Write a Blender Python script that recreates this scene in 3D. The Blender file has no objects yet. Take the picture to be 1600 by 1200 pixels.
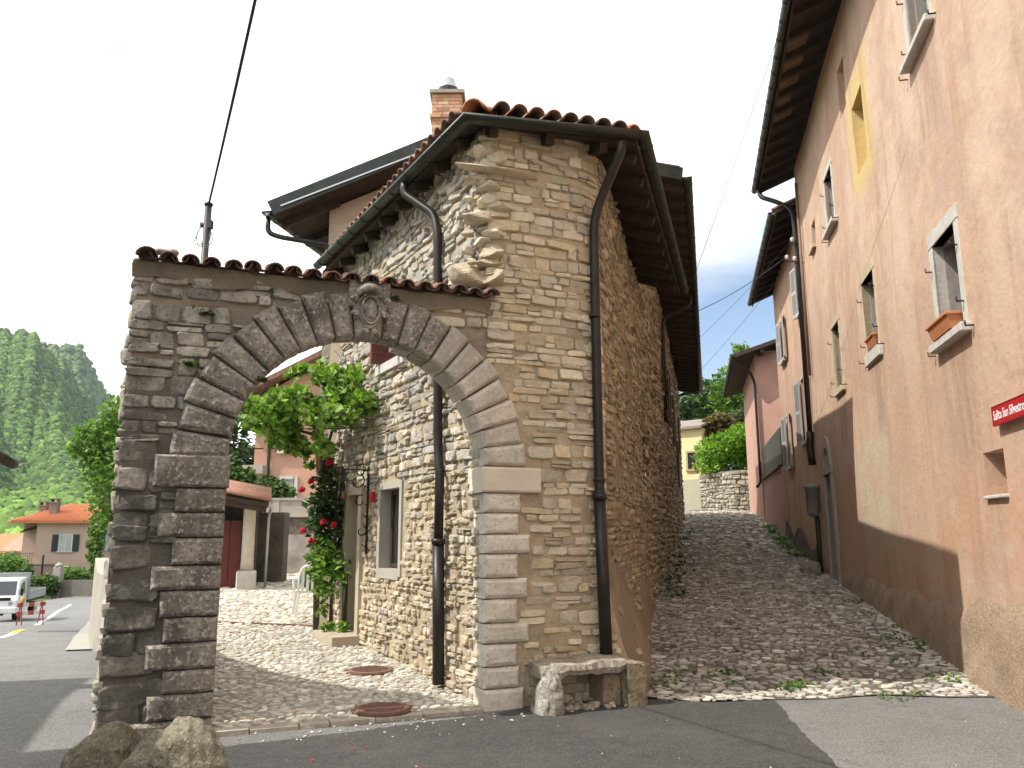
import bpy, math, random
import numpy as np
from mathutils import Vector, Matrix
R = math.radians
SC = bpy.context.scene
COL = SC.collection

# ------------------------------------------------------------------ camera
H_EYE = 1.6
FPX, PITCH, ROLL = 1244.0, R(10.7), R(0.2)
_cp, _sp, _cr, _sr = math.cos(PITCH), math.sin(PITCH), math.cos(ROLL), math.sin(ROLL)
cam = bpy.data.cameras.new('camera')
cam.sensor_width = 36.0
cam.lens = FPX / 1600 * 36
cam.clip_start = 0.05
cam.clip_end = 6000
cam_o = bpy.data.objects.new('camera', cam)
COL.objects.link(cam_o)
_m = Matrix(((_cr, _sr, 0, 0), (_sr * _sp, -_cr * _sp, -_cp, 0), (-_sr * _cp, _cr * _cp, -_sp, H_EYE), (0, 0, 0, 1)))
cam_o.matrix_world = _m
SC.camera = cam_o
EYE = np.array([0, 0, H_EYE])

# ------------------------------------------------------------------ sky, sun, exposure
SUN_DIR = R(19.0)      # the light travels this way over the ground (angle from +X)
SUN_EL = R(50.5)
w = bpy.data.worlds.new('World')
SC.world = w
w.use_nodes = True
nt = w.node_tree
nt.nodes.clear()
def wn(t, **k):
    n = nt.nodes.new(t)
    for a, b in k.items(): setattr(n, a, b)
    return n
sky = wn('ShaderNodeTexSky', sky_type='NISHITA', sun_disc=False)
sky.sun_elevation = SUN_EL
sky.sun_rotation = math.atan2(-math.cos(SUN_DIR), -math.sin(SUN_DIR)) % (2 * math.pi)
sky.air_density, sky.dust_density, sky.ozone_density = 1.0, 0.6, 1.4
SKY_S, CLOUD_V = 0.15, 1.5
bg = wn('ShaderNodeBackground'); bg.inputs['Strength'].default_value = SKY_S
bgc = wn('ShaderNodeBackground'); bgc.inputs['Strength'].default_value = CLOUD_V
bgc.inputs['Color'].default_value = (1.0, 0.993, 0.98, 1)
tc = wn('ShaderNodeTexCoord')
sep = wn('ShaderNodeSeparateXYZ'); nt.links.new(tc.outputs['Generated'], sep.inputs[0])
mp = wn('ShaderNodeMapping'); mp.inputs['Scale'].default_value = (1.6, 1.6, 5.5); mp.inputs['Rotation'].default_value = (0.0, 0.25, 0)
nt.links.new(tc.outputs['Generated'], mp.inputs[0])
cn = wn('ShaderNodeTexNoise'); cn.inputs['Scale'].default_value = 1.7; cn.inputs['Detail'].default_value = 7; cn.inputs['Roughness'].default_value = 0.55
nt.links.new(mp.outputs[0], cn.inputs['Vector'])
def mth(op, a, b, clamp=False):
    n = wn('ShaderNodeMath', operation=op); n.use_clamp = clamp
    for i, v in enumerate((a, b)):
        if isinstance(v, (int, float)): n.inputs[i].default_value = v
        else: nt.links.new(v, n.inputs[i])
    return n.outputs[0]
# cloud cover: thick in the west and overhead, thinning to blue low over the lane
east = mth('MULTIPLY', mth('SUBTRACT', sep.outputs[0], 0.0), -3.3)
high = mth('MULTIPLY', sep.outputs[2], 5.5)
cov = mth('ADD', mth('ADD', east, high), -0.80)
cov = mth('ADD', cov, mth('MULTIPLY', mth('SUBTRACT', cn.outputs['Fac'], 0.5), 1.7), True)
# cloud relief: bright tops, slightly greyer bellies
mp2 = wn('ShaderNodeMapping'); mp2.inputs['Scale'].default_value = (1.2, 1.2, 3.0); nt.links.new(tc.outputs['Generated'], mp2.inputs[0])
cn2 = wn('ShaderNodeTexNoise'); cn2.inputs['Scale'].default_value = 2.3; cn2.inputs['Detail'].default_value = 8; nt.links.new(mp2.outputs[0], cn2.inputs['Vector'])
rel = wn('ShaderNodeMapRange'); rel.inputs[1].default_value = 0.30; rel.inputs[2].default_value = 0.56; rel.inputs[3].default_value = 0.80; rel.inputs[4].default_value = CLOUD_V + 0.30
nt.links.new(cn2.outputs['Fac'], rel.inputs[0]); nt.links.new(rel.outputs[0], bgc.inputs['Strength'])
mixs = wn('ShaderNodeMixShader')
nt.links.new(cov, mixs.inputs[0]); nt.links.new(bg.outputs[0], mixs.inputs[1]); nt.links.new(bgc.outputs[0], mixs.inputs[2])
nt.links.new(sky.outputs[0], bg.inputs['Color'])
wo = wn('ShaderNodeOutputWorld'); nt.links.new(mixs.outputs[0], wo.inputs[0])

sun = bpy.data.lights.new('sun', 'SUN')
sun.energy = 4.5
sun.angle = R(0.53)
sun.color = (1.0, 0.955, 0.885)
sun_o = bpy.data.objects.new('sun', sun)
COL.objects.link(sun_o)
_t = Vector((math.cos(SUN_EL) * math.cos(SUN_DIR), math.cos(SUN_EL) * math.sin(SUN_DIR), -math.sin(SUN_EL)))
sun_o.rotation_euler = _t.to_track_quat('-Z', 'Y').to_euler()
sun_o.location = (-20, -8, 30)

SC.view_settings.view_transform = 'Standard'
SC.view_settings.look = 'None'
SC.view_settings.exposure = 0.30
SC.view_settings.gamma = 1.0
try:
    SC.cycles.max_bounces = 6
    SC.cycles.transparent_max_bounces = 12
    SC.cycles.volume_bounces = 0
except Exception: pass

# ------------------------------------------------------------------ measuring helpers: photograph pixel -> real plane
def ray(px, py):
    xr, yr = (px - 800) / FPX, (600 - py) / FPX
    x = xr * _cr + yr * _sr; y = -xr * _sr + yr * _cr
    return np.array([x, _cp - y * _sp, y * _cp + _sp])
def on_z(px, py, z):
    d = ray(px, py); return EYE + d * ((z - H_EYE) / d[2])
def at_y(px, py, Y):
    d = ray(px, py); return EYE + d * (Y / d[1])
def on_v(px, py, pt, az):
    a = R(az); n = np.array([math.cos(a), -math.sin(a), 0]); d = ray(px, py)
    return EYE + d * ((n @ (np.array(pt, float) - EYE)) / (n @ d))

rng = np.random.default_rng(7)
rnd = random.Random(5)

# ------------------------------------------------------------------ materials
MATS = {}
def mat(name, col, rough=0.85, var=0.22, scale=6.0, bump=0.25, bscale=40.0, bdist=0.01, attr=False, metallic=0.0, spots=None, bump2=None,
        streak=False, spec=0.3, detail=6, extra=None, trans=0.0):
    """procedural material: base colour x noise, optional colour attribute, optional stains (colour, scale, threshold, amount)"""
    if name in MATS: return MATS[name]
    m = bpy.data.materials.new(name); m.use_nodes = True
    t = m.node_tree; t.nodes.clear()
    def nn(ty, **k):
        n = t.nodes.new(ty)
        for a, b in k.items(): setattr(n, a, b)
        return n
    out = nn('ShaderNodeOutputMaterial'); b = nn('ShaderNodeBsdfPrincipled')
    t.links.new(b.outputs[0], out.inputs[0])
    b.inputs['Roughness'].default_value = rough; b.inputs['Metallic'].default_value = metallic
    b.inputs['Specular IOR Level'].default_value = spec
    co = nn('ShaderNodeTexCoord'); mpp = nn('ShaderNodeMapping')
    t.links.new(co.outputs['Object'], mpp.inputs[0])
    if streak: mpp.inputs['Scale'].default_value = (1, 1, 0.16)
    def noise(sc, det=detail, vec=None, ro=0.6):
        n = nn('ShaderNodeTexNoise'); n.inputs['Scale'].default_value = sc; n.inputs['Detail'].default_value = det; n.inputs['Roughness'].default_value = ro
        t.links.new(vec or mpp.outputs[0], n.inputs['Vector']); return n.outputs['Fac']
    def ramp(f, a, bb, ca, cb):
        r = nn('ShaderNodeMapRange'); r.inputs[1].default_value = a; r.inputs[2].default_value = bb; r.inputs[3].default_value = ca; r.inputs[4].default_value = cb
        t.links.new(f, r.inputs[0]); return r.outputs[0]
    def mix(f, a, bb, mode='MIX'):
        n = nn('ShaderNodeMix', data_type='RGBA', blend_type=mode)
        for s_, v in ((n.inputs[0], f), (n.inputs[6], a), (n.inputs[7], bb)):
            if isinstance(v, (int, float)): s_.default_value = v
            elif isinstance(v, tuple): s_.default_value = (*v, 1)
            else: t.links.new(v, s_)
        return n.outputs[2]
    if attr:
        at = nn('ShaderNodeAttribute'); at.attribute_name = 'Col'; c = at.outputs['Color']
        if col != (1, 1, 1): c = mix(1.0, c, col, 'MULTIPLY')
    else:
        rg = nn('ShaderNodeRGB'); rg.outputs[0].default_value = (*col, 1); c = rg.outputs[0]
    v = ramp(noise(scale), 0.25, 0.75, 1 - var, 1 + var)
    cb = nn('ShaderNodeCombineColor')
    for i in range(3): t.links.new(v, cb.inputs[i])
    c = mix(1.0, c, cb.outputs[0], 'MULTIPLY')
    for sp in (spots or []):
        scol, ssc, th, am = sp[:4]; wid = sp[4] if len(sp) > 4 else 0.08
        vec = None
        if len(sp) > 5 and sp[5]:
            m2 = nn('ShaderNodeMapping'); m2.inputs['Scale'].default_value = (1, 1, 0.13); t.links.new(co.outputs['Object'], m2.inputs[0]); vec = m2.outputs[0]
        f = ramp(noise(ssc, 5, vec), th - wid, th + wid, 0, am)
        c = mix(f, c, scol)
    if extra: c = extra(nn, t, co, noise, ramp, mix, c)
    t.links.new(c, b.inputs['Base Color'])
    if trans > 0:
        tr = nn('ShaderNodeBsdfTranslucent'); ms = nn('ShaderNodeMixShader'); ms.inputs[0].default_value = trans
        c2 = mix(1.0, c, (1.25, 1.35, 0.55), 'MULTIPLY')
        t.links.new(c2, tr.inputs[0]); t.links.new(b.outputs[0], ms.inputs[1]); t.links.new(tr.outputs[0], ms.inputs[2]); t.links.new(ms.outputs[0], out.inputs[0])
    if bump > 0:
        bp = nn('ShaderNodeBump'); bp.inputs['Strength'].default_value = bump; bp.inputs['Distance'].default_value = bdist
        t.links.new(noise(bscale, 8, co.outputs['Object'], 0.65), bp.inputs['Height']); last = bp
        if bump2:
            b2_ = nn('ShaderNodeBump'); b2_.inputs['Strength'].default_value = bump2[1]; b2_.inputs['Distance'].default_value = bump2[2]
            t.links.new(noise(bump2[0], 5, co.outputs['Object'], 0.55), b2_.inputs['Height']); t.links.new(bp.outputs[0], b2_.inputs['Normal']); last = b2_
        t.links.new(last.outputs[0], b.inputs['Normal'])
    MATS[name] = m
    return m

# ------------------------------------------------------------------ geometry helpers
class MB:
    def __init__(s): s.v = []; s.f = []; s.c = []; s.col = None; s.sm = []
    def add(s, vs, fs, smooth=False, col=None):
        o = len(s.v)
        s.v += [tuple(float(x) for x in p) for p in vs]
        s.f += [tuple(i + o for i in f) for f in fs]
        s.sm += [smooth] * len(fs)
        s.c += [col or s.col or (1, 1, 1)] * len(vs)
        return s
    def box(s, x0, x1, y0, y1, z0, z1, col=None):
        vs = [(x, y, z) for z in (z0, z1) for y in (y0, y1) for x in (x0, x1)]
        return s.add(vs, [(0, 2, 3, 1), (4, 5, 7, 6), (0, 1, 5, 4), (2, 6, 7, 3), (0, 4, 6, 2), (1, 3, 7, 5)], col=col)
    def bbox(s, x0, x1, y0, y1, z0, z1, b=0.006, col=None):
        """box with chamfered edges"""
        vs, fs = bevel_box(x0, x1, y0, y1, z0, z1, b); return s.add(vs, fs, col=col)
    def hexa(s, p, col=None):      # 4 lower + 4 upper corners, both counter-clockwise from above
        return s.add(p, [(3, 2, 1, 0), (4, 5, 6, 7), (0, 1, 5, 4), (1, 2, 6, 5), (2, 3, 7, 6), (3, 0, 4, 7)], col=col)
    def beam(s, a, b, wd, ht, up=(0, 0, 1), col=None):
        a = np.array(a, float); b = np.array(b, float); d = b - a; d /= np.linalg.norm(d)
        u = np.array(up, float); sd = np.cross(d, u); sd /= np.linalg.norm(sd); u = np.cross(sd, d)
        sd = sd * wd / 2; u = u * ht / 2
        return s.hexa([a - sd - u, a + sd - u, b + sd - u, b - sd - u, a - sd + u, a + sd + u, b + sd + u, b - sd + u], col=col)
    def prism(s, poly, z0, z1, col=None):
        n = len(poly)
        vs = [(x, y, z0) for x, y in poly] + [(x, y, z1) for x, y in poly]
        return s.add(vs, [tuple(range(n - 1, -1, -1)), tuple(range(n, 2 * n))] + [(i, (i + 1) % n, n + (i + 1) % n, n + i) for i in range(n)], col=col)
    def tube(s, pts, r, n=10, cap=True, col=None, smooth=True):
        P = [np.array(p, float) for p in pts]; k = len(P)
        rr = r if isinstance(r, (list, tuple)) else [r] * k
        vs = []; up = None
        for i in range(k):
            if i == 0: d = P[1] - P[0]
            elif i == k - 1: d = P[-1] - P[-2]
            else:
                d = (P[i + 1] - P[i]) / np.linalg.norm(P[i + 1] - P[i]) + (P[i] - P[i - 1]) / np.linalg.norm(P[i] - P[i - 1])
            d = d / (np.linalg.norm(d) + 1e-9)
            if up is None: up = np.array([0, 0, 1.]) if abs(d[2]) < .9 else np.array([1., 0, 0])
            sd = np.cross(d, up); sd /= np.linalg.norm(sd) + 1e-9; up = np.cross(sd, d)
            for j in range(n):
                a = 2 * math.pi * j / n
                vs.append(P[i] + rr[i] * (math.cos(a) * sd + math.sin(a) * up))
        fs = [(i * n + j, i * n + (j + 1) % n, (i + 1) * n + (j + 1) % n, (i + 1) * n + j) for i in range(k - 1) for j in range(n)]
        s.add(vs, fs, smooth, col)
        if cap:
            o = len(s.v) - len(vs)
            s.f += [tuple(o + j for j in range(n - 1, -1, -1)), tuple(o + (k - 1) * n + j for j in range(n))]; s.sm += [False, False]
        return s
    def lathe(s, prof, cx, cy, n=16, col=None, smooth=True):
        vs = [(cx + r * math.cos(2 * math.pi * j / n), cy + r * math.sin(2 * math.pi * j / n), z) for r, z in prof for j in range(n)]
        k = len(prof)
        fs = [(i * n + j, i * n + (j + 1) % n, (i + 1) * n + (j + 1) % n, (i + 1) * n + j) for i in range(k - 1) for j in range(n)]
        s.add(vs, fs, smooth, col); o = len(s.v) - len(vs)
        s.f += [tuple(o + j for j in range(n - 1, -1, -1)), tuple(o + (k - 1) * n + j for j in range(n))]; s.sm += [False, False]
        return s
    def grid(s, fn, nu, nv, smooth=True, col=None):
        vs = [fn(i / nu, j / nv) for j in range(nv + 1) for i in range(nu + 1)]
        fs = [(j * (nu + 1) + i, j * (nu + 1) + i + 1, (j + 1) * (nu + 1) + i + 1, (j + 1) * (nu + 1) + i) for j in range(nv) for i in range(nu)]
        return s.add(vs, fs, smooth, col)

def bevel_box(x0, x1, y0, y1, z0, z1, b):
    c = ((x0 + x1) / 2, (y0 + y1) / 2, (z0 + z1) / 2); h = ((x1 - x0) / 2, (y1 - y0) / 2, (z1 - z0) / 2)
    b = min(b, min(h) * .9)
    vs = []; idx = {}
    for sx in (-1, 1):
        for sy in (-1, 1):
            for sz in (-1, 1):
                for ax in range(3):
                    p = [c[i] + (sx, sy, sz)[i] * (h[i] - (0 if i == ax else b)) for i in range(3)]
                    idx[(sx, sy, sz, ax)] = len(vs); vs.append(tuple(p))
    I = lambda *k: idx[k]
    fs = []
    for s_ in (-1, 1):
        q = [I(s_, -1, -1, 0), I(s_, 1, -1, 0), I(s_, 1, 1, 0), I(s_, -1, 1, 0)]; fs.append(tuple(q if s_ > 0 else q[::-1]))
        q = [I(-1, s_, -1, 1), I(-1, s_, 1, 1), I(1, s_, 1, 1), I(1, s_, -1, 1)]; fs.append(tuple(q if s_ > 0 else q[::-1]))
        q = [I(-1, -1, s_, 2), I(1, -1, s_, 2), I(1, 1, s_, 2), I(-1, 1, s_, 2)]; fs.append(tuple(q if s_ > 0 else q[::-1]))
    for a in (-1, 1):
        for b_ in (-1, 1):
            q = [I(-1, a, b_, 1), I(1, a, b_, 1), I(1, a, b_, 2), I(-1, a, b_, 2)]; fs.append(tuple(q if a * b_ > 0 else q[::-1]))
            q = [I(a, -1, b_, 2), I(a, 1, b_, 2), I(a, 1, b_, 0), I(a, -1, b_, 0)]; fs.append(tuple(q if a * b_ > 0 else q[::-1]))
            q = [I(a, b_, -1, 0), I(a, b_, 1, 0), I(a, b_, 1, 1), I(a, b_, -1, 1)]; fs.append(tuple(q if a * b_ > 0 else q[::-1]))
            for c_ in (-1, 1):
                pass
    for sx in (-1, 1):
        for sy in (-1, 1):
            for sz in (-1, 1):
                q = [I(sx, sy, sz, 0), I(sx, sy, sz, 1), I(sx, sy, sz, 2)]; fs.append(tuple(q if sx * sy * sz > 0 else q[::-1]))
    return vs, fs

INV = {}
def np_mesh(name, V, F, C=None, smooth=False):
    """V (n,3); F = list of int arrays (m,k) of equal-sided faces; C (n,3) colours"""
    me = bpy.data.meshes.new(name)
    V = np.asarray(V, np.float32)
    me.vertices.add(len(V)); me.vertices.foreach_set('co', V.ravel())
    F = [np.asarray(f, np.int32) for f in F if len(f)]
    loops = np.concatenate([f.ravel() for f in F]); tot = np.concatenate([np.full(len(f), f.shape[1], np.int32) for f in F])
    st = np.concatenate([[0], np.cumsum(tot)[:-1]]).astype(np.int32)
    me.loops.add(len(loops)); me.loops.foreach_set('vertex_index', loops)
    me.polygons.add(len(tot)); me.polygons.foreach_set('loop_start', st); me.polygons.foreach_set('loop_total', tot)
    me.polygons.foreach_set('use_smooth', np.full(len(tot), smooth))
    me.update(calc_edges=True)
    if C is not None: set_col(me, C)
    me.validate()
    return me
def set_col(me, C):
    a = me.color_attributes.new('Col', 'FLOAT_COLOR', 'POINT')
    C = np.asarray(C, np.float32); C4 = np.ones((len(C), 4), np.float32); C4[:, :3] = C
    a.data.foreach_set('color', C4.ravel())
def link(name, me, m, parent=None):
    me.name = name
    o = bpy.data.objects.new(name, me); COL.objects.link(o)
    if m is not None: me.materials.append(m)
    if parent is not None:
        o.parent = parent
        if parent.name in INV: INV[o.name] = INV[parent.name]
    return o
def to_local(V, parent):
    if parent is None or parent.name not in INV: return np.asarray(V, float)
    M = INV[parent.name]; V = np.asarray(V, float)
    return V @ M[:3, :3].T + M[:3, 3]
def obj(name, mb, m, parent=None, world=True):
    """ONE mesh object; world=True: vertices given in world coordinates, else in the parent's"""
    V = to_local(mb.v, parent) if world else np.array(mb.v, float)
    me = bpy.data.meshes.new(name)
    me.from_pydata([tuple(p) for p in V], [], mb.f)
    me.polygons.foreach_set('use_smooth', mb.sm[:len(me.polygons)] if len(mb.sm) == len(me.polygons) else [False] * len(me.polygons))
    set_col(me, mb.c); me.update()
    return link(name, me, m, parent)
def root(name, loc, rotz=0.0, label=None, cat=None, group=None):
    o = bpy.data.objects.new(name, None); COL.objects.link(o)
    o.location = loc; o.rotation_euler = (0, 0, rotz); o.empty_display_size = 0.2
    c, s = math.cos(rotz), math.sin(rotz)
    M = np.array([[c, -s, 0, loc[0]], [s, c, 0, loc[1]], [0, 0, 1, loc[2]], [0, 0, 0, 1.0]])
    INV[o.name] = np.linalg.inv(M)
    return tag(o, label, cat, group)
def tag(o, label=None, cat=None, group=None, kind=None):
    if label: o['label'] = label
    if cat: o['category'] = cat
    if group: o['group'] = group
    if kind: o['kind'] = kind
    return o
def struct(name, mb, m): return tag(obj(name, mb, m), kind='structure')

class Path:
    """a plan polyline with rounded corners; map(s, z, d) puts a point at length s, height z, d out of the wall (to the right of travel)"""
    def __init__(s, pts, radii=None, flare=None, wob=0.0):
        P = [np.array(p, float) for p in pts]; out = [P[0]]
        for i in range(1, len(P) - 1):
            r = (radii or {}).get(i, 0)
            if r <= 0: out.append(P[i]); continue
            a = P[i - 1] - P[i]; a /= np.linalg.norm(a); b = P[i + 1] - P[i]; b /= np.linalg.norm(b)
            for k in range(9):
                t = k / 8; out.append(P[i] + a * r * (1 - t) ** 2 + b * r * t ** 2)
        out.append(P[-1])
        s.P = np.array(out); d = np.linalg.norm(np.diff(s.P, axis=0), axis=1); s.L = np.concatenate([[0], np.cumsum(d)])
        T = np.diff(s.P, axis=0) / d[:, None]; N = np.stack([T[:, 1], -T[:, 0]], 1)
        VN = np.concatenate([N[:1], (N[1:] + N[:-1]) / 2, N[-1:]]); VN /= np.linalg.norm(VN, axis=1)[:, None]
        s.N = N; s.VN = VN; s.flare = flare; s.wob = wob
    def map(s, S, Z, D):
        S, Z, D = np.broadcast_arrays(np.asarray(S, float), np.asarray(Z, float), np.asarray(D, float))
        x = np.interp(S, s.L, s.P[:, 0]); y = np.interp(S, s.L, s.P[:, 1])
        over = np.clip(S - s.L[-1], 0, None); und = np.clip(-S, 0, None)
        T0 = (s.P[1] - s.P[0]); T0 /= np.linalg.norm(T0); T1 = s.P[-1] - s.P[-2]; T1 /= np.linalg.norm(T1)
        x = x + over * T1[0] - und * T0[0]; y = y + over * T1[1] - und * T0[1]
        k = np.clip(np.searchsorted(s.L, S, side='right') - 1, 0, len(s.L) - 2)
        t = np.clip((S - s.L[k]) / (s.L[k + 1] - s.L[k]), 0, 1)[..., None]
        seg = s.L[k + 1] - s.L[k]
        soft = np.where((seg < .35)[..., None], t, np.clip((t - .5) * 2, -1, 1) * 0 + (t > .5) * 0)   # normals bend only on rounded corners
        Nn = np.where((seg < .35)[..., None], s.VN[k] * (1 - t) + s.VN[k + 1] * t, s.N[k])
        if s.wob: D = D + s.wob * (np.sin(S * 1.7 + Z * .9) * .5 + np.sin(S * .83 - Z * 1.9 + 1) * .5)
        if s.flare is not None: D = D + s.flare(S, Z)
        return np.stack([x + Nn[..., 0] * D, y + Nn[..., 1] * D, Z], -1)

def rubble(s0, s1, z0, z1, hr, wr, skip=None, rg=rng, gap=0.014, split=0.16):
    """rows of irregular stones: list of (s, z, width, height)"""
    out = []; z = z0; row = 0
    while z < z1 - hr[0] * .4:
        h = min(rg.uniform(*hr), z1 - z); s = s0 - rg.uniform(0, wr[0]) * 0
        amp = .35 * h; ph = rg.uniform(0, 6.28)
        while s < s1 - .015:
            w_ = min(rg.uniform(wr[0], wr[1]) * (0.75 + .5 * rg.random()), s1 - s)
            if s1 - s - w_ < wr[0] * .5: w_ = s1 - s
            zz = z + h / 2 + amp * .5 * math.sin(s * 2.1 + ph) * (0 if row == 0 else 1)
            if rg.random() < split and h > .075:
                k = rg.uniform(.38, .62); parts = [(s + w_ / 2, zz - h / 2 + h * k / 2, w_, h * k), (s + w_ / 2, zz - h / 2 + h * k + h * (1 - k) / 2, w_, h * (1 - k))]
            else: parts = [(s + w_ / 2, zz, w_, h)]
            for p in parts:
                if skip is None or not skip(*p): out.append((p[0], p[1], p[2] - gap * rg.uniform(.5, 1.5), p[3] - gap * rg.uniform(.5, 1.5)))
            s += w_
        z += h; row += 1
    return np.array(out)

def stone_mesh(name, S, mp_fn, depth, tone, rg=rng, K=12, expo=4.0, jit=0.10, rot=0.03, round_=1.0, sink=-0.03):
    """irregular domed blocks over (s,z) centres; mp_fn(s,z,d)->xyz; tone(s,z)->(n,3) base colours"""
    n = len(S)
    if K == 12: a = np.radians(np.array([0, 37, 53, 90, 127, 143, 180, 217, 233, 270, 307, 323.0]))[None] + rg.uniform(-.10, .10, (n, K))
    else: a = np.linspace(0, 2 * np.pi, K, endpoint=False)[None] + rg.uniform(-.12, .12, (n, K))
    ca, sa = np.cos(a), np.sin(a)
    rr = (np.abs(ca) ** expo + np.abs(sa) ** expo) ** (-1 / expo)
    rr = rr * (1 + rg.uniform(-jit, jit * .35, (n, K)))
    X = rr * ca * S[:, 2:3] / 2; Y = rr * sa * S[:, 3:4] / 2
    th = rg.normal(0, rot, (n, 1)); X, Y = X * np.cos(th) - Y * np.sin(th), X * np.sin(th) + Y * np.cos(th)
    hgt = rg.uniform(depth[0], depth[1], (n, 1))
    tilt = rg.normal(0, .12, (n, 2))
    mn = np.minimum(S[:, 2:3], S[:, 3:4]) / 2
    rings = []
    for sc, dd in ((1.0, None), (1.0 - .05 * round_, .62), (1.0 - .20 * round_, .95)):
        ix = np.maximum(0, 1 - (1 - sc) * mn / (S[:, 2:3] / 2) * 1.4); iy = np.maximum(0, 1 - (1 - sc) * mn / (S[:, 3:4] / 2) * 1.4)
        x = X * ix; y = Y * iy
        d = np.full((n, K), sink) if dd is None else hgt * dd + (x * tilt[:, :1] + y * tilt[:, 1:]) * (dd > .6) + rg.normal(0, .06, (n, K)) * hgt * .9
        rings.append((x, y, d))
    cx = rg.normal(0, .1, (n, 1)) * S[:, 2:3]; cy = rg.normal(0, .1, (n, 1)) * S[:, 3:4]; cd = hgt * rg.uniform(.9, 1.15, (n, 1))
    x = np.concatenate([r[0] for r in rings] + [cx], 1); y = np.concatenate([r[1] for r in rings] + [cy], 1); d = np.concatenate([r[2] for r in rings] + [cd], 1)
    V = mp_fn(S[:, :1] + x, S[:, 1:2] + y, d)
    nv = 3 * K + 1
    j = np.arange(K); j2 = (j + 1) % K
    q = np.concatenate([np.stack([j, j2, K + j2, K + j], 1), np.stack([K + j, K + j2, 2 * K + j2, 2 * K + j], 1)])
    tr = np.stack([2 * K + j, 2 * K + j2, np.full(K, 3 * K)], 1)
    off = (np.arange(n) * nv)[:, None, None]
    C = tone(S[:, 0], S[:, 1])
    C = C * rg.normal(1, .05, (n, 1))
    CV = np.repeat(C[:, None, :], nv, 1) * rg.normal(1, .035, (n, nv, 1))
    CV[:, :K] *= .8
    return np_mesh(name, V.reshape(-1, 3), [(q[None] + off).reshape(-1, 4), (tr[None] + off).reshape(-1, 3)], np.clip(CV.reshape(-1, 3), 0, 1), smooth=False)

def stones_obj(name, S, mp_fn, depth, tone, m, parent, **k):
    me = stone_mesh(name, S, lambda s, z, d: to_local(mp_fn(s, z, d).reshape(-1, 3), parent).reshape(*s.shape, 3), depth, tone, **k)
    return link(name, me, m, parent)

def palette(cols, wts=None, rg=rng, spread=.12):
    cols = np.array(cols); wts = np.array(wts if wts is not None else np.ones(len(cols)), float); wts /= wts.sum()
    def f(s, z):
        n = len(s); i = rg.choice(len(cols), n, p=wts)
        return cols[i] * np.clip(rg.normal(1, spread, (n, 1)), .6, 1.5)
    return f

def wall_sheet(mb, mp_fn, s0, s1, z0, z1, openings=(), depth=0.4, step=0.3, dz=0.6, reveal=None, ends=True):
    """face sheet with rectangular openings (a, b, c, d = s range, z range[, reveal depth]), reveals, top and ends"""
    ss = set(np.linspace(s0, s1, max(2, int((s1 - s0) / step) + 1)).tolist()); zs = set(np.linspace(z0, z1, max(2, int((z1 - z0) / dz) + 1)).tolist())
    for o in openings: ss |= {o[0], o[1]}; zs |= {o[2], o[3]}
    def clean(x):
        x = sorted(x); o = [x[0]]
        for k in x[1:]:
            if k - o[-1] > 1e-4: o.append(k)
        return o
    ss, zs = clean(ss), clean(zs)
    S, Z = np.meshgrid(ss, zs)
    P = mp_fn(S, Z, np.zeros_like(S)).reshape(-1, 3); n = len(ss)
    fs = []
    for j in range(len(zs) - 1):
        for i in range(n - 1):
            cs, cz = (ss[i] + ss[i + 1]) / 2, (zs[j] + zs[j + 1]) / 2
            if any(o[0] < cs < o[1] and o[2] < cz < o[3] for o in openings): continue
            fs.append((j * n + i, j * n + i + 1, (j + 1) * n + i + 1, (j + 1) * n + i))
    mb.add(P, fs)
    def strip(A, B):
        m_ = len(A); mb.add(np.concatenate([A, B]), [(k, k + 1, m_ + k + 1, m_ + k) for k in range(m_ - 1)])
    for o in openings:
        rd = o[4] if len(o) > 4 else (reveal or depth)
        a, b, c, d = o[:4]
        cs = np.linspace(a, b, 6)
        for zz in (c, d): strip(mp_fn(cs, np.full(6, zz), np.zeros(6)), mp_fn(cs, np.full(6, zz), np.full(6, -rd)))
        for s_ in (a, b):
            zz = np.array([c, d]); strip(mp_fn(np.full(2, s_), zz, np.zeros(2)), mp_fn(np.full(2, s_), zz, np.full(2, -rd)))
        mb.add(mp_fn(np.array([a, b, b, a]), np.array([c, c, d, d]), np.full(4, -rd)), [(0, 1, 2, 3)]) if len(o) > 5 and o[5] else None
    sa = np.array(ss)
    strip(mp_fn(sa, np.full(n, z1), np.zeros(n)), mp_fn(sa, np.full(n, z1), np.full(n, -depth)))
    strip(mp_fn(sa, np.full(n, z1), np.full(n, -depth)), mp_fn(sa, np.full(n, z0), np.full(n, -depth))) if not openings else None
    if ends:
        for s_ in (s0, s1):
            za = np.array(zs); k = len(za); strip(mp_fn(np.full(k, s_), za, np.zeros(k)), mp_fn(np.full(k, s_), za, np.full(k, -depth)))
    return mb

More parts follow.
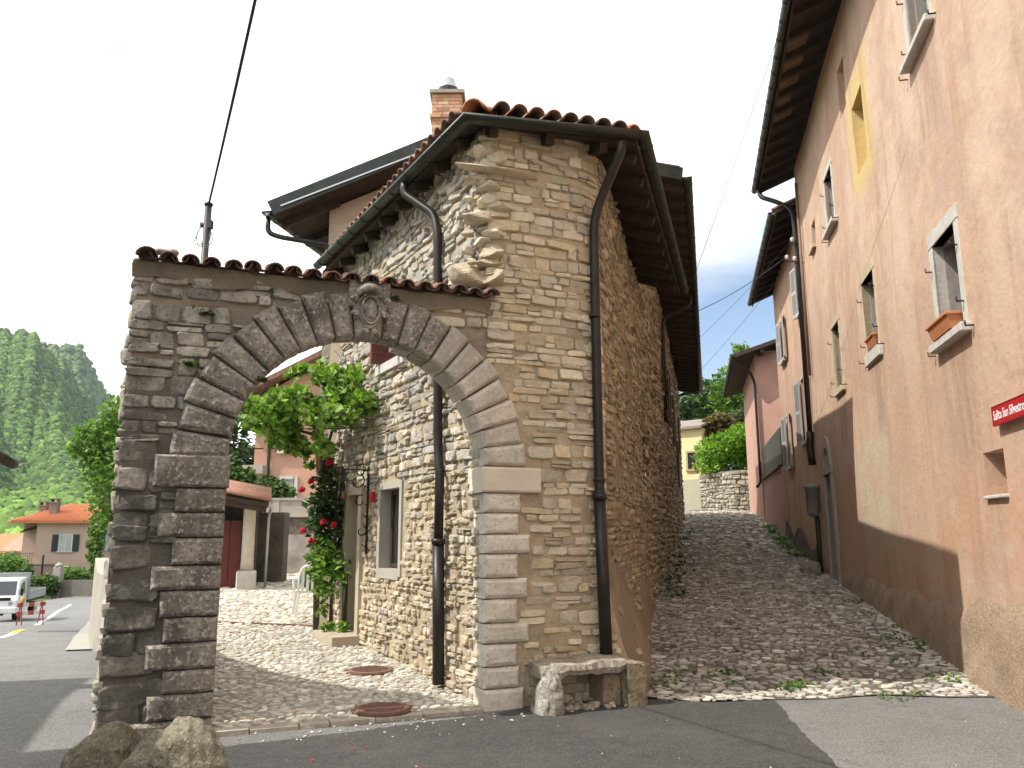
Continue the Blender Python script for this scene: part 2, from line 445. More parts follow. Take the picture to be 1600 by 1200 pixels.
def inset_poly(P, d):
    n = len(P); out = []
    A = sum(P[i][0] * P[(i + 1) % n][1] - P[(i + 1) % n][0] * P[i][1] for i in range(n)); sg = 1 if A > 0 else -1
    for i in range(n):
        p0, p1, p2 = np.array(P[i - 1]), np.array(P[i]), np.array(P[(i + 1) % n])
        e1 = (p1 - p0) / (np.linalg.norm(p1 - p0) + 1e-9); e2 = (p2 - p1) / (np.linalg.norm(p2 - p1) + 1e-9)
        n1 = np.array([-e1[1], e1[0]]) * sg; n2 = np.array([-e2[1], e2[0]]) * sg
        b = n1 + n2; b = b / max(np.dot(b, b) / 2, .3)
        out.append(p1 + b * d)
    return out
def dressed_block(mb, poly, y0, y1, bev, mp_fn, prof=((0, 1.0), (.35, .45), (1.0, .0)), col=None, rough=0.0):
    """block whose outline is poly in (u, z); y1 = back, y0 = proud front; the front edge is rounded by bev"""
    rings = [(poly, y1)]
    for k, t in prof: rings.append((inset_poly(poly, bev * k), y0 + bev * t))
    n = len(poly); vs = []
    for pl, y in rings:
        for p in pl: vs.append(mp_fn(p[0] + rnd.uniform(-rough, rough), y + rnd.uniform(-rough, rough), p[1] + rnd.uniform(-rough, rough)))
    fs = [(r * n + i, r * n + (i + 1) % n, (r + 1) * n + (i + 1) % n, (r + 1) * n + i) for r in range(len(rings) - 1) for i in range(n)]
    c = np.mean(vs[-n:], axis=0); c0 = np.mean(vs[:n], axis=0)
    vs.append(c); vs.append(c0); k = len(vs) - 2
    fs += [((len(rings) - 1) * n + i, (len(rings) - 1) * n + (i + 1) % n, k) for i in range(n)] + [((i + 1) % n, i, k + 1) for i in range(n)]
    mb.add(vs, fs, False, col)
    return mb

def smooth_line(pts, n=6, t=0.5):
    """polyline with its corners rounded"""
    P = [np.array(p, float) for p in pts]; out = [P[0]]
    for i in range(1, len(P) - 1):
        a, b = P[i - 1] - P[i], P[i + 1] - P[i]; la, lb = np.linalg.norm(a), np.linalg.norm(b); r = min(la, lb) * t * .9
        for k in range(n + 1):
            u = k / n; out.append(P[i] + a / la * r * (1 - u) ** 2 + b / lb * r * u ** 2)
    out.append(P[-1]); return out

def leaf_mesh(name, C, size, rg=rng, cols=((.06, .12, .02),), up=0.3, fold=True, spread=.25, elong=1.3, parent=None, cl=None):
    """small folded leaf faces at centres C (n,3)"""
    n = len(C); nr = rg.normal(0, 1, (n, 3)); nr[:, 2] = np.abs(nr[:, 2]) + up * 2; nr /= np.linalg.norm(nr, axis=1)[:, None]
    t = rg.normal(0, 1, (n, 3)); t -= (t * nr).sum(1)[:, None] * nr; t /= np.linalg.norm(t, axis=1)[:, None]; b = np.cross(nr, t)
    sz = (np.asarray(size) if np.ndim(size) else size) * rg.uniform(.6, 1.3, n); sz = sz[:, None]
    p0 = C - t * sz * .5 * elong; p1 = C + b * sz * .5 + nr * sz * .12; p2 = C + t * sz * .5 * elong; p3 = C - b * sz * .5 + nr * sz * .12
    V = np.stack([p0, p1, p2, p3], 1).reshape(-1, 3)
    i = (np.arange(n) * 4)[:, None]
    F = np.concatenate([i + np.array([[0, 1, 2]]), i + np.array([[0, 2, 3]])])
    cols = np.array(cols); c = cols[rg.integers(0, len(cols), n)] if cl is None else cl
    c = c * np.clip(rg.normal(1, spread, (n, 1)), .4, 1.7)
    return np_mesh(name, to_local(V, parent), [F], np.repeat(c, 4, 0))

def blob(mb, c, r, sub=2, jit=.12, sq=(1, 1, 1), rotz=0, col=None, seed=0, low=-9, freq=2.0, smooth=True):
    """lumpy rounded boulder"""
    rg = np.random.default_rng(seed + 11); n, k = 8 * sub, 5 * sub
    ph = rg.uniform(0, 6.28, (6, 3)); fr = rg.uniform(.7, 1.6, (6, 3)) * freq
    def f(u, v):
        a = 2 * math.pi * u; b = math.pi * (v - .5)
        d = np.array([math.cos(a) * math.cos(b), math.sin(a) * math.cos(b), math.sin(b)])
        e = np.sign(d) * np.abs(d) ** .8
        s_ = 1 + jit * sum(math.sin(fr[i] @ (d * 1.0) + ph[i, 0]) / (1 + i * .35) for i in range(6))
        p = e * s_ * r * np.array(sq); x, y = p[0], p[1]
        x, y = x * math.cos(rotz) - y * math.sin(rotz), x * math.sin(rotz) + y * math.cos(rotz)
        return (c[0] + x, c[1] + y, max(c[2] + p[2], low))
    return mb.grid(f, n, k, smooth, col)

def rock(mb, c, sq, rz, col, seed, low=-.12, amp=.10, sharp=16, res=(84, 52), smooth=True, cut=(.58, .90)):
    """weathered rock: rounded mass broken by flat chipped facets and small pits"""
    rg = np.random.default_rng(seed + 300); K = 9; pn = rg.normal(0, 1, (K, 3)); pn[:, 2] = np.abs(pn[:, 2]) * .8; pn /= np.linalg.norm(pn, axis=1)[:, None]; pd = rg.uniform(cut[0], cut[1], K)
    ph = rg.uniform(0, 6.28, (10, 1)); fr = rg.normal(0, 1, (10, 3)); fr *= (2.2 ** np.linspace(.6, 4.3, 10))[:, None] / np.linalg.norm(fr, axis=1)[:, None]
    def f(u, v):
        a = 2 * math.pi * u; b_ = math.pi * (v - .5); d = np.array([math.cos(a) * math.cos(b_), math.sin(a) * math.cos(b_), math.sin(b_)])
        r_ = 1.0
        for n_, q in zip(pn, pd):
            k = d @ n_
            if k > 1e-3: r_ = -math.log(math.exp(-sharp * r_) + math.exp(-sharp * q / k)) / sharp if q / k < 3 else r_
        r_ *= 1 + amp * sum(math.sin(fr[i] @ d + ph[i, 0]) / (1 + i * .8) for i in range(10))
        p = d * r_ * .56 * np.array(sq); x, y = p[0] * math.cos(rz) - p[1] * math.sin(rz), p[0] * math.sin(rz) + p[1] * math.cos(rz)
        return (c[0] + x, c[1] + y, max(c[2] + p[2], low))
    return mb.grid(f, res[0], res[1], smooth, col)

def copy_tree(o, parent=None):
    c = o.copy(); COL.objects.link(c)
    if parent is not None: c.parent = parent
    for ch in [x for x in COL.objects if x.parent == o]: copy_tree(ch, c)
    return c

# ------------------------------------------------------------------ frames of the place
J = np.array([-0.28, 7.80])                       # foot of the right jamb of the arch
AU = R(22.0); U = np.array([math.cos(AU), math.sin(AU)]); N = np.array([-math.sin(AU), math.cos(AU)])
def W(u, n, z): p = J + u * U + n * N; return (p[0], p[1], z)
def uvn(x, y): d = np.array([x, y]) - J; return d @ U, d @ N
def z_lane(y): return np.interp(y, [8.5, 8.8, 9.65, 13, 20.4, 27, 33, 40, 70, 400], [0.0, .015, .10, .32, .78, 1.5, 2.1, 2.6, 4.0, 30])
def z_yard(n): return .03 + .03 * np.clip(n, 0, 4) + .011 * np.clip(np.asarray(n) - 4, 0, 40)
def z_road(y): return np.interp(y, [-50, 8.5, 12, 20, 30, 38, 45, 50, 58, 75, 100, 300], [0, 0, -.2, -.88, -1.75, -2.42, -2.86, -2.96, -2.98, -2.9, -3.0, -4])
LANE_L = lambda y: .97 + .2438 * (y - 8.31)
LANE_R = lambda y: 2.98 + .2254 * y

# colours of the place
STONE = [(.47, .40, .29), (.54, .47, .35), (.40, .345, .26), (.50, .40, .25), (.44, .41, .36), (.58, .53, .43)]
M_stone = mat('rubble_stone', (1, 1, 1), .9, .2, 14, .5, 70, .010, attr=True, bump2=(16, .55, .03), spots=[((.16, .15, .13), 7, .66, .45)])
M_facade = mat('facade_stone', (1, 1, 1), .9, .2, 14, .5, 70, .010, attr=True, bump2=(16, .55, .03), spots=[((.22, .21, .19), 5, .68, .35)])
M_dark = mat('weathered_stone', (1, 1, 1), .92, .28, 9, .6, 55, .014, attr=True, bump2=(14, .6, .03), spots=[((.045, .042, .036), 2.3, .52, .62, .12), ((.46, .43, .37), 8, .60, .5, .06), ((.05, .045, .04), 30, .59, .5, .05), ((.05, .07, .025), 3.2, .68, .5, .06)])
M_ashlar = mat('dressed_stone', (1, 1, 1), .88, .16, 5, .5, 90, .008, attr=True, bump2=(12, .4, .025), spots=[((.24, .22, .195), 30, .60, .5, .05), ((.36, .33, .285), 4, .60, .45, .12), ((.74, .70, .63), 14, .60, .45, .06)])
M_ashlar_dark = mat('dressed_stone_weathered', (1, 1, 1), .9, .24, 6, .6, 80, .010, attr=True, bump2=(13, .55, .03), spots=[((.06, .055, .048), 3.2, .52, .68, .12), ((.50, .47, .41), 7, .60, .5, .10), ((.66, .63, .56), 26, .59, .6, .05), ((.07, .065, .058), 34, .58, .65, .05), ((.06, .085, .03), 2.6, .70, .6, .05)])
M_mortar = mat('lime_mortar', (.47, .385, .27), .95, .28, 4, .7, 60, .015, bump2=(14, .7, .04), spots=[((.22, .18, .13), 1.6, .58, .5, .1), ((.46, .40, .30), 6, .66, .4)])
M_mortar_dark = mat('old_mortar', (.25, .21, .155), .95, .3, 4, .7, 60, .015, bump2=(13, .7, .04), spots=[((.08, .07, .06), 2, .55, .6, .1)])
M_tile = mat('clay_tile', (1, 1, 1), .85, .3, 16, .4, 60, .008, attr=True, spots=[((.10, .095, .085), 8, .58, .6, .08), ((.24, .23, .19), 20, .66, .5)])
M_gutter = mat('gutter_metal', (.045, .05, .045), .42, .3, 5, .05, 30, .004, metallic=.5, spots=[((.09, .10, .085), 3, .62, .5)])
M_pipe = mat('downpipe_metal', (.038, .035, .032), .4, .3, 4, .05, 30, .004, metallic=.45, spots=[((.09, .06, .04), 6, .66, .4)])
M_wood = mat('dark_eave_wood', (.05, .036, .028), .85, .35, 7, .3, 40, .006, streak=False)
M_board = mat('pale_board', (.17, .12, .07), .85, .3, 9, .2, 40, .005)
M_iron = mat('wrought_iron', (.03, .028, .026), .55, .3, 12, .1, 40, .004, metallic=.6)
M_rust = mat('rusty_iron', (.16, .085, .055), .7, .35, 14, .25, 50, .006, metallic=.2)
M_glass = mat('window_glass', (.02, .024, .028), .08, .1, 2, 0, spec=.6)
M_asph_old = mat('old_asphalt', (.20, .197, .19), .9, .16, 1.2, .7, 120, .012, bump2=(30, .5, .02), spots=[((.11, .108, .105), 2.6, .60, .5, .06), ((.15, .148, .145), .35, .56, .55, .1), ((.36, .355, .34), 48, .575, .75, .04), ((.08, .08, .08), 62, .59, .7, .04), ((.26, .255, .24), 11, .56, .4, .06)])
M_asph_new = mat('new_asphalt', (.066, .064, .062), .88, .16, 1.5, .7, 120, .012, bump2=(30, .5, .02), spots=[((.045, .044, .043), 3.1, .60, .6, .06), ((.125, .12, .115), .8, .58, .5, .1), ((.16, .155, .15), 52, .585, .75, .04), ((.03, .03, .03), 66, .60, .6, .04), ((.10, .097, .092), 9, .56, .5, .06)])
M_cobble = mat('cobble_stone', (1, 1, 1), .85, .2, 12, .45, 60, .010, attr=True)
M_bed_lane = mat('lane_earth', (.15, .13, .105), .95, .35, 5, .8, 40, .03, spots=[((.06, .085, .03), 1.1, .60, .55, .07)])
M_bed_yard = mat('yard_sand', (.40, .36, .30), .95, .25, 5, .8, 40, .02, spots=[((.25, .22, .18), 1.3, .6, .5)])
M_white = mat('white_line', (.72, .72, .70), .8, .12, 8, .1, 60)
M_yellow = mat('yellow_line', (.70, .52, .06), .8, .12, 8, .1, 60)
M_grass_g = mat('grass_ground', (.09, .13, .035), .95, .3, .4, .4, 6, .05)
M_hill = mat('hill_soil', (.05, .085, .025), .95, .3, .02, 0)

# ------------------------------------------------------------------ setting: ground, road, yard, lane, hill
def road_s(x): t = np.clip((-2.4 - np.asarray(x, float)) / 1.6, 0, 1); return t * t * (3 - 2 * t)
def terrain(x, y):
    t = np.clip((x + 7) / 6.0, 0, 1); t = t * t * (3 - 2 * t)
    return (z_road(y) - .25) * (1 - t) + (-.25) * t * (y < 60) + (z_lane(y) - .8) * t * (y >= 60)
g = MB()
gx = np.concatenate([np.linspace(-1800, -120, 12), np.linspace(-100, 60, 41), np.linspace(80, 1500, 10)])
gy = np.concatenate([np.linspace(-300, -20, 6), np.linspace(-12, 110, 45), np.linspace(130, 2500, 14)])
vs = [(x, y, float(terrain(x, y))) for y in gy for x in gx]; nx = len(gx)
g.add(vs, [(j * nx + i, j * nx + i + 1, (j + 1) * nx + i + 1, (j + 1) * nx + i) for j in range(len(gy) - 1) for i in range(nx - 1)], True)
struct('ground', g, M_grass_g)

g = MB()
gx = np.linspace(-34, 9, 44); gy = np.linspace(-12, 76, 80); nx = len(gx)
vs = [(x, y, float(z_road(y) + .03 * math.sin(x * .7) * math.sin(y * .5) * (y > 12)) * float(road_s(x))) for y in gy for x in gx]
g.add(vs, [(j * nx + i, j * nx + i + 1, (j + 1) * nx + i + 1, (j + 1) * nx + i) for j in range(len(gy) - 1) for i in range(nx - 1)], True)
struct('asphalt_road', g, M_asph_old)
# the newer, darker resurfaced patch
def ragged(P, s=.05, k=.035):
    o = []
    for i in range(len(P)):
        a, c = np.array(P[i], float), np.array(P[(i + 1) % len(P)], float); n_ = max(1, int(np.linalg.norm(c - a) / s)); d = (c - a) / (np.linalg.norm(c - a) + 1e-9)
        ph = rnd.uniform(0, 6)
        for j in range(n_): o.append(a + (c - a) * j / n_ + np.array([-d[1], d[0], 0]) * (rnd.uniform(-1, 1) * k * .35 + k * math.sin(j * s * 3 + ph) * .6 * math.sin(math.pi * j / n_)))
    return o
pts = [on_z(300, 1172, 0), on_z(560, 1143, 0), on_z(748, 1119, 0), on_z(830, 1103, 0), on_z(1010, 1090, 0), on_z(1100, 1094, 0), on_z(1207, 1093, 0), on_z(1240, 1130, 0), on_z(1278, 1168, 0), on_z(1312, 1200, 0), (2.3, 2.6, 0), (1.9, 0, 0), (-3.4, 0, 0), (-3.3, 5.8, 0)]
pts = ragged(pts); g = MB(); n_ = len(pts); g.add([(p[0], p[1], .004) for p in pts], [tuple(range(n_ - 1, -1, -1))])
struct('asphalt_patch', g, M_asph_new)

def strip_mesh(line, wd, dz, zf):
    g = MB(); P = [np.array(p[:2]) for p in line]; vs = []
    for i, p in enumerate(P):
        d = P[min(i + 1, len(P) - 1)] - P[max(i - 1, 0)]; d /= np.linalg.norm(d); nn_ = np.array([-d[1], d[0]]) * wd / 2
        for q in (p - nn_, p + nn_): vs.append((q[0], q[1], float(zf(q[1])) + dz + .03 * math.sin(q[0] * .7) * math.sin(q[1] * .5) * (q[1] > 12)))
    g.add(vs, [(2 * i, 2 * i + 1, 2 * i + 3, 2 * i + 2) for i in range(len(P) - 1)]); return g
def road_pt(px, py):
    Y = 10.0
    d = ray(px, py)
    for _ in range(60):
        Y = Y * .5 + .5 * (float(z_road(Y)) - H_EYE) / (d[2] / d[1]) if d[2] < 0 else Y
    return EYE + d * (Y / d[1])
def road_at(px, Y): d = ray(px, 950); x = d[0] / d[1] * Y; return np.array([x, Y, float(z_road(Y))])
def dense(line, k=6):
    o = []
    for a, b in zip(line[:-1], line[1:]): o += [np.array(a) + (np.array(b) - np.array(a)) * i / k for i in range(k)]
    return o + [np.array(line[-1])]
wl = [road_at(-30, 19.0), road_at(-8, 20.5), road_at(8, 22.5), road_at(25, 25.5)]
struct('road_marking', strip_mesh(dense(wl), .22, .012, z_road), M_white)
struct('road_marking', strip_mesh(dense([road_at(25, 25.5), road_at(33, 28), road_at(40, 30.5)]), .24, .012, z_road), M_yellow)
struct('road_marking', strip_mesh(dense([road_at(58, 37), road_at(66, 41), road_at(78, 46), road_at(92, 51), road_at(110, 56)]), .22, .012, z_road), M_white)
struct('road_marking', strip_mesh(dense([road_at(-40, 30.8), road_at(0, 30.8), road_at(35, 31)]), .12, .012, z_road), M_yellow)
struct('road_marking', strip_mesh(dense([road_at(-40, 26), road_at(0, 25.9), road_at(24, 26)]), .1, .012, z_road), M_yellow)
# pavement beside the yard wall
sw = [road_at(x_, y_) for x_, y_ in ((137, 15), (138, 18), (141, 23), (144, 28), (147, 34), (150, 42))]
M_pave = mat('pavement_concrete', (.36, .345, .31), .9, .12, 2, .4, 60, .006)
struct('pavement', strip_mesh(dense(sw), .6, .025, z_road), M_pave)
M_cover = mat('asphalt_repair', (.15, .15, .145), .9, .15, 3, .3, 90)
struct('asphalt_repair', strip_mesh([road_at(97, 27), road_at(101, 29.5)], 1.3, .012, z_road), M_cover)

# courtyard bed and its cobbles
def yard_l(y): return np.interp(y, [6.6, 7.25, 7.6, 8.9, 11.4, 15.6, 22.6, 40], [-3.2, -3.28, -3.45, -4.15, -5.55, -7.7, -11.35, -20])
def yard_r(y): return np.interp(y, [6.55, 7.9, 12.5, 13, 40], [-3.3, -.02, -2.7, -2.95, 4.0])
g = MB()
def fy(i, j):
    y = 6.55 + (40 - 6.55) * j ** 1.6; xl, xr = yard_l(y), yard_r(y); x = xl + (xr - xl) * i
    return (x, y, float(z_yard(uvn(x, y)[1])))
g.grid(fy, 24, 40)
struct('courtyard_paving', g, M_bed_yard)
def cobbles(name, u0, u1, n0, n1, hr, wr, inside, mp, tone, m, depth=(.012, .03), rot=.22, gap=.012, miss=.04):
    S = rubble(u0, u1, n0, n1, hr, wr, skip=lambda s, z, w_, h: not inside(s, z) or rng.random() < miss, gap=gap, split=.1)
    me = stone_mesh(name, S, mp, depth, tone, K=9, expo=2.7, jit=.2, rot=rot, round_=1.1, sink=-.02)
    return tag(link(name, me, m), kind='structure')
def yard_in(u, n):
    x, y = J + u * U + n * N
    return n > .02 and yard_l(y) + .05 < x < yard_r(y) - .02
def yard_mp(s, z, d):
    x = J[0] + s * U[0] + z * N[0]; y = J[1] + s * U[1] + z * N[1]
    return np.stack([x, y, z_yard(z) + d], -1)
YC = palette([(.56, .53, .46), (.48, .45, .39), (.62, .59, .52), (.42, .38, .32), (.52, .46, .37)], spread=.12)
cobbles('courtyard_cobbles', -5.2, .2, .02, 6.5, (.05, .085), (.06, .13), yard_in, yard_mp, YC, M_cobble, depth=(.006, .022))
cobbles('courtyard_cobbles', -9, .4, 6.5, 13.5, (.09, .14), (.11, .22), yard_in, yard_mp, YC, M_cobble)
cobbles('courtyard_cobbles', -13, 6, 13.5, 24, (.16, .22), (.2, .38), yard_in, yard_mp, YC, M_cobble)
# stone edging under the arch
g = MB(); u_ = -2.34
while u_ < -.05:
    l_ = rnd.uniform(.25, .5); l_ = min(l_, -.02 - u_); p = [W(u_, -.1 + rnd.uniform(-.01, .01), -.05), W(u_ + l_ - .012, -.1, -.05), W(u_ + l_ - .012, .03, -.05), W(u_, .03, -.05)]
    zt = .035 + rnd.uniform(-.006, .006); g.hexa(p + [(x, y, zt) for x, y, _ in p], col=(.40, .36, .29)); u_ += l_
struct('threshold_kerb', g, M_ashlar)

# lane bed and its cobbles
def lane_front(x): return 8.22 + .10 * math.sin(x * 2.1) + .05 * math.sin(x * 5.3 + 1) + .06 * (x - 1.2) * 0.6
g = MB()
def fl(i, j):
    y = 8.0 + (62 - 8.0) * j ** 2.0; x = LANE_L(y) - .1 + (LANE_R(y) + .12 - LANE_L(y) + .1) * i
    y2 = max(y, lane_front(x)) if j == 0 else y + (lane_front(x) - 8.0) * (1 - j) ** 8
    return (x, y2, float(z_lane(y2)) + .05 * math.sin(i * math.pi) * min(1, max(0, y - 9) / 2) * 0.6 + .004)
g.grid(fl, 14, 90)
struct('cobbled_lane', g, M_bed_lane)
AL = R(13.2); AA = np.array([math.sin(AL), math.cos(AL)]); AX = np.array([math.cos(AL), -math.sin(AL)]); A0 = np.array([.97, 8.31])
def lane_xy(s, t): return A0[0] + s * AX[0] + t * AA[0], A0[1] + s * AX[1] + t * AA[1]
def lane_in(s, t):
    x, y = lane_xy(s, t); return LANE_L(y) - .02 < x < LANE_R(y) + .03 and y > lane_front(x) + .02
def lane_mp(s, z, d):
    x, y = lane_xy(s, z)
    i = np.clip((x - LANE_L(y)) / 3.8, 0, 1)
    return np.stack([x, y, z_lane(y) + .03 * np.sin(i * np.pi) * np.clip((y - 9) / 2, 0, 1) + .004 + d], -1)
LC = palette([(.35, .33, .295), (.29, .27, .24), (.46, .435, .39), (.235, .215, .19), (.36, .325, .275), (.58, .55, .49)], [3, 3, 2.5, 2, 2.5, .8], spread=.2)
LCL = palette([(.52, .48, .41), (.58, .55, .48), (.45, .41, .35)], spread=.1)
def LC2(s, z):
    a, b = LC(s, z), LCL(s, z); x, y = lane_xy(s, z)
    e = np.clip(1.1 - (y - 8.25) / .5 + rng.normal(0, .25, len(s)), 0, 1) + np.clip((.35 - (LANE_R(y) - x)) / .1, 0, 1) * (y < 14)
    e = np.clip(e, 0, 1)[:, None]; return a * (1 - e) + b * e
cobbles('lane_cobbles', -.6, 4.6, -1.1, 7.5, (.042, .08), (.06, .18), lane_in, lane_mp, LC2, M_cobble, depth=(.004, .026), rot=.3, miss=.12)
cobbles('lane_cobbles', -.4, 4.6, 7.5, 17, (.06, .11), (.08, .24), lane_in, lane_mp, LC, M_cobble, depth=(.004, .032), rot=.25, miss=.12)
cobbles('lane_cobbles', -.4, 4.6, 17, 36, (.2, .3), (.18, .36), lane_in, lane_mp, LC, M_cobble, depth=(.015, .04), rot=.2)

# ------------------------------------------------------------------ the stone archway
arch = root('stone_archway', (J[0] - 1.1, J[1] - .44, 0), 0, 'weathered round stone archway with blocky voussoirs, carved shield keystone and clay tile coping', 'archway')
RA, UC, ZS = 1.18, -1.18, 2.26
UL = -3.22
AMP = lambda s, z, d: np.stack([J[0] + s * U[0] - (d - .04) * N[0], J[1] + s * U[1] - (d - .04) * N[1], z], -1)
# voussoirs
angs = [180 - 84.0 / 10 * k for k in range(11)] + [96 - 12] + [84 - 84.0 / 10 * k for k in range(1, 11)]
def rout(k):      # outer radius of voussoir k
    base = .44 if k < 10 else .41
    return RA + (base + .03 if k % 2 == 0 else base + .0)
vous = []
for k in range(21):
    a1, a0 = R(angs[k]), R(angs[k + 1]); mid = (a0 + a1) / 2; g0 = .006 / RA
    ro = rout(k)
    if k == 10: ro = RA + .52
    a0 += g0; a1 -= g0
    def pt(r, a):
        zz = ZS + r * math.sin(a)
        return (UC + r * math.cos(a), min(zz, 3.93))
    po = [pt(RA + .004 * rnd.random(), a0 + (a1 - a0) * i / 4) for i in range(5)] + [pt(ro, a1 - (a1 - a0) * i / 3) for i in range(4)]
    po = po[::-1]
    b = MB(); light = max(0, min(1, (k - 11) / 7))
    c = np.array((.30, .272, .235)) * (1 - light) + np.array((.58, .53, .45)) * light; c = c * rnd.uniform(.85, 1.12)
    dressed_block(b, po, -.035 - rnd.uniform(0, .02) - (.03 if k == 10 else 0), .20 if k < 12 else .36, .035, lambda u, y, z: W(u, y, z), col=tuple(c), rough=.004)
    obj('keystone' if k == 10 else 'voussoir', b, M_ashlar_dark if k < 14 else M_ashlar, arch)
# jamb blocks
def jamb(side, zb, zt, wd, proud, m, c, name='jamb_block', inn=0.0, bev=.03):
    u0, u1 = (0 - inn, wd) if side > 0 else (-2.36 - wd, -2.36 + inn)
    po = [(u0, zb + .006), (u1, zb + .006), (u1, zt - .006), (u0, zt - .006)]
    # more points along the sides so the edges are not ruler-straight
    pq = []
    for i in range(4):
        a, b_ = np.array(po[i]), np.array(po[(i + 1) % 4])
        for t in (0, .33, .66): pq.append(tuple(a + (b_ - a) * t))
    b = MB(); dressed_block(b, pq, proud, .36 if side > 0 else .20, bev, lambda u, y, z: W(u, y, z), col=c, rough=.0035); return obj(name, b, m, arch)
hs = [.205, .22, .20, .235, .205, .24, .20, .215, .205]
wr_ = [.36, .34, .46, .34, .45, .35, .48, .36, .38]
z = .185; k = 0
jamb(1, -.05, .185, .40, -.06, M_ashlar, (.64, .585, .50), 'plinth_block', inn=.02, bev=.03)
tot = 2.0 - .185; sc_ = tot / sum(hs)
for h, wd in zip(hs, wr_):
    jamb(1, z, z + h * sc_, wd, -.045, M_ashlar, tuple(np.array((.66, .615, .53)) * rnd.uniform(.93, 1.07)), bev=.035); z += h * sc_
jamb(1, z, ZS - .005, .60, -.055, mat('impost_stone', (1, 1, 1), .85, .10, 4, .3, 80, .006, attr=True), (.66, .595, .49), 'impost', inn=.035, bev=.018)
z = -.1
wl_ = [.62, .50, .40, .54, .42, .46, .54, .40, .52, .40]
hl = [.235, .20, .185, .21, .20, .215, .20, .225, .21, .205]; sc_ = (2.0 - z) / sum(hl)
for h, wd in zip(hl, wl_):
    jamb(-1, z, z + h * sc_, wd, -.035, M_ashlar_dark, tuple(np.array((.29, .26, .215)) * rnd.uniform(.85, 1.1)), bev=.028); z += h * sc_
jamb(-1, z, ZS + .02, .58, -.05, M_ashlar_dark, (.28, .25, .21), 'impost', inn=.02, bev=.02)
# core wall with the round opening: a fan of quads round the ring plus two piers
b = MB(); b_p = MB()
def core(n_, flip):
    # pier left, spandrels
    V = []; F = []
    def quad(*p):
        o = len(V); V.extend([W(u, n_, z) for u, z in p]); F.append(tuple(range(o, o + 4)) if not flip else tuple(range(o + 3, o - 1, -1)))
    if True:
        b_p.add([W(u, n_ + (-.002 if not flip else .002), z) for u, z in ((UL, -.1), (-2.36, -.1), (-2.36, 2.9), (UL, 2.9))], [(0, 1, 2, 3) if not flip else (3, 2, 1, 0)])
    quad((UL, 2.2), (-2.36, 2.2), (-2.36, ZS), (UL, ZS)); quad((0, -.1), (.06, -.1), (.06, ZS), (0, ZS))
    An = sorted(set(np.linspace(0, math.pi, 41).tolist() + [math.atan2(3.98 - ZS, .06 - UC), math.atan2(3.98 - ZS, UL - UC)]), reverse=True)
    def outp(a_):
        cx, sx = math.cos(a_), math.sin(a_); lim = (.06 - UC) if cx > 0 else (UC - UL)
        t = min(lim / max(abs(cx), 1e-6), (3.98 - ZS) / max(sx, 1e-6)); return (UC + t * cx, ZS + t * sx)
    for a, c in zip(An[:-1], An[1:]):
        r_ = RA + .02
        quad(outp(a), (UC + r_ * math.cos(a), ZS + r_ * math.sin(a)), (UC + r_ * math.cos(c), ZS + r_ * math.sin(c)), outp(c))
    b.add(V, F)
core(.04, False); core(.19, True)
obj('pier_core', b_p, mat('sooty_mortar', (.15, .135, .112), .95, .35, 4, .7, 60, .015, bump2=(13, .7, .04), spots=[((.22, .19, .15), 2.2, .60, .5, .08)]), arch)
b.add([W(UL, .04, -.1), W(UL, .19, -.1), W(UL, .19, 3.98), W(UL, .04, 3.98)], [(0, 1, 2, 3)])
b.add([W(UL, .04, 3.98), W(.06, .04, 3.98), W(.06, .19, 3.98), W(UL, .19, 3.98)], [(0, 1, 2, 3)])
for i in range(24):
    a, c = math.pi * (1 - i / 24), math.pi * (1 - (i + 1) / 24); r_ = RA + .02
    b.add([W(UC + r_ * math.cos(a), .04, ZS + r_ * math.sin(a)), W(UC + r_ * math.cos(c), .04, ZS + r_ * math.sin(c)), W(UC + r_ * math.cos(c), .19, ZS + r_ * math.sin(c)), W(UC + r_ * math.cos(a), .19, ZS + r_ * math.sin(a))], [(0, 1, 2, 3)])
obj('wall_core', b, mat('arch_mortar', (.33, .275, .20), .95, .3, 4, .7, 60, .015, bump2=(13, .7, .04), spots=[((.15, .13, .11), 1.2, .52, .6, .1)]), arch)
# rubble facing
def arch_skip(s, z, w_, h):
    for cs in (s - w_ / 2, s, s + w_ / 2):
        for cz in (z - h / 2, z + h / 2):
            if cz > ZS:
                r_ = math.hypot(cs - UC, cz - ZS); an = math.degrees(math.atan2(cz - ZS, cs - UC)); kk = next((i for i in range(21) if angs[i] >= an >= angs[i + 1]), 0)
                if r_ < (rout(kk) if kk != 10 else RA + .52) - .13: return True
            elif cs > -2.36 - .22: return True
    return z + h / 2 > 3.93
S1 = np.concatenate([rubble(UL - .01, -2.2, -.1, 2.45, (.13, .25), (.18, .42), skip=arch_skip, gap=.007), rubble(UL - .01, .05, 2.45, 3.93, (.08, .19), (.13, .38), skip=arch_skip, gap=.009)])
def arch_tone(s, z):
    base = palette([(.46, .43, .37), (.39, .365, .32), (.52, .48, .40), (.36, .34, .30)], spread=.1)(s, z)
    old = np.clip((3.0 - z) / 1.4, 0, 1)[:, None] * np.clip((-2.2 - s) / .3, 0, 1)[:, None]      # black crust on the old pier
    return base * (1 - .63 * old)
for part_, m_, nm_ in ((S1[S1[:, 0] < -1.0], M_dark, 'rubble_facing'), (S1[S1[:, 0] >= -1.0], M_stone, 'pale_rubble_facing')):
    stones_obj(nm_, part_, AMP, (.012, .045), arch_tone if m_ is M_dark else palette([(.52, .46, .36), (.46, .41, .32), (.56, .50, .40)], spread=.1), m_, arch, jit=.10, expo=9, round_=.7)
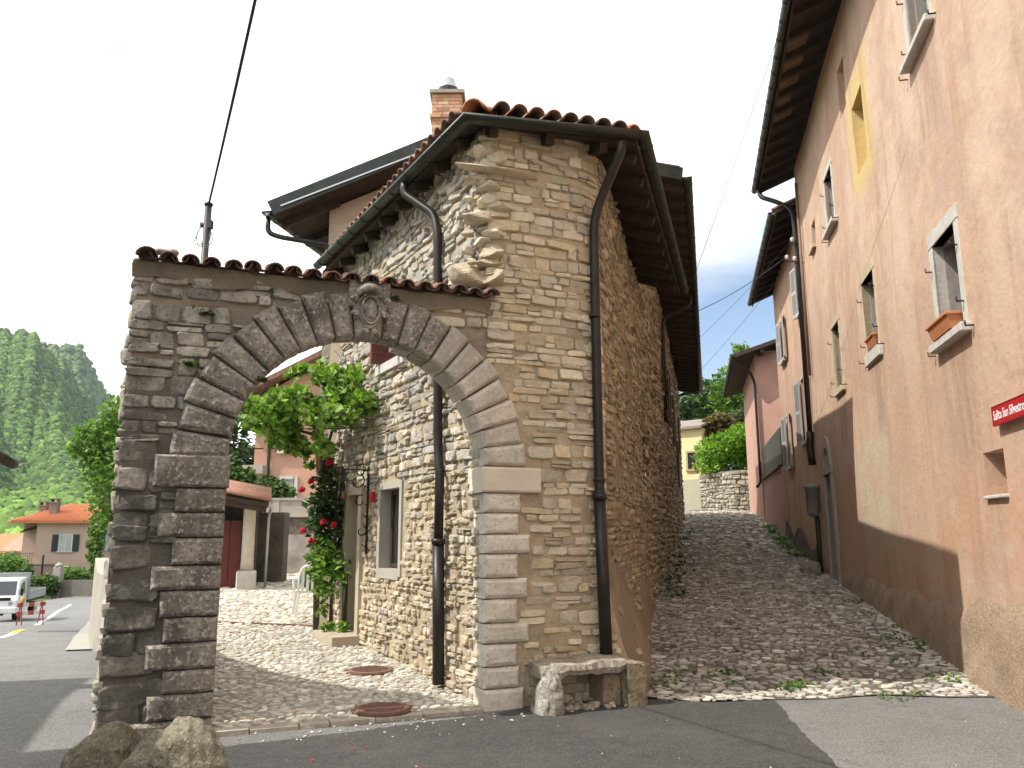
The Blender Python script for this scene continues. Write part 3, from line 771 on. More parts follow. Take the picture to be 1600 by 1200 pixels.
# left end and back of the pier
S2 = rubble(.02, .20, -.1, 3.95, (.12, .22), (.14, .28))
stones_obj('pier_end_stones', S2, lambda s, z, d: np.stack([J[0] + (UL - d) * U[0] + s * N[0], J[1] + (UL - d) * U[1] + s * N[1], z], -1), (.01, .05), palette([(.36, .33, .27), (.44, .40, .32)]), M_stone, arch)
# mortar bedding under the tiles
b = MB()
b.grid(lambda i, j: W(UL - .02 + (.20 - UL) * i, -.02 + .02 * math.sin(i * 40) + .26 * j, 3.95 + .05 * math.sin(j * math.pi) + .015 * math.sin(i * 57)), 60, 4)
b.grid(lambda i, j: W(UL - .02 + (.20 - UL) * i, .0 - .02 * j + .012 * math.sin(i * 46), 3.80 + .15 * j + .03 * math.sin(i * 23) * (1 - j)), 60, 3)
obj('mortar_bed', b, M_mortar_dark, arch)
# tiles of the coping
def barrel(b, p0, p1, r, th=.014, n=7, col=None, tap=.85, conc=False, upv=(0, 0, 1)):
    p0, p1 = np.array(p0, float), np.array(p1, float); d = p1 - p0; d /= np.linalg.norm(d); up = np.array(upv, float); sd = np.cross(d, up); sd /= np.linalg.norm(sd); up = np.cross(sd, d)
    if conc: up = -up
    vs = []
    for p, q in ((p0, 1), (p1, tap)):
        for rr in (r * q, r * q - th):
            for i in range(n + 1):
                a = math.pi * (i / n); vs.append(p + rr * (math.cos(a) * sd + .9 * math.sin(a) * up))
    m_ = n + 1; fs = []
    for i in range(n):
        fs += [(i, i + 1, 2 * m_ + i + 1, 2 * m_ + i), (m_ + i + 1, m_ + i, 3 * m_ + i, 3 * m_ + i + 1), (i + 1, i, m_ + i, m_ + i + 1), (2 * m_ + i, 2 * m_ + i + 1, 3 * m_ + i + 1, 3 * m_ + i)]
    fs += [(0, 2 * m_, 3 * m_, m_), (n, m_ + n, 3 * m_ + n, 2 * m_ + n)]
    return b.add(vs, fs, True, col)
TC = [(.20, .115, .085), (.16, .10, .08), (.26, .14, .095), (.14, .10, .085)]
nt_ = 19
for k in range(nt_):
    u = UL + .09 + k * (3.36 / nt_); c = rnd.choice(TC); j1 = rnd.uniform(-.012, .012); zt = 3.955 + rnd.uniform(-.008, .012)
    b = MB(); big = 1.2 if k == 0 else 1
    barrel(b, W(u + j1, -.13 + rnd.uniform(-.015, .01), zt), W(u + rnd.uniform(-.01, .01), .18, zt + .09), .078 * big, col=c)
    barrel(b, W(u + j1, .30, zt - .0), W(u, .10, zt + .095), .078 * big, col=c)
    if k < nt_ - 1:
        barrel(b, W(u + .088, -.11, zt + .055), W(u + .088, .2, zt + .13), .075, col=tuple(x * .8 for x in c), conc=True)
    obj('roof_tile', b, M_tile, arch)
b = MB(); blob(b, W(-2.98, .12, 4.10), .05, 2, .15, (1.5, 1, .55), .4, (.5, .46, .4), 3); obj('loose_stone', b, M_stone, arch)
# carved shield on the keystone
b = MB(); cs = (.33, .30, .255)
def shield_pt(t, sc):
    a = 2 * math.pi * t; x = .135 * math.sin(a) * (1 + .16 * math.cos(4 * a)); z_ = .20 * math.cos(a) * (1 + .05 * math.cos(5 * a))
    if z_ < 0: x *= 1 + .35 * z_ / .235
    return x * sc, z_ * sc
KZ = ZS + RA + .255
nS = 40
rings = [(1.0, -.03), (1.02, -.075), (.93, -.115), (.78, -.11), (.66, -.085), (.60, -.10), (.3, -.125), (.05, -.13)]
vs = []
for sc_, y in rings:
    for i in range(nS):
        x, z_ = shield_pt(i / nS, sc_)
        if sc_ < .7: x, z_ = .62 * sc_ / .66 * .135 * math.sin(2 * math.pi * i / nS) * 1.05, .62 * sc_ / .66 * .20 * math.cos(2 * math.pi * i / nS) * 1.1
        vs.append(W(UC + x, y, KZ + z_))
fs = [(r_ * nS + i, (r_ + 1) * nS + i, (r_ + 1) * nS + (i + 1) % nS, r_ * nS + (i + 1) % nS) for r_ in range(len(rings) - 1) for i in range(nS)] + [tuple((len(rings) - 1) * nS + i for i in range(nS - 1, -1, -1))]
b.add(vs, fs, True, cs)
def scroll(x, z_, r_, ex, turn=1.6, tk=.026):
    P = [W(UC + x + ex * (r_ * (1 - t * .75) * math.cos(2 * math.pi * turn * t)), -.11 - .03 * t, KZ + z_ + r_ * (1 - t * .75) * math.sin(2 * math.pi * turn * t)) for t in np.linspace(0, 1, 22)]
    b.tube(P, [tk * (1 - .5 * i / 21) for i in range(22)], 7, col=cs)
scroll(-.15, .08, .026, -1, .8, .026); scroll(.15, .08, .026, 1, .8, .026); scroll(-.14, -.06, .026, -1, .8, .024); scroll(.14, -.06, .026, 1, .8, .024); scroll(-.04, -.22, .022, -1, 1.2, .016); scroll(.04, -.22, .022, 1, 1.2, .016)
b.tube([W(UC + .085 * math.cos(a), -.122, KZ - .01 + .13 * math.sin(a)) for a in np.linspace(0, 2 * math.pi, 29)], .011, 7, col=cs)
b.tube([W(UC - .01 + .12 * math.cos(a), -.09 - .05 * math.sin(a), KZ + .11 + .09 * math.sin(a)) for a in np.linspace(-.5, math.pi + .35, 18)], [.018 + .024 * math.sin(math.pi * i / 17) for i in range(18)], 9, col=cs)
obj('carved_shield', b, M_ashlar_dark, arch)
b = MB(); dressed_block(b, [(UC - .2, 3.72), (UC + .2, 3.72), (UC + .2, 3.99), (UC - .2, 3.99)], -.07, .2, .02, lambda u, y, z: W(u, y, z), col=(.33, .29, .245)); obj('shield_backing', b, M_ashlar_dark, arch)

# ------------------------------------------------------------------ the wedge-shaped stone house in front
J1 = J + .03 * U; K1 = np.array([.97, 8.33]); FB = J1 + 5.35 * np.array([math.sin(R(-28)), math.cos(R(-28))])
def lane_wall(t, az=13.7): return K1 + t * np.array([math.sin(R(az)), math.cos(R(az))])
LB = lane_wall(5.45)
L1 = float(np.linalg.norm(FB - J1)); L2 = L1 + float(np.linalg.norm(K1 - J1))
def flare(s, z):
    t = np.clip((s - L2 + .25) / .4, 0, 1); t = t * t * (3 - 2 * t)
    return t * .34 * np.clip(1 - z / 1.25, 0, 1) ** 1.6 * np.clip(1.15 - (s - L2) / 7, .25, 1)
HP = Path([FB, J1, K1, LB], {1: .10, 2: .42}, flare=flare, wob=.018)
HP0 = Path([FB, J1, K1, LB], {1: .10, 2: .30})
fs_ = lambda t: L1 - t
house = root('stone_house', (.35, 8.6, 0), 0, 'wedge-shaped rubble stone house with rounded front corner, dark gutters and clay tiled roof', 'house')
ZT = 5.92
OPF = [(fs_(3.13), fs_(2.35), 1.15, 2.21, .34), (fs_(4.60), fs_(3.97), .17, 2.20, .32), (fs_(3.15), fs_(2.27), 3.81, 4.63, .26)]
b = MB(); wall_sheet(b, HP.map, 0, L1 - .03, -.2, ZT, OPF, .45, ends=False); obj('facade_wall', b, M_mortar, house)
b = MB(); wall_sheet(b, HP.map, L1 - .03, L2 + .12, -.2, ZT, (), .45, step=.08, dz=.25, ends=False); obj('front_wall', b, M_mortar, house)
OPL = []
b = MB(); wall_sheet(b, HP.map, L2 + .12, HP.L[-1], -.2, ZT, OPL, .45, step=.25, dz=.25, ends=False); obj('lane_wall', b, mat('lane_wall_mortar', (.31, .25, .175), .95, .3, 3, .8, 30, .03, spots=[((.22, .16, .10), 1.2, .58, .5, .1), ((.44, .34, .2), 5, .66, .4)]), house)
def near(ops, s, z, w_, h, m=.0):
    return any(o[0] - m < s + w_ / 2 and s - w_ / 2 < o[1] + m and o[2] - m < z + h / 2 and z - h / 2 < o[3] + m for o in ops)
# facade stones: large pale blocks above, small stones deep in mortar below
fskip = lambda s, z, w_, h: near(OPF, s, z, w_, h, .07)
Sa = rubble(.0, L1 - .12, 2.2, ZT, (.06, .145), (.10, .34), skip=fskip, gap=.011)
Sb = rubble(.0, L1 - .12, -.15, 2.2, (.055, .11), (.08, .22), skip=lambda s, z, w_, h: fskip(s, z, w_, h) or rng.random() < .16, gap=.012)
FT = palette([(.46, .42, .35), (.40, .37, .32), (.52, .47, .38), (.45, .38, .27), (.36, .34, .31)], spread=.13)
FT2 = palette([(.48, .42, .32), (.52, .46, .36), (.42, .35, .25), (.46, .38, .25)], spread=.13)
stones_obj('facade_stones', Sa, HP.map, (.012, .06), FT, M_facade, house, jit=.16, rot=.07, expo=7, round_=.8)
stones_obj('facade_stones', Sb, HP.map, (.01, .045), FT2, M_facade, house, jit=.2, rot=.12, expo=5)
# front stones: squared blocks; the dressed jamb and voussoirs of the arch take the lower left
def front_skip(s, z, w_, h):
    u = s - L1 + .03
    ul = u - w_ / 2
    if z < 2.32 and ul < .40 + (.22 if z > 1.95 else 0) and u < .6: return ul < .33 if z < 1.95 else ul < .52
    if z < 4.0:
        for cz in (z - h / 2, z + h / 2):
            r_ = math.hypot(ul - UC, cz - ZS)
            if cz > ZS and r_ < RA + .36: return True
        if ul < -.02: return True
    return rng.random() < (.30 if z < 1.1 else .12 if z < 2.6 else .02)
Sc = rubble(L1 - .035, L2 + .05, -.05, ZT, (.055, .15), (.09, .36), skip=front_skip, gap=.008)
Sc = Sc[Sc[:, 1] < ZT - .03]
FT3 = palette([(.59, .525, .405), (.53, .465, .35), (.64, .58, .46), (.49, .44, .35), (.56, .47, .32)], spread=.10)
stones_obj('front_stones', Sc, HP.map, (.008, .036), FT3, M_stone, house, jit=.08, expo=10, round_=.6)
# toothing stones left from a lost wall, on the corner above the arch
b = MB()
for q, (u, n_, z, w_, dp_, h) in enumerate(((-.03, .05, 4.87, .42, .34, .15), (.01, .10, 4.62, .27, .30, .12), (.10, .0, 4.70, .26, .2, .17), (.07, .03, 4.47, .34, .3, .16), (-.10, .14, 4.26, .46, .4, .32), (.10, .02, 4.22, .38, .26, .2), (.03, .04, 5.06, .30, .26, .17),
        (.06, .02, 5.21, .32, .24, .14), (.16, -.03, 4.98, .3, .14, .12), (.05, .05, 5.47, .3, .26, .15), (.02, .05, 5.62, .28, .26, .16), (.14, -.02, 5.55, .26, .16, .2), (-.16, .28, 4.18, .34, .3, .2), (.06, .02, 4.36, .26, .22, .1))):
    c = np.array(rnd.choice([(.56, .49, .37), (.62, .56, .44), (.50, .43, .31)])); rock(b, W(u, n_, z), (w_ * .95, dp_ * .95, h * 1.05), AU + rnd.uniform(-.6, .6), tuple(c * .92), q + 3, -9, .035, 90, (40, 26), False, (.38, .66))
rock(b, W(.14, -.04, 5.36), (.80, .24, .085), AU + .03, (.54, .475, .36), 77, -9, .04, 60, (40, 18), False, (.5, .9))
for k in range(26):
    w_ = rnd.uniform(.10, .24); rock(b, W(.10 - rnd.uniform(0, .22) * (1 if rnd.random() < .5 else .4), rnd.uniform(-.02, .30), rnd.uniform(4.15, 5.75)), (w_ * 1.3, w_ * 1.1, rnd.uniform(.06, .12)), AU + rnd.uniform(-.6, .6), rnd.choice([(.52, .455, .345), (.58, .52, .41), (.46, .40, .29)]), 50 + k, -9, .035, 90, (26, 16), False, (.38, .66))
obj('toothing_stones', b, M_stone, house)
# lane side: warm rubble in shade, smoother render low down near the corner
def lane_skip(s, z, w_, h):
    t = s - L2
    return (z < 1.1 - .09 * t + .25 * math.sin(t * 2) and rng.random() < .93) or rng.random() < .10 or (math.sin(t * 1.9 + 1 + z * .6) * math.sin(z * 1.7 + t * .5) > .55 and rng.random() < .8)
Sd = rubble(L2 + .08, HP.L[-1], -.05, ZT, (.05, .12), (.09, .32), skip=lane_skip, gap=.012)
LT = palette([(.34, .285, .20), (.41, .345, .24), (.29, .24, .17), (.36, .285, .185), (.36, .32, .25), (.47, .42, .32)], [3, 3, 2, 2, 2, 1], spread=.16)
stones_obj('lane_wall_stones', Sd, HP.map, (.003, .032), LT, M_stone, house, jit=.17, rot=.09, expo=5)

# openings of the facade
M_frame = mat('plaster_surround', (.39, .365, .315), .9, .12, 5, .4, 60, .006)
M_doorw = mat('door_wood', (.06, .04, .028), .6, .3, 9, .2, 40, streak=False)
M_shut = mat('brown_red_shutter', (.16, .055, .045), .65, .2, 7, .15, 40)
def fbox(mb, t0, t1, z0, z1, d0, d1, col=None):     # a box on the facade between t0 and t1, depth d0 (in) .. d1 (out)
    lo = HP0.map(np.array([fs_(t1), fs_(t0), fs_(t0), fs_(t1)]), np.full(4, z0), np.array([d1, d1, d0, d0])); hi = lo.copy(); hi[:, 2] = z1
    return mb.hexa(list(lo) + list(hi), col=col)
b = MB(); fbox(b, 2.44, 3.04, 1.24, 2.13, -.17, -.14); win = obj('window', b, M_glass, house)
b = MB(); fbox(b, 2.39, 2.45, 1.19, 2.17, -.17, -.12); fbox(b, 3.03, 3.09, 1.19, 2.17, -.17, -.12); fbox(b, 2.45, 3.03, 2.11, 2.17, -.17, -.12); fbox(b, 2.45, 3.03, 1.19, 1.24, -.17, -.12); obj('frame', b, M_doorw, win)
b = MB()
for a in ((2.30, 2.38, 1.10, 2.26), (3.10, 3.19, 1.10, 2.26), (2.38, 3.10, 2.18, 2.26), (2.38, 3.10, 1.06, 1.18)): fbox(b, *a, -.30, .03)
obj('surround', b, M_frame, win)
b = MB(); fbox(b, 4.01, 4.54, .2, 2.16, -.20, -.15); door = obj('door', b, M_doorw, house)
b = MB()
for a in ((3.86, 4.0, .2, 2.3), (4.55, 4.72, .2, 2.3), (4.0, 4.55, 2.17, 2.3)): fbox(b, *a, -.31, .05)
obj('door_frame', b, mat('limestone_frame', (.44, .38, .28), .9, .15, 4, .35, 60, .006), door)
b = MB(); fbox(b, 3.75, 4.75, .05, .27, -.05, .42); obj('door_step', b, mat('step_stone', (.42, .36, .27), .9, .2, 6, .4, 60), house)
b = MB(); fbox(b, 2.36, 3.06, 3.9, 4.56, -.25, -.2); win2 = obj('window', b, M_glass, house)
b = MB()
for a in ((2.30, 2.38, 3.84, 4.6), (3.04, 3.12, 3.84, 4.6), (2.67, 2.74, 3.9, 4.6), (2.38, 3.04, 3.84, 3.9)): fbox(b, *a, -.24, -.17)
obj('frame', b, mat('white_frame', (.66, .65, .62), .6, .1, 5, .1), win2)
b = MB(); fbox(b, 2.18, 3.26, 3.72, 3.84, -.24, .10); obj('sill', b, mat('sill_stone', (.52, .50, .47), .85, .15, 6, .3), win2)
for t0, t1 in ((2.30, 2.36), (3.06, 3.12)):
    b = MB(); fbox(b, t0, t1, 3.86, 4.56, -.2, .22)
    for k in range(9): fbox(b, t0 - .012, t1 + .012, 3.92 + k * .07, 3.945 + k * .07, -.16, .2)
    obj('shutter', b, M_shut, win2)

# roof of the front house
EL, FL_, FR_, ER = np.array([-3.12, 12.55]), np.array([-.40, 7.57]), np.array([1.37, 8.12]), np.array([2.98, 13.6])
ZE, TP = 5.80, math.tan(R(19))
def edge_n(a, b_):  # inward unit normal
    d = b_ - a; d /= np.linalg.norm(d); return np.array([-d[1], d[0]])
edges = [(EL, FL_), (FL_, FR_), (FR_, ER)]
nE = [edge_n(*e) for e in edges]; cE = [n_ @ e[0] for n_, e in zip(nE, edges)]
Amat = np.array([nE[0] - nE[1], nE[2] - nE[1]]); apex = np.linalg.solve(Amat, np.array([cE[0] - cE[1], cE[2] - cE[1]]))
rd = np.array([(nE[0] - nE[2])[1], -(nE[0] - nE[2])[0]]); rd = rd / np.linalg.norm(rd); rd = rd if rd[1] > 0 else -rd
ridge_b = apex + rd * ((13.0 - apex[1]) / rd[1])
hz = lambda p: ZE + TP * min(n_ @ p - c for n_, c in zip(nE, cE))
P3 = lambda p, dz=0: (p[0], p[1], hz(p) + dz)
def slab(mb, poly, th=.07):
    n_ = len(poly); vs = [P3(p) for p in poly] + [P3(p, th) for p in poly]
    mb.add(vs, [tuple(range(n_ - 1, -1, -1)), tuple(range(n_, 2 * n_))] + [(i, (i + 1) % n_, n_ + (i + 1) % n_, n_ + i) for i in range(n_)])
b = MB(); slab(b, [FL_, FR_, apex]); slab(b, [EL, FL_, apex, ridge_b]); slab(b, [FR_, ER, ridge_b, apex])
roof = obj('roof', b, M_wood, house)
def tile_rows(mb, a, b_, i_, r=.085, step=.19, off=.15, start=-.12):
    if i_ == 2: start = .0
    d = b_ - a; L = np.linalg.norm(d); d = d / L; n_ = nE[i_]; s = .1
    while s < L - .05:
        p = a + d * s; k = 0; q = p + n_ * start; c = rnd.choice([(.34, .17, .11), (.28, .14, .10), (.24, .14, .10), (.38, .20, .12), (.20, .13, .10)])
        while k < 24:
            q2 = q + n_ * .36
            dist = [m_ @ q2 - cc for m_, cc in zip(nE, cE)]
            if dist[i_] > min(dist) + .02 or q2[1] > 13.0: break
            z0_, z1_ = ZE + TP * (n_ @ q - cE[i_]) + off + .01, ZE + TP * (n_ @ q2 - cE[i_]) + off - .012
            barrel(mb, (q[0], q[1], z0_), (q2[0], q2[1], z1_), r, col=c); q = q2; k += 1
        s += step
    return mb
b = MB(); tile_rows(b, FL_, FR_, 1); obj('roof_tiles', b, M_tile, roof)
b = MB(); tile_rows(b, EL, FL_, 0); tile_rows(b, FR_, ER, 2); obj('roof_tiles', b, M_tile, roof)
M_tile_red = mat('hip_tile_clay', (.52, .20, .10), .8, .2, 10, .3, 60, spots=[((.2, .12, .09), 7, .62, .6)])
b = MB()
for c0 in (FL_, FR_):
    dd = apex - c0; L = np.linalg.norm(dd); dd = dd / L; k = 0; s = .0
    while s + .36 < L:
        p, q = c0 + dd * s, c0 + dd * (s + .40); barrel(b, (p[0], p[1], hz(p) + .13), (q[0], q[1], hz(q) + .105), .125, th=.018); s += .36
s = 0
while s + .4 < np.linalg.norm(ridge_b - apex): p, q = apex + rd * s, apex + rd * (s + .4); barrel(b, (p[0], p[1], hz(p) + .13), (q[0], q[1], hz(q) + .12), .125, th=.018); s += .37
obj('hip_tiles', b, M_tile_red, roof)
# rafters under the eaves
for (a, c), n_ in zip(edges, nE):
    L = np.linalg.norm(c - a); d = (c - a) / L; s = .25
    while s < L - .1:
        p = a + d * s; q = p + n_ * 1.0; b = MB(); b.beam((p[0] + n_[0] * .04, p[1] + n_[1] * .04, ZE - .055), (q[0], q[1], ZE + TP * 1.0 - .055), .09, .11); obj('rafter', b, M_wood, roof); s += .62
# gutters: half-round sweep on the eave line, corners mitred
def half_gutter(mb, line, r=.075, n=9):
    P = [np.array(p, float) for p in line]; vs = []; k = len(P)
    for i in range(k):
        d0 = P[i] - P[i - 1] if i else P[1] - P[0]; d1 = P[i + 1] - P[i] if i < k - 1 else d0
        d0 = d0 / np.linalg.norm(d0); d1 = d1 / np.linalg.norm(d1); n0 = np.array([d0[1], -d0[0], 0]); n1 = np.array([d1[1], -d1[0], 0])
        sd = n0 + n1; sd = sd / (sd @ sd) * 2
        for rr in (r, r - .006):
            for j in range(n + 1):
                a = math.pi * j / n; vs.append(P[i] + sd * rr * math.cos(a) + np.array([0, 0, -rr * math.sin(a)]))
    m_ = n + 1; fs = []
    for i in range(k - 1):
        o, o2 = i * 2 * m_, (i + 1) * 2 * m_
        for j in range(n): fs += [(o + j + 1, o + j, o2 + j, o2 + j + 1), (o + m_ + j, o + m_ + j + 1, o2 + m_ + j + 1, o2 + m_ + j)]
        fs += [(o, o + m_, o2 + m_, o2), (o + n, o2 + n, o2 + m_ + n, o + m_ + n)]
    for o in (0, (k - 1) * 2 * m_): fs += [tuple(o + j for j in range(n + 1))]
    mb.add(vs, fs, True)
    for a, c in zip(P[:-1], P[1:]):         # seams and straps
        L = np.linalg.norm(c - a); s = .3
        while s < L:
            p = a + (c - a) * s / L; d = (c - a) / L; sd = np.array([d[1], -d[0], 0])
            mb.tube([p - d * .012 + sd * (r + .004) * math.cos(t) + np.array([0, 0, -(r + .004) * math.sin(t)]) for t in np.linspace(0, math.pi, 9)], .006, 5, col=(1.6, 1.6, 1.6)); s += .55
    # rolled front lip
    return mb
ZG = ZE + .02
out = lambda p, n_, k=.085: p - n_ * k
gl = [out(EL, nE[0]), None, None, out(ER, nE[2])]
def corner(p, n0, n1, k=.085): s_ = n0 + n1; return p - s_ / (s_ @ s_) * 2 * k
gl[1] = corner(FL_, nE[0], nE[1]); gl[2] = corner(FR_, nE[1], nE[2])
b = MB(); half_gutter(b, [(p[0], p[1], ZG + dz) for p, dz in zip(gl, (.15, -.03, .09, .02))]); obj('gutter', b, M_gutter, house)
# downpipes
def pipe_obj(pts, r, parent, mm=None, straps=(), name='downpipe', lower=None):
    b = MB(); P = smooth_line(pts, 6); b.tube(P, r, 12)
    if lower: b.tube([lower[0], lower[1]], lower[2], 12); b.tube([lower[1], np.array(lower[1]) + np.array([0, 0, .06])], lower[2] * 1.18, 12)
    for p in straps: b.tube([np.array(p) - np.array([0, 0, .02]), np.array(p) + np.array([0, 0, .02])], r * 1.2, 12)
    return obj(name, b, mm or M_pipe, parent)
def hp(s, z, d): return tuple(HP.map(np.array(s), np.array(z), np.array(d)).reshape(3))
sF = L1 + 1.17
gp = np.array(gl[1]) + (np.array(gl[2]) - np.array(gl[1])) * .865
pipe_obj([(gp[0], gp[1], ZG - .06), (gp[0], gp[1], ZG - .16), hp(sF + .02, 5.05, .09), hp(sF + .02, 4.6, .085), hp(sF, 2.0, .085), hp(sF + .02, .45, .085)], .052, house, straps=[hp(sF, 2.15, .085), hp(sF, 2.02, .085), hp(sF, 3.9, .085)],
         lower=(hp(sF + .02, .36, .09), hp(sF, 1.95, .088), .063))
tq = .95
gq = np.array(gl[1]) + (np.array(gl[0]) - np.array(gl[1])) * .31
pipe_obj([(gq[0], gq[1], ZG - .02), (gq[0], gq[1], ZG - .17), hp(fs_(1.2), 5.3, .10), hp(fs_(1.12), 5.05, .09), hp(fs_(1.03), 2.55, .09), hp(fs_(.93), 2.25, .10), hp(fs_(.92), 1.5, .10)], .05, house, straps=[hp(fs_(1.08), 4.3, .09)],
         lower=(hp(fs_(.9), .10, .10), hp(fs_(.92), 1.5, .10), .062))

# ------------------------------------------------------------------ the gabled house behind
gab = root('gabled_house', (0, 14, 0), 0, 'taller house behind the stone one, with plastered gable, dark verge boards and brick chimney', 'house')
GA, GB_ = np.array([-3.08, 12.72]), LB + np.array([.0, .0])
LE = lane_wall(29.0) + np.array([.42, 0])
GP = Path([lane_wall(5.3), LE - np.array([.55, .3]), LE + np.array([-1.6, 1.6])], {1: 1.5}, wob=.03)
def g_h(x): return min(6.72 + .525 * (x + 3.9), 8.30 - .121 * (x + .9))
M_gable = mat('gable_plaster', (.44, .36, .265), .92, .14, 2.5, .35, 50, .008, spots=[((.30, .245, .19), 1.5, .6, .5)])
M_gable_s = M_mortar
gd = GB_ - GA; GL = np.linalg.norm(gd); gd = gd / GL; gn = np.array([gd[1], -gd[0]])
b = MB(); xs = np.linspace(0, GL, 24); vs = []; fs = []
for x in xs:
    p = GA + gd * x
    for q in (p, p - gn * .45): vs += [(q[0], q[1], -.1), (q[0], q[1], g_h(p[0]) - .12)]
for i in range(len(xs) - 1):
    o = 4 * i; fs += [(o, o + 4, o + 5, o + 1), (o + 2, o + 3, o + 7, o + 6), (o + 1, o + 5, o + 7, o + 3)]
fs += [(0, 1, 3, 2)]
b.add(vs, fs); obj('gable_wall', b, M_gable, gab)
# left (yard) side wall
GS = GA + np.array([math.sin(R(13.7)), math.cos(R(13.7))]) * 20
b = MB(); pw = Path([GS, GA]); wall_sheet(b, pw.map, 0, 20, -.1, 6.75, (), .4, step=2, dz=2); obj('yard_wall', b, M_gable, gab)
# exposed stone on the lower gable beside the yard, and the quoins of the corner
gmp = lambda s, z, d: np.stack([GA[0] + gd[0] * s + gn[0] * d, GA[1] + gd[1] * s + gn[1] * d, z], -1)
Sg = rubble(0, .75, -.1, 5.4, (.08, .16), (.14, .32), gap=.02)
stones_obj('gable_stones', Sg, gmp, (.02, .05), FT, M_facade, gab, jit=.16)
b = MB(); z = 2.6; k = 0
while z < 5.3:
    h = rnd.uniform(.2, .27); l_ = .34 if k % 2 else .24
    p0, p1 = GA - gd * .03 + gn * .045, GA + gd * l_ + gn * .045
    q0, q1 = p0 - gn * .3, p1 - gn * .3
    lo = [(p0[0], p0[1], z), (p1[0], p1[1], z), (q1[0], q1[1], z), (q0[0], q0[1], z)]
    b.hexa(lo + [(x, y, z + h - .02) for x, y, _ in lo], col=tuple(np.array((.50, .45, .36)) * rnd.uniform(.88, 1.1))); z += h; k += 1
obj('quoins', b, M_stone, gab)
# lane wall of the gabled house with slit windows
GOP = [(9.4, 9.95, 4.6, 6.2, .25), (12.6, 13.2, 4.4, 6.0, .25), (15.2, 15.8, 3.2, 4.8, .25), (6.9, 7.4, 5.2, 6.5, .2), (17.5, 18.1, 4.6, 6.0, .25)]
b = MB(); wall_sheet(b, GP.map, 0, GP.L[-1], -.1, 7.85, GOP, .45, step=.5, dz=.8, ends=False); obj('lane_wall', b, MATS['lane_wall_mortar'], gab)
Sg2 = rubble(.05, GP.L[-1] - .5, .2, 7.8, (.09, .18), (.2, .5), skip=lambda s, z, w_, h: near(GOP, s, z, w_, h, .05) or rng.random() < .22, gap=.03)
stones_obj('lane_wall_stones', Sg2, GP.map, (.02, .055), LT, M_stone, gab, jit=.18, rot=.08, expo=3.4, K=8)
def gbox(mb, s0, s1, z0, z1, d0, d1, col=None):
    lo = GP.map(np.array([s0, s1, s1, s0]), np.full(4, z0), np.array([d1, d1, d0, d0])); hi = lo.copy(); hi[:, 2] = z1; return mb.hexa(list(lo) + list(hi), col=col)
for o in GOP:
    b = MB(); gbox(b, o[0] + .04, o[1] - .04, o[2] + .04, o[3] - .04, -.24, -.2); wv = obj('window', b, M_glass, gab)
    b = MB(); gbox(b, o[0] - .08, o[1] + .08, o[2] - .1, o[2], -.2, .09); obj('sill', b, MATS['sill_stone'], wv)
    b = MB(); gbox(b, o[0] - .34, o[0] - .02, o[2], o[3], .06, .10); obj('shutter', b, M_doorw, wv)
    b = MB(); gbox(b, o[1] + .02, o[1] + .34, o[2], o[3], .06, .10); obj('shutter', b, M_doorw, wv)
# roof of the gabled house
TA = R(13.7); ta = np.array([math.sin(TA), math.cos(TA)]); tx = np.array([math.cos(TA), -math.sin(TA)])
g0 = np.array([-3.9, 12.18]); e0 = np.array([3.06, 13.3])
gd2 = (e0 - g0) / np.linalg.norm(e0 - g0)
def ridge_of():
    k = (-.9 + 3.9) / (e0[0] - g0[0]); return g0 + (e0 - g0) * k
r0 = ridge_of(); ZL, ZR_, ZRI = 6.72, 7.82, 6.72 + .525 * (-.9 + 3.9)
LEN = 23.3; LENL = 21
def roof_face(mb, a, za_, c, zc_, la, lc, th):
    pa, pc = a + ta * la, c + ta * lc
    lo = [(a[0], a[1], za_), (c[0], c[1], zc_), (pc[0], pc[1], zc_), (pa[0], pa[1], za_)]; return mb.hexa(lo + [(x, y, z + th) for x, y, z in lo])
b = MB(); roof_face(b, g0, ZL, r0, ZRI, LENL, LENL, .16); roof_face(b, r0, ZRI, e0, ZR_, LENL, LEN, .16); grf = obj('roof', b, M_wood, gab)
# verge board with a bright metal edge
b = MB()
for a, za_, c, zc_ in ((g0, ZL, r0, ZRI), (r0, ZRI, e0, ZR_)):
    fwd = -ta * .03; b.beam((a[0] + fwd[0], a[1] + fwd[1], za_ + .09), (c[0] + fwd[0], c[1] + fwd[1], zc_ + .09), .04, .24)
obj('verge_board', b, M_gutter, grf)
b = MB(); fwd = -ta * .056; b.beam((g0[0] + .18 + fwd[0], g0[1] + fwd[1], ZL + .03 + .09), (r0[0] + fwd[0], r0[1] + fwd[1], ZRI - .03), .02, .022); obj('verge_trim', b, mat('bright_trim', (.55, .55, .54), .3, .1, 4, 0, metallic=.8), grf)
b = MB()
for k in range(9):
    s = .35 + k * .8
    for (a, za_, c, zc_) in ((g0, ZL, r0, ZRI),):
        p = a + ta * s; q = a + (c - a) * .3 + ta * s; b.beam((p[0], p[1], za_ - .06), (q[0], q[1], za_ + (zc_ - za_) * .3 - .06), .1, .12); obj('rafter', b, M_wood, grf); b = MB()
for k in range(34):
    s = .35 + k * .66; p = e0 + ta * s; q = e0 + (r0 - e0) * .45 + ta * s; b.beam((p[0], p[1], ZR_ - .06), (q[0], q[1], ZR_ + (ZRI - ZR_) * .45 - .06), .1, .12); obj('rafter', b, M_wood, grf); b = MB()
b = MB()
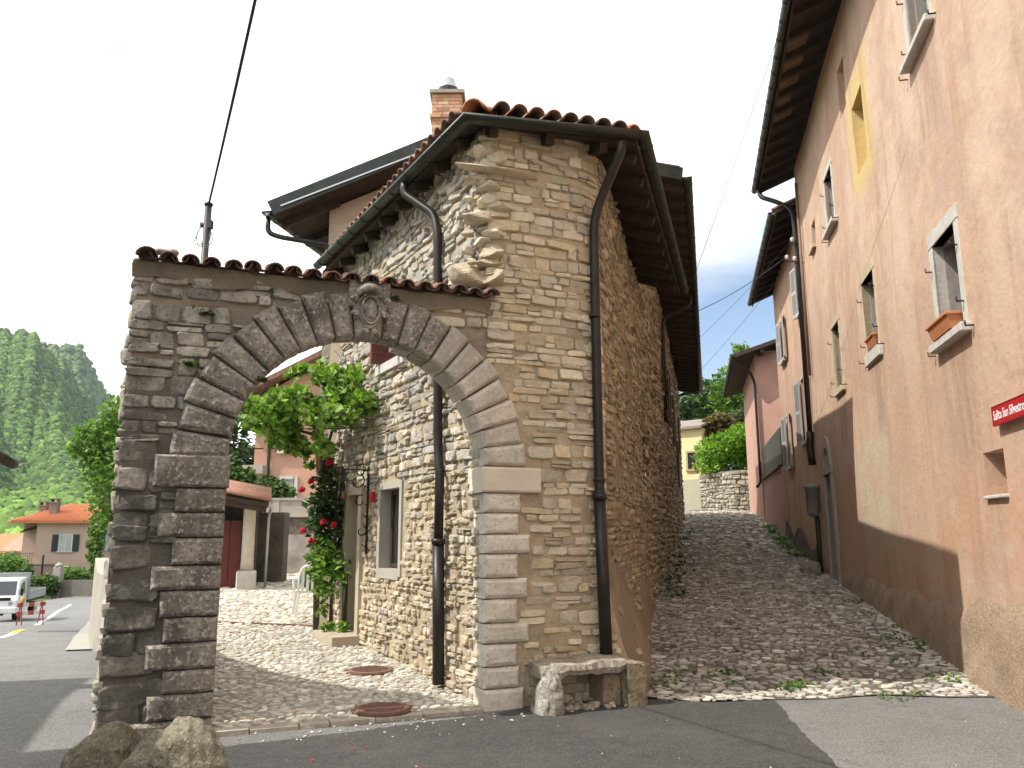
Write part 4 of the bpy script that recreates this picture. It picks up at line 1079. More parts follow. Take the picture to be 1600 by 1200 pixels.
for (a, za_, c, zc_, LN) in ((g0, ZL, r0, ZRI, LENL), (e0, ZR_, r0, ZRI, LEN)):
    s = .1
    while s < LN:
        for k in range(3):
            p = a + (c - a) * (max(.06, k) / 3) + ta * s; q = a + (c - a) * ((k + 1) / 3) + ta * s
            barrel(b, (p[0], p[1], za_ + (zc_ - za_) * k / 3 + .2), (q[0], q[1], za_ + (zc_ - za_) * (k + 1) / 3 + .18), .11, n=4, col=rnd.choice([(.30, .15, .10), (.24, .14, .10)]))
        s += .27
obj('roof_tiles', b, M_tile, grf)
b = MB(); p, q = g0 - gd2 * .09 + ta * .02, g0 - gd2 * .09 + ta * LENL; half_gutter(b, [(q[0], q[1], ZL + .06), (p[0], p[1], ZL + .06)], .085)
b2 = MB(); p2, q2 = e0 + gd2 * .09 - ta * .05, e0 + gd2 * .09 + ta * (LEN - 1.5); half_gutter(b2, [(p2[0], p2[1], ZR_ + .04), (q2[0], q2[1], ZR_ + .0), (q2[0] - 1.0, q2[1] + 1.6, ZR_)], .085)
obj('gutter', b, M_gutter, gab); obj('gutter', b2, M_gutter, gab)
wl_p = GA + gd * .02 + gn * .1
pipe_obj([(p[0], p[1] + .12, ZL + .0), (p[0], p[1] + .14, ZL - .26), (p[0] + .2, p[1] + .16, ZL - .33), (wl_p[0] - .02, wl_p[1] - .02, ZL - .37), (wl_p[0], wl_p[1], ZL - .55), (wl_p[0], wl_p[1], 5.3)], .042, gab, M_gutter)
def gp3(s, z, d): return tuple(GP.map(np.array(s), np.array(z), np.array(d)).reshape(3))
gs = gp3(7.0, 7.75, .85)
pipe_obj([(gs[0], gs[1], 7.76), (gs[0], gs[1], 7.5), gp3(7.05, 7.2, .14), gp3(7.05, 6.9, .11), gp3(7.05, 4.75, .11)], .05, gab, M_gutter)
b = MB(); b.tube([gp3(7.05, 4.75, .11), gp3(7.05, 4.45, .11)], .06, 12); b.tube([gp3(7.05, 4.5, .11), gp3(7.05, 4.4, .2)], .055, 10); obj('pipe_shoe', b, M_pipe, gab)
# chimney: brick shaft with a corbelled band and a metal cowl
cb = MB(); cx, cy = -1.22, 14.2
M_brick = mat('chimney_brick', (1, 1, 1), .9, .18, 9, .3, 60, attr=True)
def bricks(x0, x1, y0, y1, z0, z1):
    z = z0; k = 0
    while z < z1 - .03:
        for ax in range(2):
            for sd_ in (0, 1):
                a0_, a1_ = (x0, x1) if ax == 0 else (y0, y1); s = a0_ - (.11 if k % 2 else 0)
                while s < a1_:
                    e0_, e1_ = max(s, a0_), min(s + .21, a1_); c = rnd.choice([(.52, .28, .17), (.58, .36, .22), (.50, .33, .20), (.62, .44, .28), (.42, .24, .16)])
                    if e1_ - e0_ > .03:
                        if ax == 0: y = y0 - .004 if sd_ == 0 else y1 - .08; cb.box(e0_, e1_ - .01, y, y + .084, z, z + .062, col=c)
                        else: x = x0 - .004 if sd_ == 0 else x1 - .08; cb.box(x, x + .084, e0_ + .002, e1_ - .012, z + .001, z + .061, col=c)
                    s += .22
        z += .072; k += 1
bricks(cx - .28, cx + .28, cy - .28, cy + .28, 8.6, 9.38); bricks(cx - .315, cx + .315, cy - .315, cy + .315, 9.38, 9.44); bricks(cx - .28, cx + .28, cy - .28, cy + .28, 9.445, 9.88)
cb.box(cx - .275, cx + .275, cy - .275, cy + .275, 8.0, 9.87, col=(.40, .34, .27)); cb.box(cx - .33, cx + .33, cy - .33, cy + .33, 9.885, 9.95, col=(.36, .33, .28))
cb.box(cx - .29, cx + .29, cy - .29, cy + .29, 8.0, 8.95, col=(.10, .11, .11))
chim = obj('chimney', cb, M_brick, grf)
b = MB(); b.lathe([(.13, 9.95), (.16, 9.95), (.16, 10.0), (.13, 10.06)], cx, cy); b.lathe([(.20, 10.12), (.19, 10.14), (.12, 10.33), (.10, 10.34)], cx, cy)
for k in range(3): a = k * 2.09 + .4; b.tube([(cx + .13 * math.cos(a), cy + .13 * math.sin(a), 10.02), (cx + .17 * math.cos(a), cy + .17 * math.sin(a), 10.16)], .01, 5)
b.tube([(cx, cy, 10.3), (cx + .02, cy, 10.62)], .006, 5); obj('chimney_cowl', b, mat('zinc_cowl', (.40, .41, .42), .35, .15, 6, .05, metallic=.7), chim)

# ------------------------------------------------------------------ the salmon plastered house on the right of the lane (built in its own frame: y along the lane, -x towards it)
RZ = -R(12.7); P0 = (4.10, 5.0, 0)
sal = root('plastered_house', P0, RZ, 'tall salmon-pink plastered house with stone framed windows along the right of the cobbled lane', 'house')
def rmp(s, z, d):
    s, z, d = np.broadcast_arrays(np.asarray(s, float), np.asarray(z, float), np.asarray(d, float))
    d2 = d + .012 * np.sin(s * 1.3 + z * .7) + .010 * np.sin(z * 1.9 - s * .6 + 2)
    return np.stack([-d2, s, z], -1)
def plaster_extra(nn, t, co, noise, ramp, mix, c):
    sp = nn('ShaderNodeSeparateXYZ'); t.links.new(co.outputs['Object'], sp.inputs[0])
    def mul(a, b_):
        n = nn('ShaderNodeMath', operation='MULTIPLY'); n.use_clamp = True
        for i, v in enumerate((a, b_)):
            if isinstance(v, (int, float)): n.inputs[i].default_value = v
            else: t.links.new(v, n.inputs[i])
        return n.outputs[0]
    low = ramp(sp.outputs[2], 4.6, 1.2, 0, 1)
    n1 = ramp(noise(.8, 6), .42, .62, 0, .8)
    c = mix(mul(low, n1), c, (.47, .26, .155))           # redder old render low on the wall
    n2 = ramp(noise(1.5, 6), .55, .68, 0, .75)
    c = mix(mul(low, n2), c, (.52, .41, .28))             # ochre-grey worn patches
    # grey-green cement patch beside the doorway corner
    def bandm(o, a, b_, w_): 
        x = mul(ramp(o, a, a + w_, 0, 1), ramp(o, b_, b_ + w_, 1, 0)); return x
    pt = mul(mul(bandm(sp.outputs[1], 6.6, 9.2, .9), bandm(sp.outputs[2], .9, 3.0, .7)), ramp(noise(1.4, 5), .36, .56, .1, .8))
    c = mix(pt, c, (.50, .435, .32))
    # yellow limewash round the walled-up niche
    yl = mul(mul(bandm(sp.outputs[1], 6.15, 7.75, .35), bandm(sp.outputs[2], 6.9, 8.9, .35)), ramp(noise(2.2, 3), .28, .5, .2, .85))
    c = mix(yl, c, (.58, .44, .17))
    for sa_, sb_, za_, zb_ in ((3.1, 4.0, 2.2, 3.5), (6.95, 7.75, 3.0, 4.2), (10.0, 10.8, 3.1, 4.2), (3.1, 4.0, 6.0, 7.2)):
        m3 = nn('ShaderNodeMapping'); m3.inputs['Scale'].default_value = (7, 7, .5); t.links.new(co.outputs['Object'], m3.inputs[0])
        st_ = mul(mul(bandm(sp.outputs[1], sa_, sb_, .3), bandm(sp.outputs[2], za_, zb_, .35)), ramp(noise(.9, 5, m3.outputs[0]), .38, .60, .1, .75))
        c = mix(st_, c, (.34, .235, .175))
    # rain stains below the sills
    m2 = nn('ShaderNodeMapping'); m2.inputs['Scale'].default_value = (3, 3, .25); t.links.new(co.outputs['Object'], m2.inputs[0])
    rs = mul(ramp(noise(1.1, 6, m2.outputs[0]), .54, .70, 0, .5), 1.0)
    c = mix(rs, c, (.36, .215, .13))
    return c
M_plaster = mat('salmon_plaster', (.505, .345, .245), .93, .15, 3.2, .35, 75, .012, bump2=(11, .35, .03), spots=[((.61, .465, .355), .8, .50, .7, .09), ((.50, .305, .205), .5, .56, .6, .09), ((.55, .40, .30), 2.4, .58, .6, .06), ((.43, .315, .25), 1.05, .57, .55, .06), ((.42, .27, .19), 1.3, .62, .55, .07, True), ((.33, .20, .14), 24, .70, .6, .03), ((.70, .58, .47), 17, .70, .6, .03)], extra=plaster_extra)
M_plaster2 = mat('ochre_pink_plaster', (.52, .355, .25), .93, .12, 1.8, .5, 30, .014, spots=[((.40, .22, .14), .6, .55, .5, .12), ((.25, .15, .10), 1.1, .64, .5, .1, True)])
M_plinth = mat('rough_plinth_render', (.40, .285, .195), .95, .2, 5, .9, 60, .02, bump2=(22, .7, .03), spots=[((.46, .345, .245), 3, .54, .6), ((.29, .215, .15), 2, .58, .6), ((.55, .47, .37), 40, .60, .5, .04), ((.2, .15, .11), 34, .62, .5, .04)])
ROP = [(3.26, 4.06, 3.76, 4.92, .42), (3.30, 4.10, 7.38, 8.5, .42), (7.08, 7.92, 4.47, 5.66, .42), (10.2, 10.98, 4.42, 5.66, .42), (9.7, 10.5, 7.55, 8.66, .40), (12.05, 12.6, 7.9, 8.52, .25, 1),
       (6.72, 7.52, 7.42, 8.62, .16, 1), (7.95, 8.5, 8.95, 9.9, .18, 1), (2.70, 3.24, 1.96, 2.40, .40, 1), (12.35, 13.15, .5, 2.86, .35), (12.5, 13.0, 3.02, 3.42, .3)]
b = MB(); wall_sheet(b, rmp, -7, 14.42, -.4, 10.78, ROP, .5, step=.5, dz=.6); obj('wall', b, M_plaster, sal, world=False)
# rough plinth, thickening downwards
b = MB()
def pl(i, j):
    s = -6 + 17.9 * i; top = .86 + .07 * math.sin(s * .62 + .4) + .035 * math.sin(s * 1.9 + 2) + .022 * math.sin(s * 5.3) + .012 * math.sin(s * 13.1) + (.25 * max(0, (4 - s) / 10)) * 0
    z = -.3 + (top + .3) * j; d = .085 * (1 - j) + .032 - (.036 if j > .98 else .014 if j > .9 else 0) + .012 * math.sin(s * 5.1 + z * 9) + .008 * math.sin(s * 11 + z * 17)
    return (-d, s, z)
b.grid(pl, 150, 12); obj('plinth', b, M_plinth, sal, world=False)
M_wstone = mat('window_stone', (.52, .50, .45), .9, .16, 7, .5, 60, .008, spots=[((.28, .26, .23), 20, .64, .5)])
M_ystone = mat('window_stone_yellow', (.50, .42, .28), .9, .16, 7, .5, 60, .008, spots=[((.30, .27, .22), 20, .64, .5)])
M_grey_rev = mat('grey_window_reveal', (.27, .25, .23), .9, .2, 9, .4, 60, .008)
M_whitewood = mat('white_casement', (.62, .63, .62), .5, .08, 5, .05)
def lb(mb, s0, s1, z0, z1, d0, d1, bev=.006, col=None): return mb.bbox(-d1, -d0, s0, s1, z0, z1, bev, col)
def stone_window(parent, s0, s1, z0, z1, m, fw=.13, sill=None, open_=True, mgl=None, sillout=.06, sm=None):
    b = MB(); lb(b, s0 + .03, s1 - .03, z0 + .03, z1 - .03, -.40, -.36, .002); wv = obj('window', b, M_glass, parent, world=False)
    b = MB()
    lb(b, s0 - fw, s0, z0, z1, -.10, .022); lb(b, s1, s1 + fw, z0, z1, -.10, .022); lb(b, s0 - fw - .01, s1 + fw + .01, z1, z1 + fw + .03, -.10, .026)
    obj('stone_frame', b, m, wv, world=False)
    b = MB(); lb(b, s0 - .004, s0 + .014, z0, z1, -.36, -.10, .002); lb(b, s1 - .014, s1 + .004, z0, z1, -.36, -.10, .002); lb(b, s0, s1, z1 - .014, z1 + .004, -.36, -.10, .002); obj('reveal', b, M_grey_rev, wv, world=False)
    b = MB(); lb(b, s0 - fw - sillout, s1 + fw + sillout * .5, z0 - (sill or .1), z0, -.36, .05 + sillout * 1.2, .012); obj('sill', b, sm or m, wv, world=False)
    b = MB()
    lb(b, s0 + .012, s0 + .07, z0, z1 - .012, -.36, -.29, .004); lb(b, s1 - .07, s1 - .012, z0, z1 - .012, -.36, -.29, .004); lb(b, s0 + .07, s1 - .07, z1 - .08, z1 - .012, -.36, -.29, .004); lb(b, s0 + .07, s1 - .07, z0, z0 + .06, -.36, -.29, .004); mid = (s0 + s1) / 2; lb(b, mid - .03, mid + .03, z0 + .06, z1 - .08, -.36, -.30, .004)
    obj('casement', b, M_whitewood, wv, world=False)
    for s_, z_ in ((s0 - fw * .5, z1 - .28), (s1 + fw * .5, z1 - .28), (s0 - fw * .6, z0 + .25), (s1 + fw * .6, z0 + .14), (s0 - fw - .12, z0 - .06), (s1 + fw + .16, z0 - .09)):
        b = MB(); b.tube([(.03, s_, z_), (-.09, s_, z_), (-.095, s_, z_ + .05)], .011, 6); obj('hinge_pin', b, M_iron if s_ < s0 else M_rust, wv, world=False)
    return wv
stone_window(sal, 3.26, 4.06, 3.76, 4.92, M_wstone, .14, .10)
stone_window(sal, 3.30, 4.10, 7.38, 8.5, M_wstone, .12, .09)
stone_window(sal, 7.08, 7.92, 4.47, 5.66, M_ystone, .11, .2, sillout=.0, sm=M_wstone)
stone_window(sal, 10.2, 10.98, 4.42, 5.66, M_ystone, .10, .14, sillout=.0, sm=M_ystone)
stone_window(sal, 9.7, 10.5, 7.55, 8.66, M_wstone, .10, .10, sillout=.05)
b = MB(); lb(b, 12.02, 12.63, 7.83, 7.9, -.2, .09); obj('sill', b, M_ystone, sal, world=False)
b = MB(); lb(b, 6.72, 7.52, 7.42, 8.62, -.165, -.15, .002); obj('niche_back', b, mat('yellow_limewash', (.50, .36, .11), .93, .16, 4, .4, 40, .01), sal, world=False)
b = MB(); lb(b, 2.68, 3.24, 1.93, 1.965, -.40, .03, .008); obj('vent_sill', b, M_wstone, sal, world=False)
# low arched doorway with a fanlight
M_frame2 = mat('stone_door_frame', (.36, .32, .27), .9, .15, 6, .4, 60)
b = MB(); lb(b, 12.37, 13.13, .5, 2.84, -.34, -.29, .003); dr = obj('door', b, mat('grey_door_boards', (.17, .155, .145), .7, .25, 7, .2, 40), sal, world=False)
b = MB(); lb(b, 12.15, 12.35, .4, 2.86, -.2, .05); lb(b, 13.15, 13.35, .4, 2.86, -.2, .05); lb(b, 12.12, 13.38, 2.86, 3.05, -.2, .055)
for k in range(9):
    a0, a1 = math.pi * k / 9, math.pi * (k + 1) / 9; cs, cz = 12.75, 3.05
    pt = lambda r_, a: (cs + r_ * math.cos(a), cz + r_ * 1.18 * math.sin(a)); q = [pt(.34, a0), pt(.55, a0), pt(.55, a1), pt(.34, a1)]
    b.hexa([(-.05, s, z) for s, z in q] + [(.2, s, z) for s, z in q])
obj('door_frame', b, M_frame2, dr, world=False)
b = MB(); lb(b, 12.42, 13.08, 3.05, 3.44, -.3, -.02, .003); obj('fanlight', b, M_glass, dr, world=False)
b = MB(); lb(b, 12.1, 13.4, .3, .52, -.3, .22, .02); obj('door_step', b, M_frame2, dr, world=False)
# eave: boards, rafters, gutter
ZEV = 10.55; OV = .86
def eave(parent, s0, s1, zi, zo, ov, rise=9.0, pale=(), gut=True):
    b = MB(); b.hexa([(-ov, s0, zo + .05), (rise, s0, zo + .05 + (rise + ov) * .42), (rise, s1, zo + .05 + (rise + ov) * .42), (-ov, s1, zo + .05), (-ov, s0, zo + .13), (rise, s0, zo + .13 + (rise + ov) * .42), (rise, s1, zo + .13 + (rise + ov) * .42), (-ov, s1, zo + .13)])
    rf = obj('roof', b, M_wood, parent, world=False)
    s = s0 + .25
    while s < s1 - .1: b = MB(); b.beam((-ov + .03, s, zo - .01), (.35, s, zo - .01 + (ov + .3) * .42), .10, .13); obj('rafter', b, M_wood, rf, world=False); s += .68
    if pale:
        b = MB()
        for a, c, x0, x1 in pale: b.hexa([(x0, a, zo + .045 + (x0 + ov) * .42), (x1, a, zo + .045 + (x1 + ov) * .42), (x1, c, zo + .045 + (x1 + ov) * .42), (x0, c, zo + .045 + (x0 + ov) * .42)] + [(x0, a, zo + .06 + (x0 + ov) * .42), (x1, a, zo + .06 + (x1 + ov) * .42), (x1, c, zo + .06 + (x1 + ov) * .42), (x0, c, zo + .06 + (x0 + ov) * .42)])
        obj('repair_boards', b, M_board, rf, world=False)
    b = MB(); s = s0 + .1
    while s < s1: barrel(b, (-ov - .03, s, zo + .15), (rise, s, zo + .15 + (rise + ov) * .42), .1, n=4, tap=1, col=rnd.choice([(.30, .15, .10), (.24, .14, .10)])); s += .24
    obj('roof_tiles', b, M_tile, rf, world=False)
    b = MB(); half_gutter(b, [(-ov - .08, s1 + .02, zo + .09), (-ov - .08, s0, zo + .09)], .085); obj('gutter', b, M_gutter, parent, world=False)
    b = MB(); b.box(-ov - .005, -ov + .03, s0, s1, zo - .03, zo + .05); obj('fascia', b, M_wood, rf, world=False)
eave(sal, -7, 15.2, 10.78, ZEV, OV, pale=((8.35, 8.95, -.8, -.42), (9.05, 9.62, -.8, -.42), (9.75, 10.3, -.8, -.42), (10.4, 10.95, -.8, -.5), (11.2, 11.9, -.8, -.4)))
def rpipe(pts, r, parent, m=M_pipe): b = MB(); b.tube(smooth_line(pts, 6), r, 12); return obj('downpipe', b, m, parent, world=False)
rpipe([(-.86, 14.9, 10.6), (-.84, 14.85, 10.3), (-.42, 14.6, 10.0), (-.14, 14.42, 9.7), (-.10, 14.36, 9.2), (-.10, 14.36, 3.9)], .06, sal)
b = MB(); b.tube(smooth_line([(-.10, 14.36, 4.0), (-.12, 14.36, 3.6), (-.10, 14.36, 3.2)], 4), .085, 12); obj('pipe_boot', b, M_pipe, sal, world=False)
M_meter = mat('grey_meter_box', (.22, .215, .20), .6, .2, 6, .1)
b = MB(); b.lathe([(.02, 1.95), (.11, 2.02), (.15, 2.1), (.15, 2.62), (.175, 2.63), (.175, 2.70), (.15, 2.72), (.02, 2.74)], -.17, 14.2, 14); obj('rain_trap', b, M_meter, sal, world=False)
rpipe([(-.10, 14.2, 2.0), (-.10, 14.2, .4)], .055, sal)
rpipe([(-.06, 13.95, 10.2), (-.06, 13.95, 5.3)], .035, sal, mat('brown_cable_duct', (.19, .12, .085), .6, .2, 5, .1))
# insulators on their brackets
M_porc = mat('porcelain', (.62, .62, .60), .3, .05, 5, 0)
for s_, z_, d_ in ((14.25, 8.72, .2), (14.35, 8.3, .34), (14.05, 8.15, .2)):
    b = MB(); b.tube([(.02, s_, z_), (-d_, s_, z_), (-d_, s_, z_ + .08)], .014, 6); ib = obj('insulator_bracket', b, M_iron, sal, world=False)
    b = MB(); b.lathe([(.015, z_ + .06), (.05, z_ + .08), (.035, z_ + .11), (.055, z_ + .13), (.035, z_ + .17), (.01, z_ + .18)], -d_, s_, 10); obj('insulator', b, M_porc, ib, world=False)

# shuttered house beyond
shh = root('shuttered_house', tuple(np.array(P0) + np.array([.2254 * 14.2, 14.2 * .975, 0])), RZ, 'narrower pinkish plastered house with open grey louvred shutters beyond the downpipes', 'house')
OFS = math.hypot(.2254 * 14.2, 14.2 * .975)
def smp(s, z, d): p = rmp(s + 0 * z, z, d); p[..., 1] -= OFS; p[..., 0] += .02; return p
SOP = [(15.05, 15.85, 7.3, 8.62, .3), (19.55, 20.3, 6.95, 8.25, .3), (15.75, 16.65, 3.98, 5.66, .3), (19.7, 20.5, 3.62, 5.2, .3)]
b = MB(); wall_sheet(b, smp, 14.46, 22.1, -.3, 9.9, SOP, .5, step=.6, dz=.8); obj('wall', b, M_plaster2, shh, world=False)
b = MB(); b.box(.02, 9, 22.1 - OFS - .3, 22.1 - OFS, -.3, 9.8); obj('end_wall', b, M_plaster2, shh, world=False)
M_shutter_g = mat('grey_louvre_shutter', (.40, .385, .365), .7, .15, 6, .15, 40)
for s0, s1, z0, z1, _ in SOP:
    y0, y1 = s0 - OFS, s1 - OFS
    b = MB(); lb(b, y0, y1, z0, z1, -.32, -.28, .002); wv = obj('window', b, M_glass, shh, world=False)
    b = MB(); lb(b, y0 - .1, y1 + .1, z0 - .09, z0, -.2, .1); obj('sill', b, M_wstone, wv, world=False)
    b = MB(); lb(b, y0 - .09, y1 + .09, z1, z1 + .12, -.1, .01); obj('lintel', b, M_ystone, wv, world=False)
    for sd_ in (0, 1):
        b = MB(); hw = (s1 - s0) / 2 + .04; hinge = y0 - .02 if sd_ == 0 else y1 + .02; dirn = -1 if sd_ == 0 else 1; an = R(10 if sd_ else 5)
        ex = np.array([-math.sin(an), dirn * math.cos(an), 0]); th = np.array([-math.cos(an), -dirn * math.sin(an), 0]) * .035
        o_ = np.array([-.03, hinge, 0.0])
        def q(a0, a1, c0, c1, t0=0, t1=1):
            lo = [o_ + ex * a0 + th * t0, o_ + ex * a1 + th * t0, o_ + ex * a1 + th * t1, o_ + ex * a0 + th * t1]
            b.hexa([(p[0], p[1], c0) for p in lo] + [(p[0], p[1], c1) for p in lo])
        zb, zt = z0 - .02, z1 + .02
        q(0, .055, zb, zt); q(hw - .055, hw, zb, zt); q(.055, hw - .055, zt - .07, zt); q(.055, hw - .055, zb, zb + .1); q(.055, hw - .055, (zb + zt) / 2 - .04, (zb + zt) / 2 + .04)
        zz = zb + .11
        while zz < zt - .09:
            if abs(zz - (zb + zt) / 2) > .06: q(.05, hw - .05, zz, zz + .018, .1, .9)
            zz += .042
        q(.05, hw - .05, zb + .1, zt - .07, .42, .5)
        obj('shutter', b, M_shutter_g, wv, world=False)
eave(shh, 14.5 - OFS, 23.0 - OFS, 9.9, 9.62, .62, rise=9)
# rough footing of the shuttered house
b = MB()
def ft(i, j):
    s = 14.5 + 7.6 * i - OFS; g_ = float(z_lane(P0[1] + (s + OFS) * .975)); z = g_ - .1 + (.55 + .2 * math.sin(s * 1.7)) * j; return (-(.14 * (1 - j) + .02) - .02 * math.sin(s * 4 + z * 7), s, z)
b.grid(ft, 50, 6); obj('footing', b, mat('mossy_footing', (.12, .10, .075), .95, .3, 3, .8, 40, .03, spots=[((.05, .08, .03), 2, .55, .6)]), shh, world=False)

# terracotta planters on the sills
def planter(s0, s1, z, d0, label):
    t = root('terracotta_planter', tuple(np.array(P0) + np.array([math.sin(R(12.7)) * (s0 + s1) / 2 - math.cos(R(12.7)) * 0, math.cos(R(12.7)) * (s0 + s1) / 2, z])), RZ, label, 'planter', 'flower boxes on the sills of the plastered house')
    h = (s1 - s0) / 2; m = mat('terracotta', (.50, .20, .085), .8, .12, 9, .15, 60)
    b = MB(); b.hexa([(-d0 - .15, -h, 0), (-d0 + .0, -h, 0), (-d0, h, 0), (-d0 - .15, h, 0), (-d0 - .19, -h - .03, .15), (-d0 + .02, -h - .03, .15), (-d0 + .02, h + .03, .15), (-d0 - .19, h + .03, .15)]); obj('box', b, m, t, world=False)
    b = MB(); b.bbox(-d0 - .205, -d0 + .03, -h - .045, h + .045, .14, .175, .006); obj('rim', b, m, t, world=False)
planter(3.34, 4.0, 3.765, -.02, 'long terracotta flower box on the pale stone sill of the large framed window')
planter(7.15, 7.62, 4.475, -.10, 'small terracotta flower box in the yellowish framed middle window')

# street name plate
sg = root('street_sign', tuple(np.array(P0) + np.array([math.sin(R(12.7)) * 2.2, math.cos(R(12.7)) * 2.2, 2.705])), RZ, 'red enamel street name plate with white gothic lettering on the salmon wall', 'sign')
M_red = mat('red_enamel', (.42, .018, .022), .35, .06, 6, 0)
b = MB(); b.bbox(-.045, -.022, -.52, .49, -.10, .09, .004); obj('plate', b, M_red, sg, world=False)
b = MB(); 
for a in ((-.52, .49, -.10, -.092), (-.52, .49, .082, .09), (-.52, -.512, -.092, .082), (.482, .49, -.092, .082)): b.box(-.0485, -.044, a[0], a[1], a[2], a[3])
obj('plate_rim', b, mat('dark_red_rim', (.20, .012, .015), .4, .05, 5, 0), sg, world=False)
tx_ = bpy.data.curves.new('lettering', 'FONT'); tx_.body = 'Salita San Silvestro'; tx_.size = .125; tx_.extrude = .0012; tx_.align_x = 'LEFT'; tx_.offset = .0016
to = bpy.data.objects.new('lettering', tx_); COL.objects.link(to); to.parent = sg
_ml = Matrix(((0, 0, -1, -.0465), (-.80, 0, 0, .455), (0, 1.0, 0, -.045), (0, 0, 0, 1)))
bpy.context.view_layer.update()
me_ = bpy.data.meshes.new_from_object(to.evaluated_get(bpy.context.evaluated_depsgraph_get())); bpy.data.objects.remove(to)
me_.transform(_ml); link('lettering', me_, mat('white_lettering', (.72, .70, .68), .5, .05, 5, 0), sg)

# ------------------------------------------------------------------ pink house and terrace further up the lane
def on_wall(s, d=0): return np.array(P0[:2]) + np.array([math.sin(R(12.7)), math.cos(R(12.7))]) * s + np.array([-math.cos(R(12.7)), math.sin(R(12.7))]) * d
M_pink = mat('rose_plaster', (.52, .31, .245), .92, .12, 1.5, .4, 40, .01, spots=[((.44, .26, .20), .8, .58, .5, .1)])
pk = root('pink_house', (*on_wall(31, 0), 1.5), RZ, 'rose-pink house with dark overhanging roof closing the top of the lane', 'house')
O2 = np.array([0, 0, 0])
b = MB(); y0 = -1.6
b.prism([(-.05, y0), (3.2, y0 - .4), (7, y0), (7, 7), (-.05, 7)], -1.8, 7.85); obj('wall', b, M_pink, pk, world=False)
b = MB(); b.box(.9, 1.25, y0 - .22, y0 - .02, 2.9, 7.6); obj('pilaster', b, M_pink, pk, world=False)
b = MB(); b.hexa([(-.95, y0 - .9, 7.45), (8, y0 - .9, 10.3), (8, 8.2, 10.3), (-.95, 8.2, 7.45), (-.95, y0 - .9, 7.62), (8, y0 - .9, 10.47), (8, 8.2, 10.47), (-.95, 8.2, 7.62)]); rf = obj('roof', b, M_wood, pk, world=False)
for k in range(5): b = MB(); b.beam((.2 + k * 1.0, y0 - .85, 7.72 + .32 * k), (.2 + k * 1.0, y0 + .2, 7.72 + .32 * k), .14, .16); obj('rafter', b, M_wood, rf, world=False)
b = MB(); half_gutter(b, [(-1.03, 8.2, 7.6), (-1.03, y0 - .9, 7.6)], .08); obj('gutter', b, M_gutter, pk, world=False)
rpipe([(-1.0, y0 - .6, 7.55), (-.85, y0 - .55, 7.35), (-.3, y0 - .35, 6.9), (-.12, y0 - .12, 6.5), (-.12, y0 - .12, 2.2), (-.3, y0 - .15, 2.0)], .055, pk)
tw = root('terrace_wall', (*on_wall(26, 0), 1.4), RZ, 'pink terrace wall with dark sheet railing between the two houses on the lane', 'wall')
b = MB(); b.box(.0, .35, -3.9, 3.38, -1.2, 2.4); obj('wall', b, M_pink, tw, world=False)
b = MB(); b.box(.05, .10, -3.6, 3.3, 2.46, 3.75); obj('railing_sheet', b, mat('dark_railing_sheet', (.06, .058, .06), .6, .15, 3, .1), tw, world=False)
b = MB(); b.box(-.08, .4, -3.88, 3.36, 2.4, 2.46); obj('coping', b, M_iron, tw, world=False)

# ------------------------------------------------------------------ vegetation helpers
M_leaf = mat('fresh_leaf', (1, 1, 1), .55, .1, 3, 0, attr=True, trans=.35, spec=.35)
M_leaf_d = mat('dark_leaf', (1, 1, 1), .5, .1, 3, 0, attr=True, trans=.2, spec=.35)
M_bark = mat('tree_bark', (.09, .07, .05), .95, .3, 12, .6, 30, .02)
def crown_points(lobes, n, rg, shell=.55):
    """points through lumpy lobes (cx, cy, cz, rx, ry, rz), denser near their skins"""
    L = np.array(lobes, float); vol = (L[:, 3] * L[:, 4] * L[:, 5]) ** .75; pk_ = vol / vol.sum(); i = rg.choice(len(L), n, p=pk_)
    d = rg.normal(0, 1, (n, 3)); d /= np.linalg.norm(d, axis=1)[:, None]; r = (shell + (1 - shell) * rg.random(n) ** .6)[:, None] * np.clip(rg.normal(1, .12, (n, 1)), .5, 1.35)
    return L[i, :3] + d * r * L[i, 3:6]
def lobes_of(c, rx, rz, n, rg, k=.45):
    out = []
    for _ in range(n):
        d = rg.normal(0, 1, 3); d /= np.linalg.norm(d); d *= rg.uniform(.35, .85); s = rg.uniform(.7, 1.3) * k
        out.append((c[0] + d[0] * rx, c[1] + d[1] * rx, c[2] + d[2] * rz, rx * s, rx * s, rz * s * .85))
    return out
def tree(name, base, h, rx, rz, label, cols, nl=14, nleaf=5000, size=.3, seed=1, group=None, trunk=.16, m=None, cat='tree', k=.45, shell=.5):
    rg = np.random.default_rng(seed); t = root(name, tuple(base), 0, label, cat, group)
    c = (base[0], base[1], base[2] + h - rz); L = lobes_of(c, rx, rz, nl, rg, k)
    b = MB(); top = base[2] + h - rz * .7
    b.tube([base - np.array([0, 0, .3]), (base[0] + .1 * rx, base[1], base[2] + (h - rz) * .6), (base[0], base[1], top)], [trunk, trunk * .75, trunk * .3], 8)
    for l in L[:9]: s = rg.uniform(.35, .7); b.tube([(base[0] + .05 * rx, base[1], base[2] + (h - rz) * s + .2), ((base[0] + l[0]) / 2, (base[1] + l[1]) / 2, (base[2] + (h - rz) * s + l[2]) / 2 + .2), l[:3]], [trunk * .45, trunk * .3, trunk * .08], 6)
    obj('trunk', b, M_bark, t)
    P = crown_points(L, nleaf, rg, shell); link('crown', leaf_mesh('crown', P, size, rg, cols, parent=t), m or M_leaf, t); return t
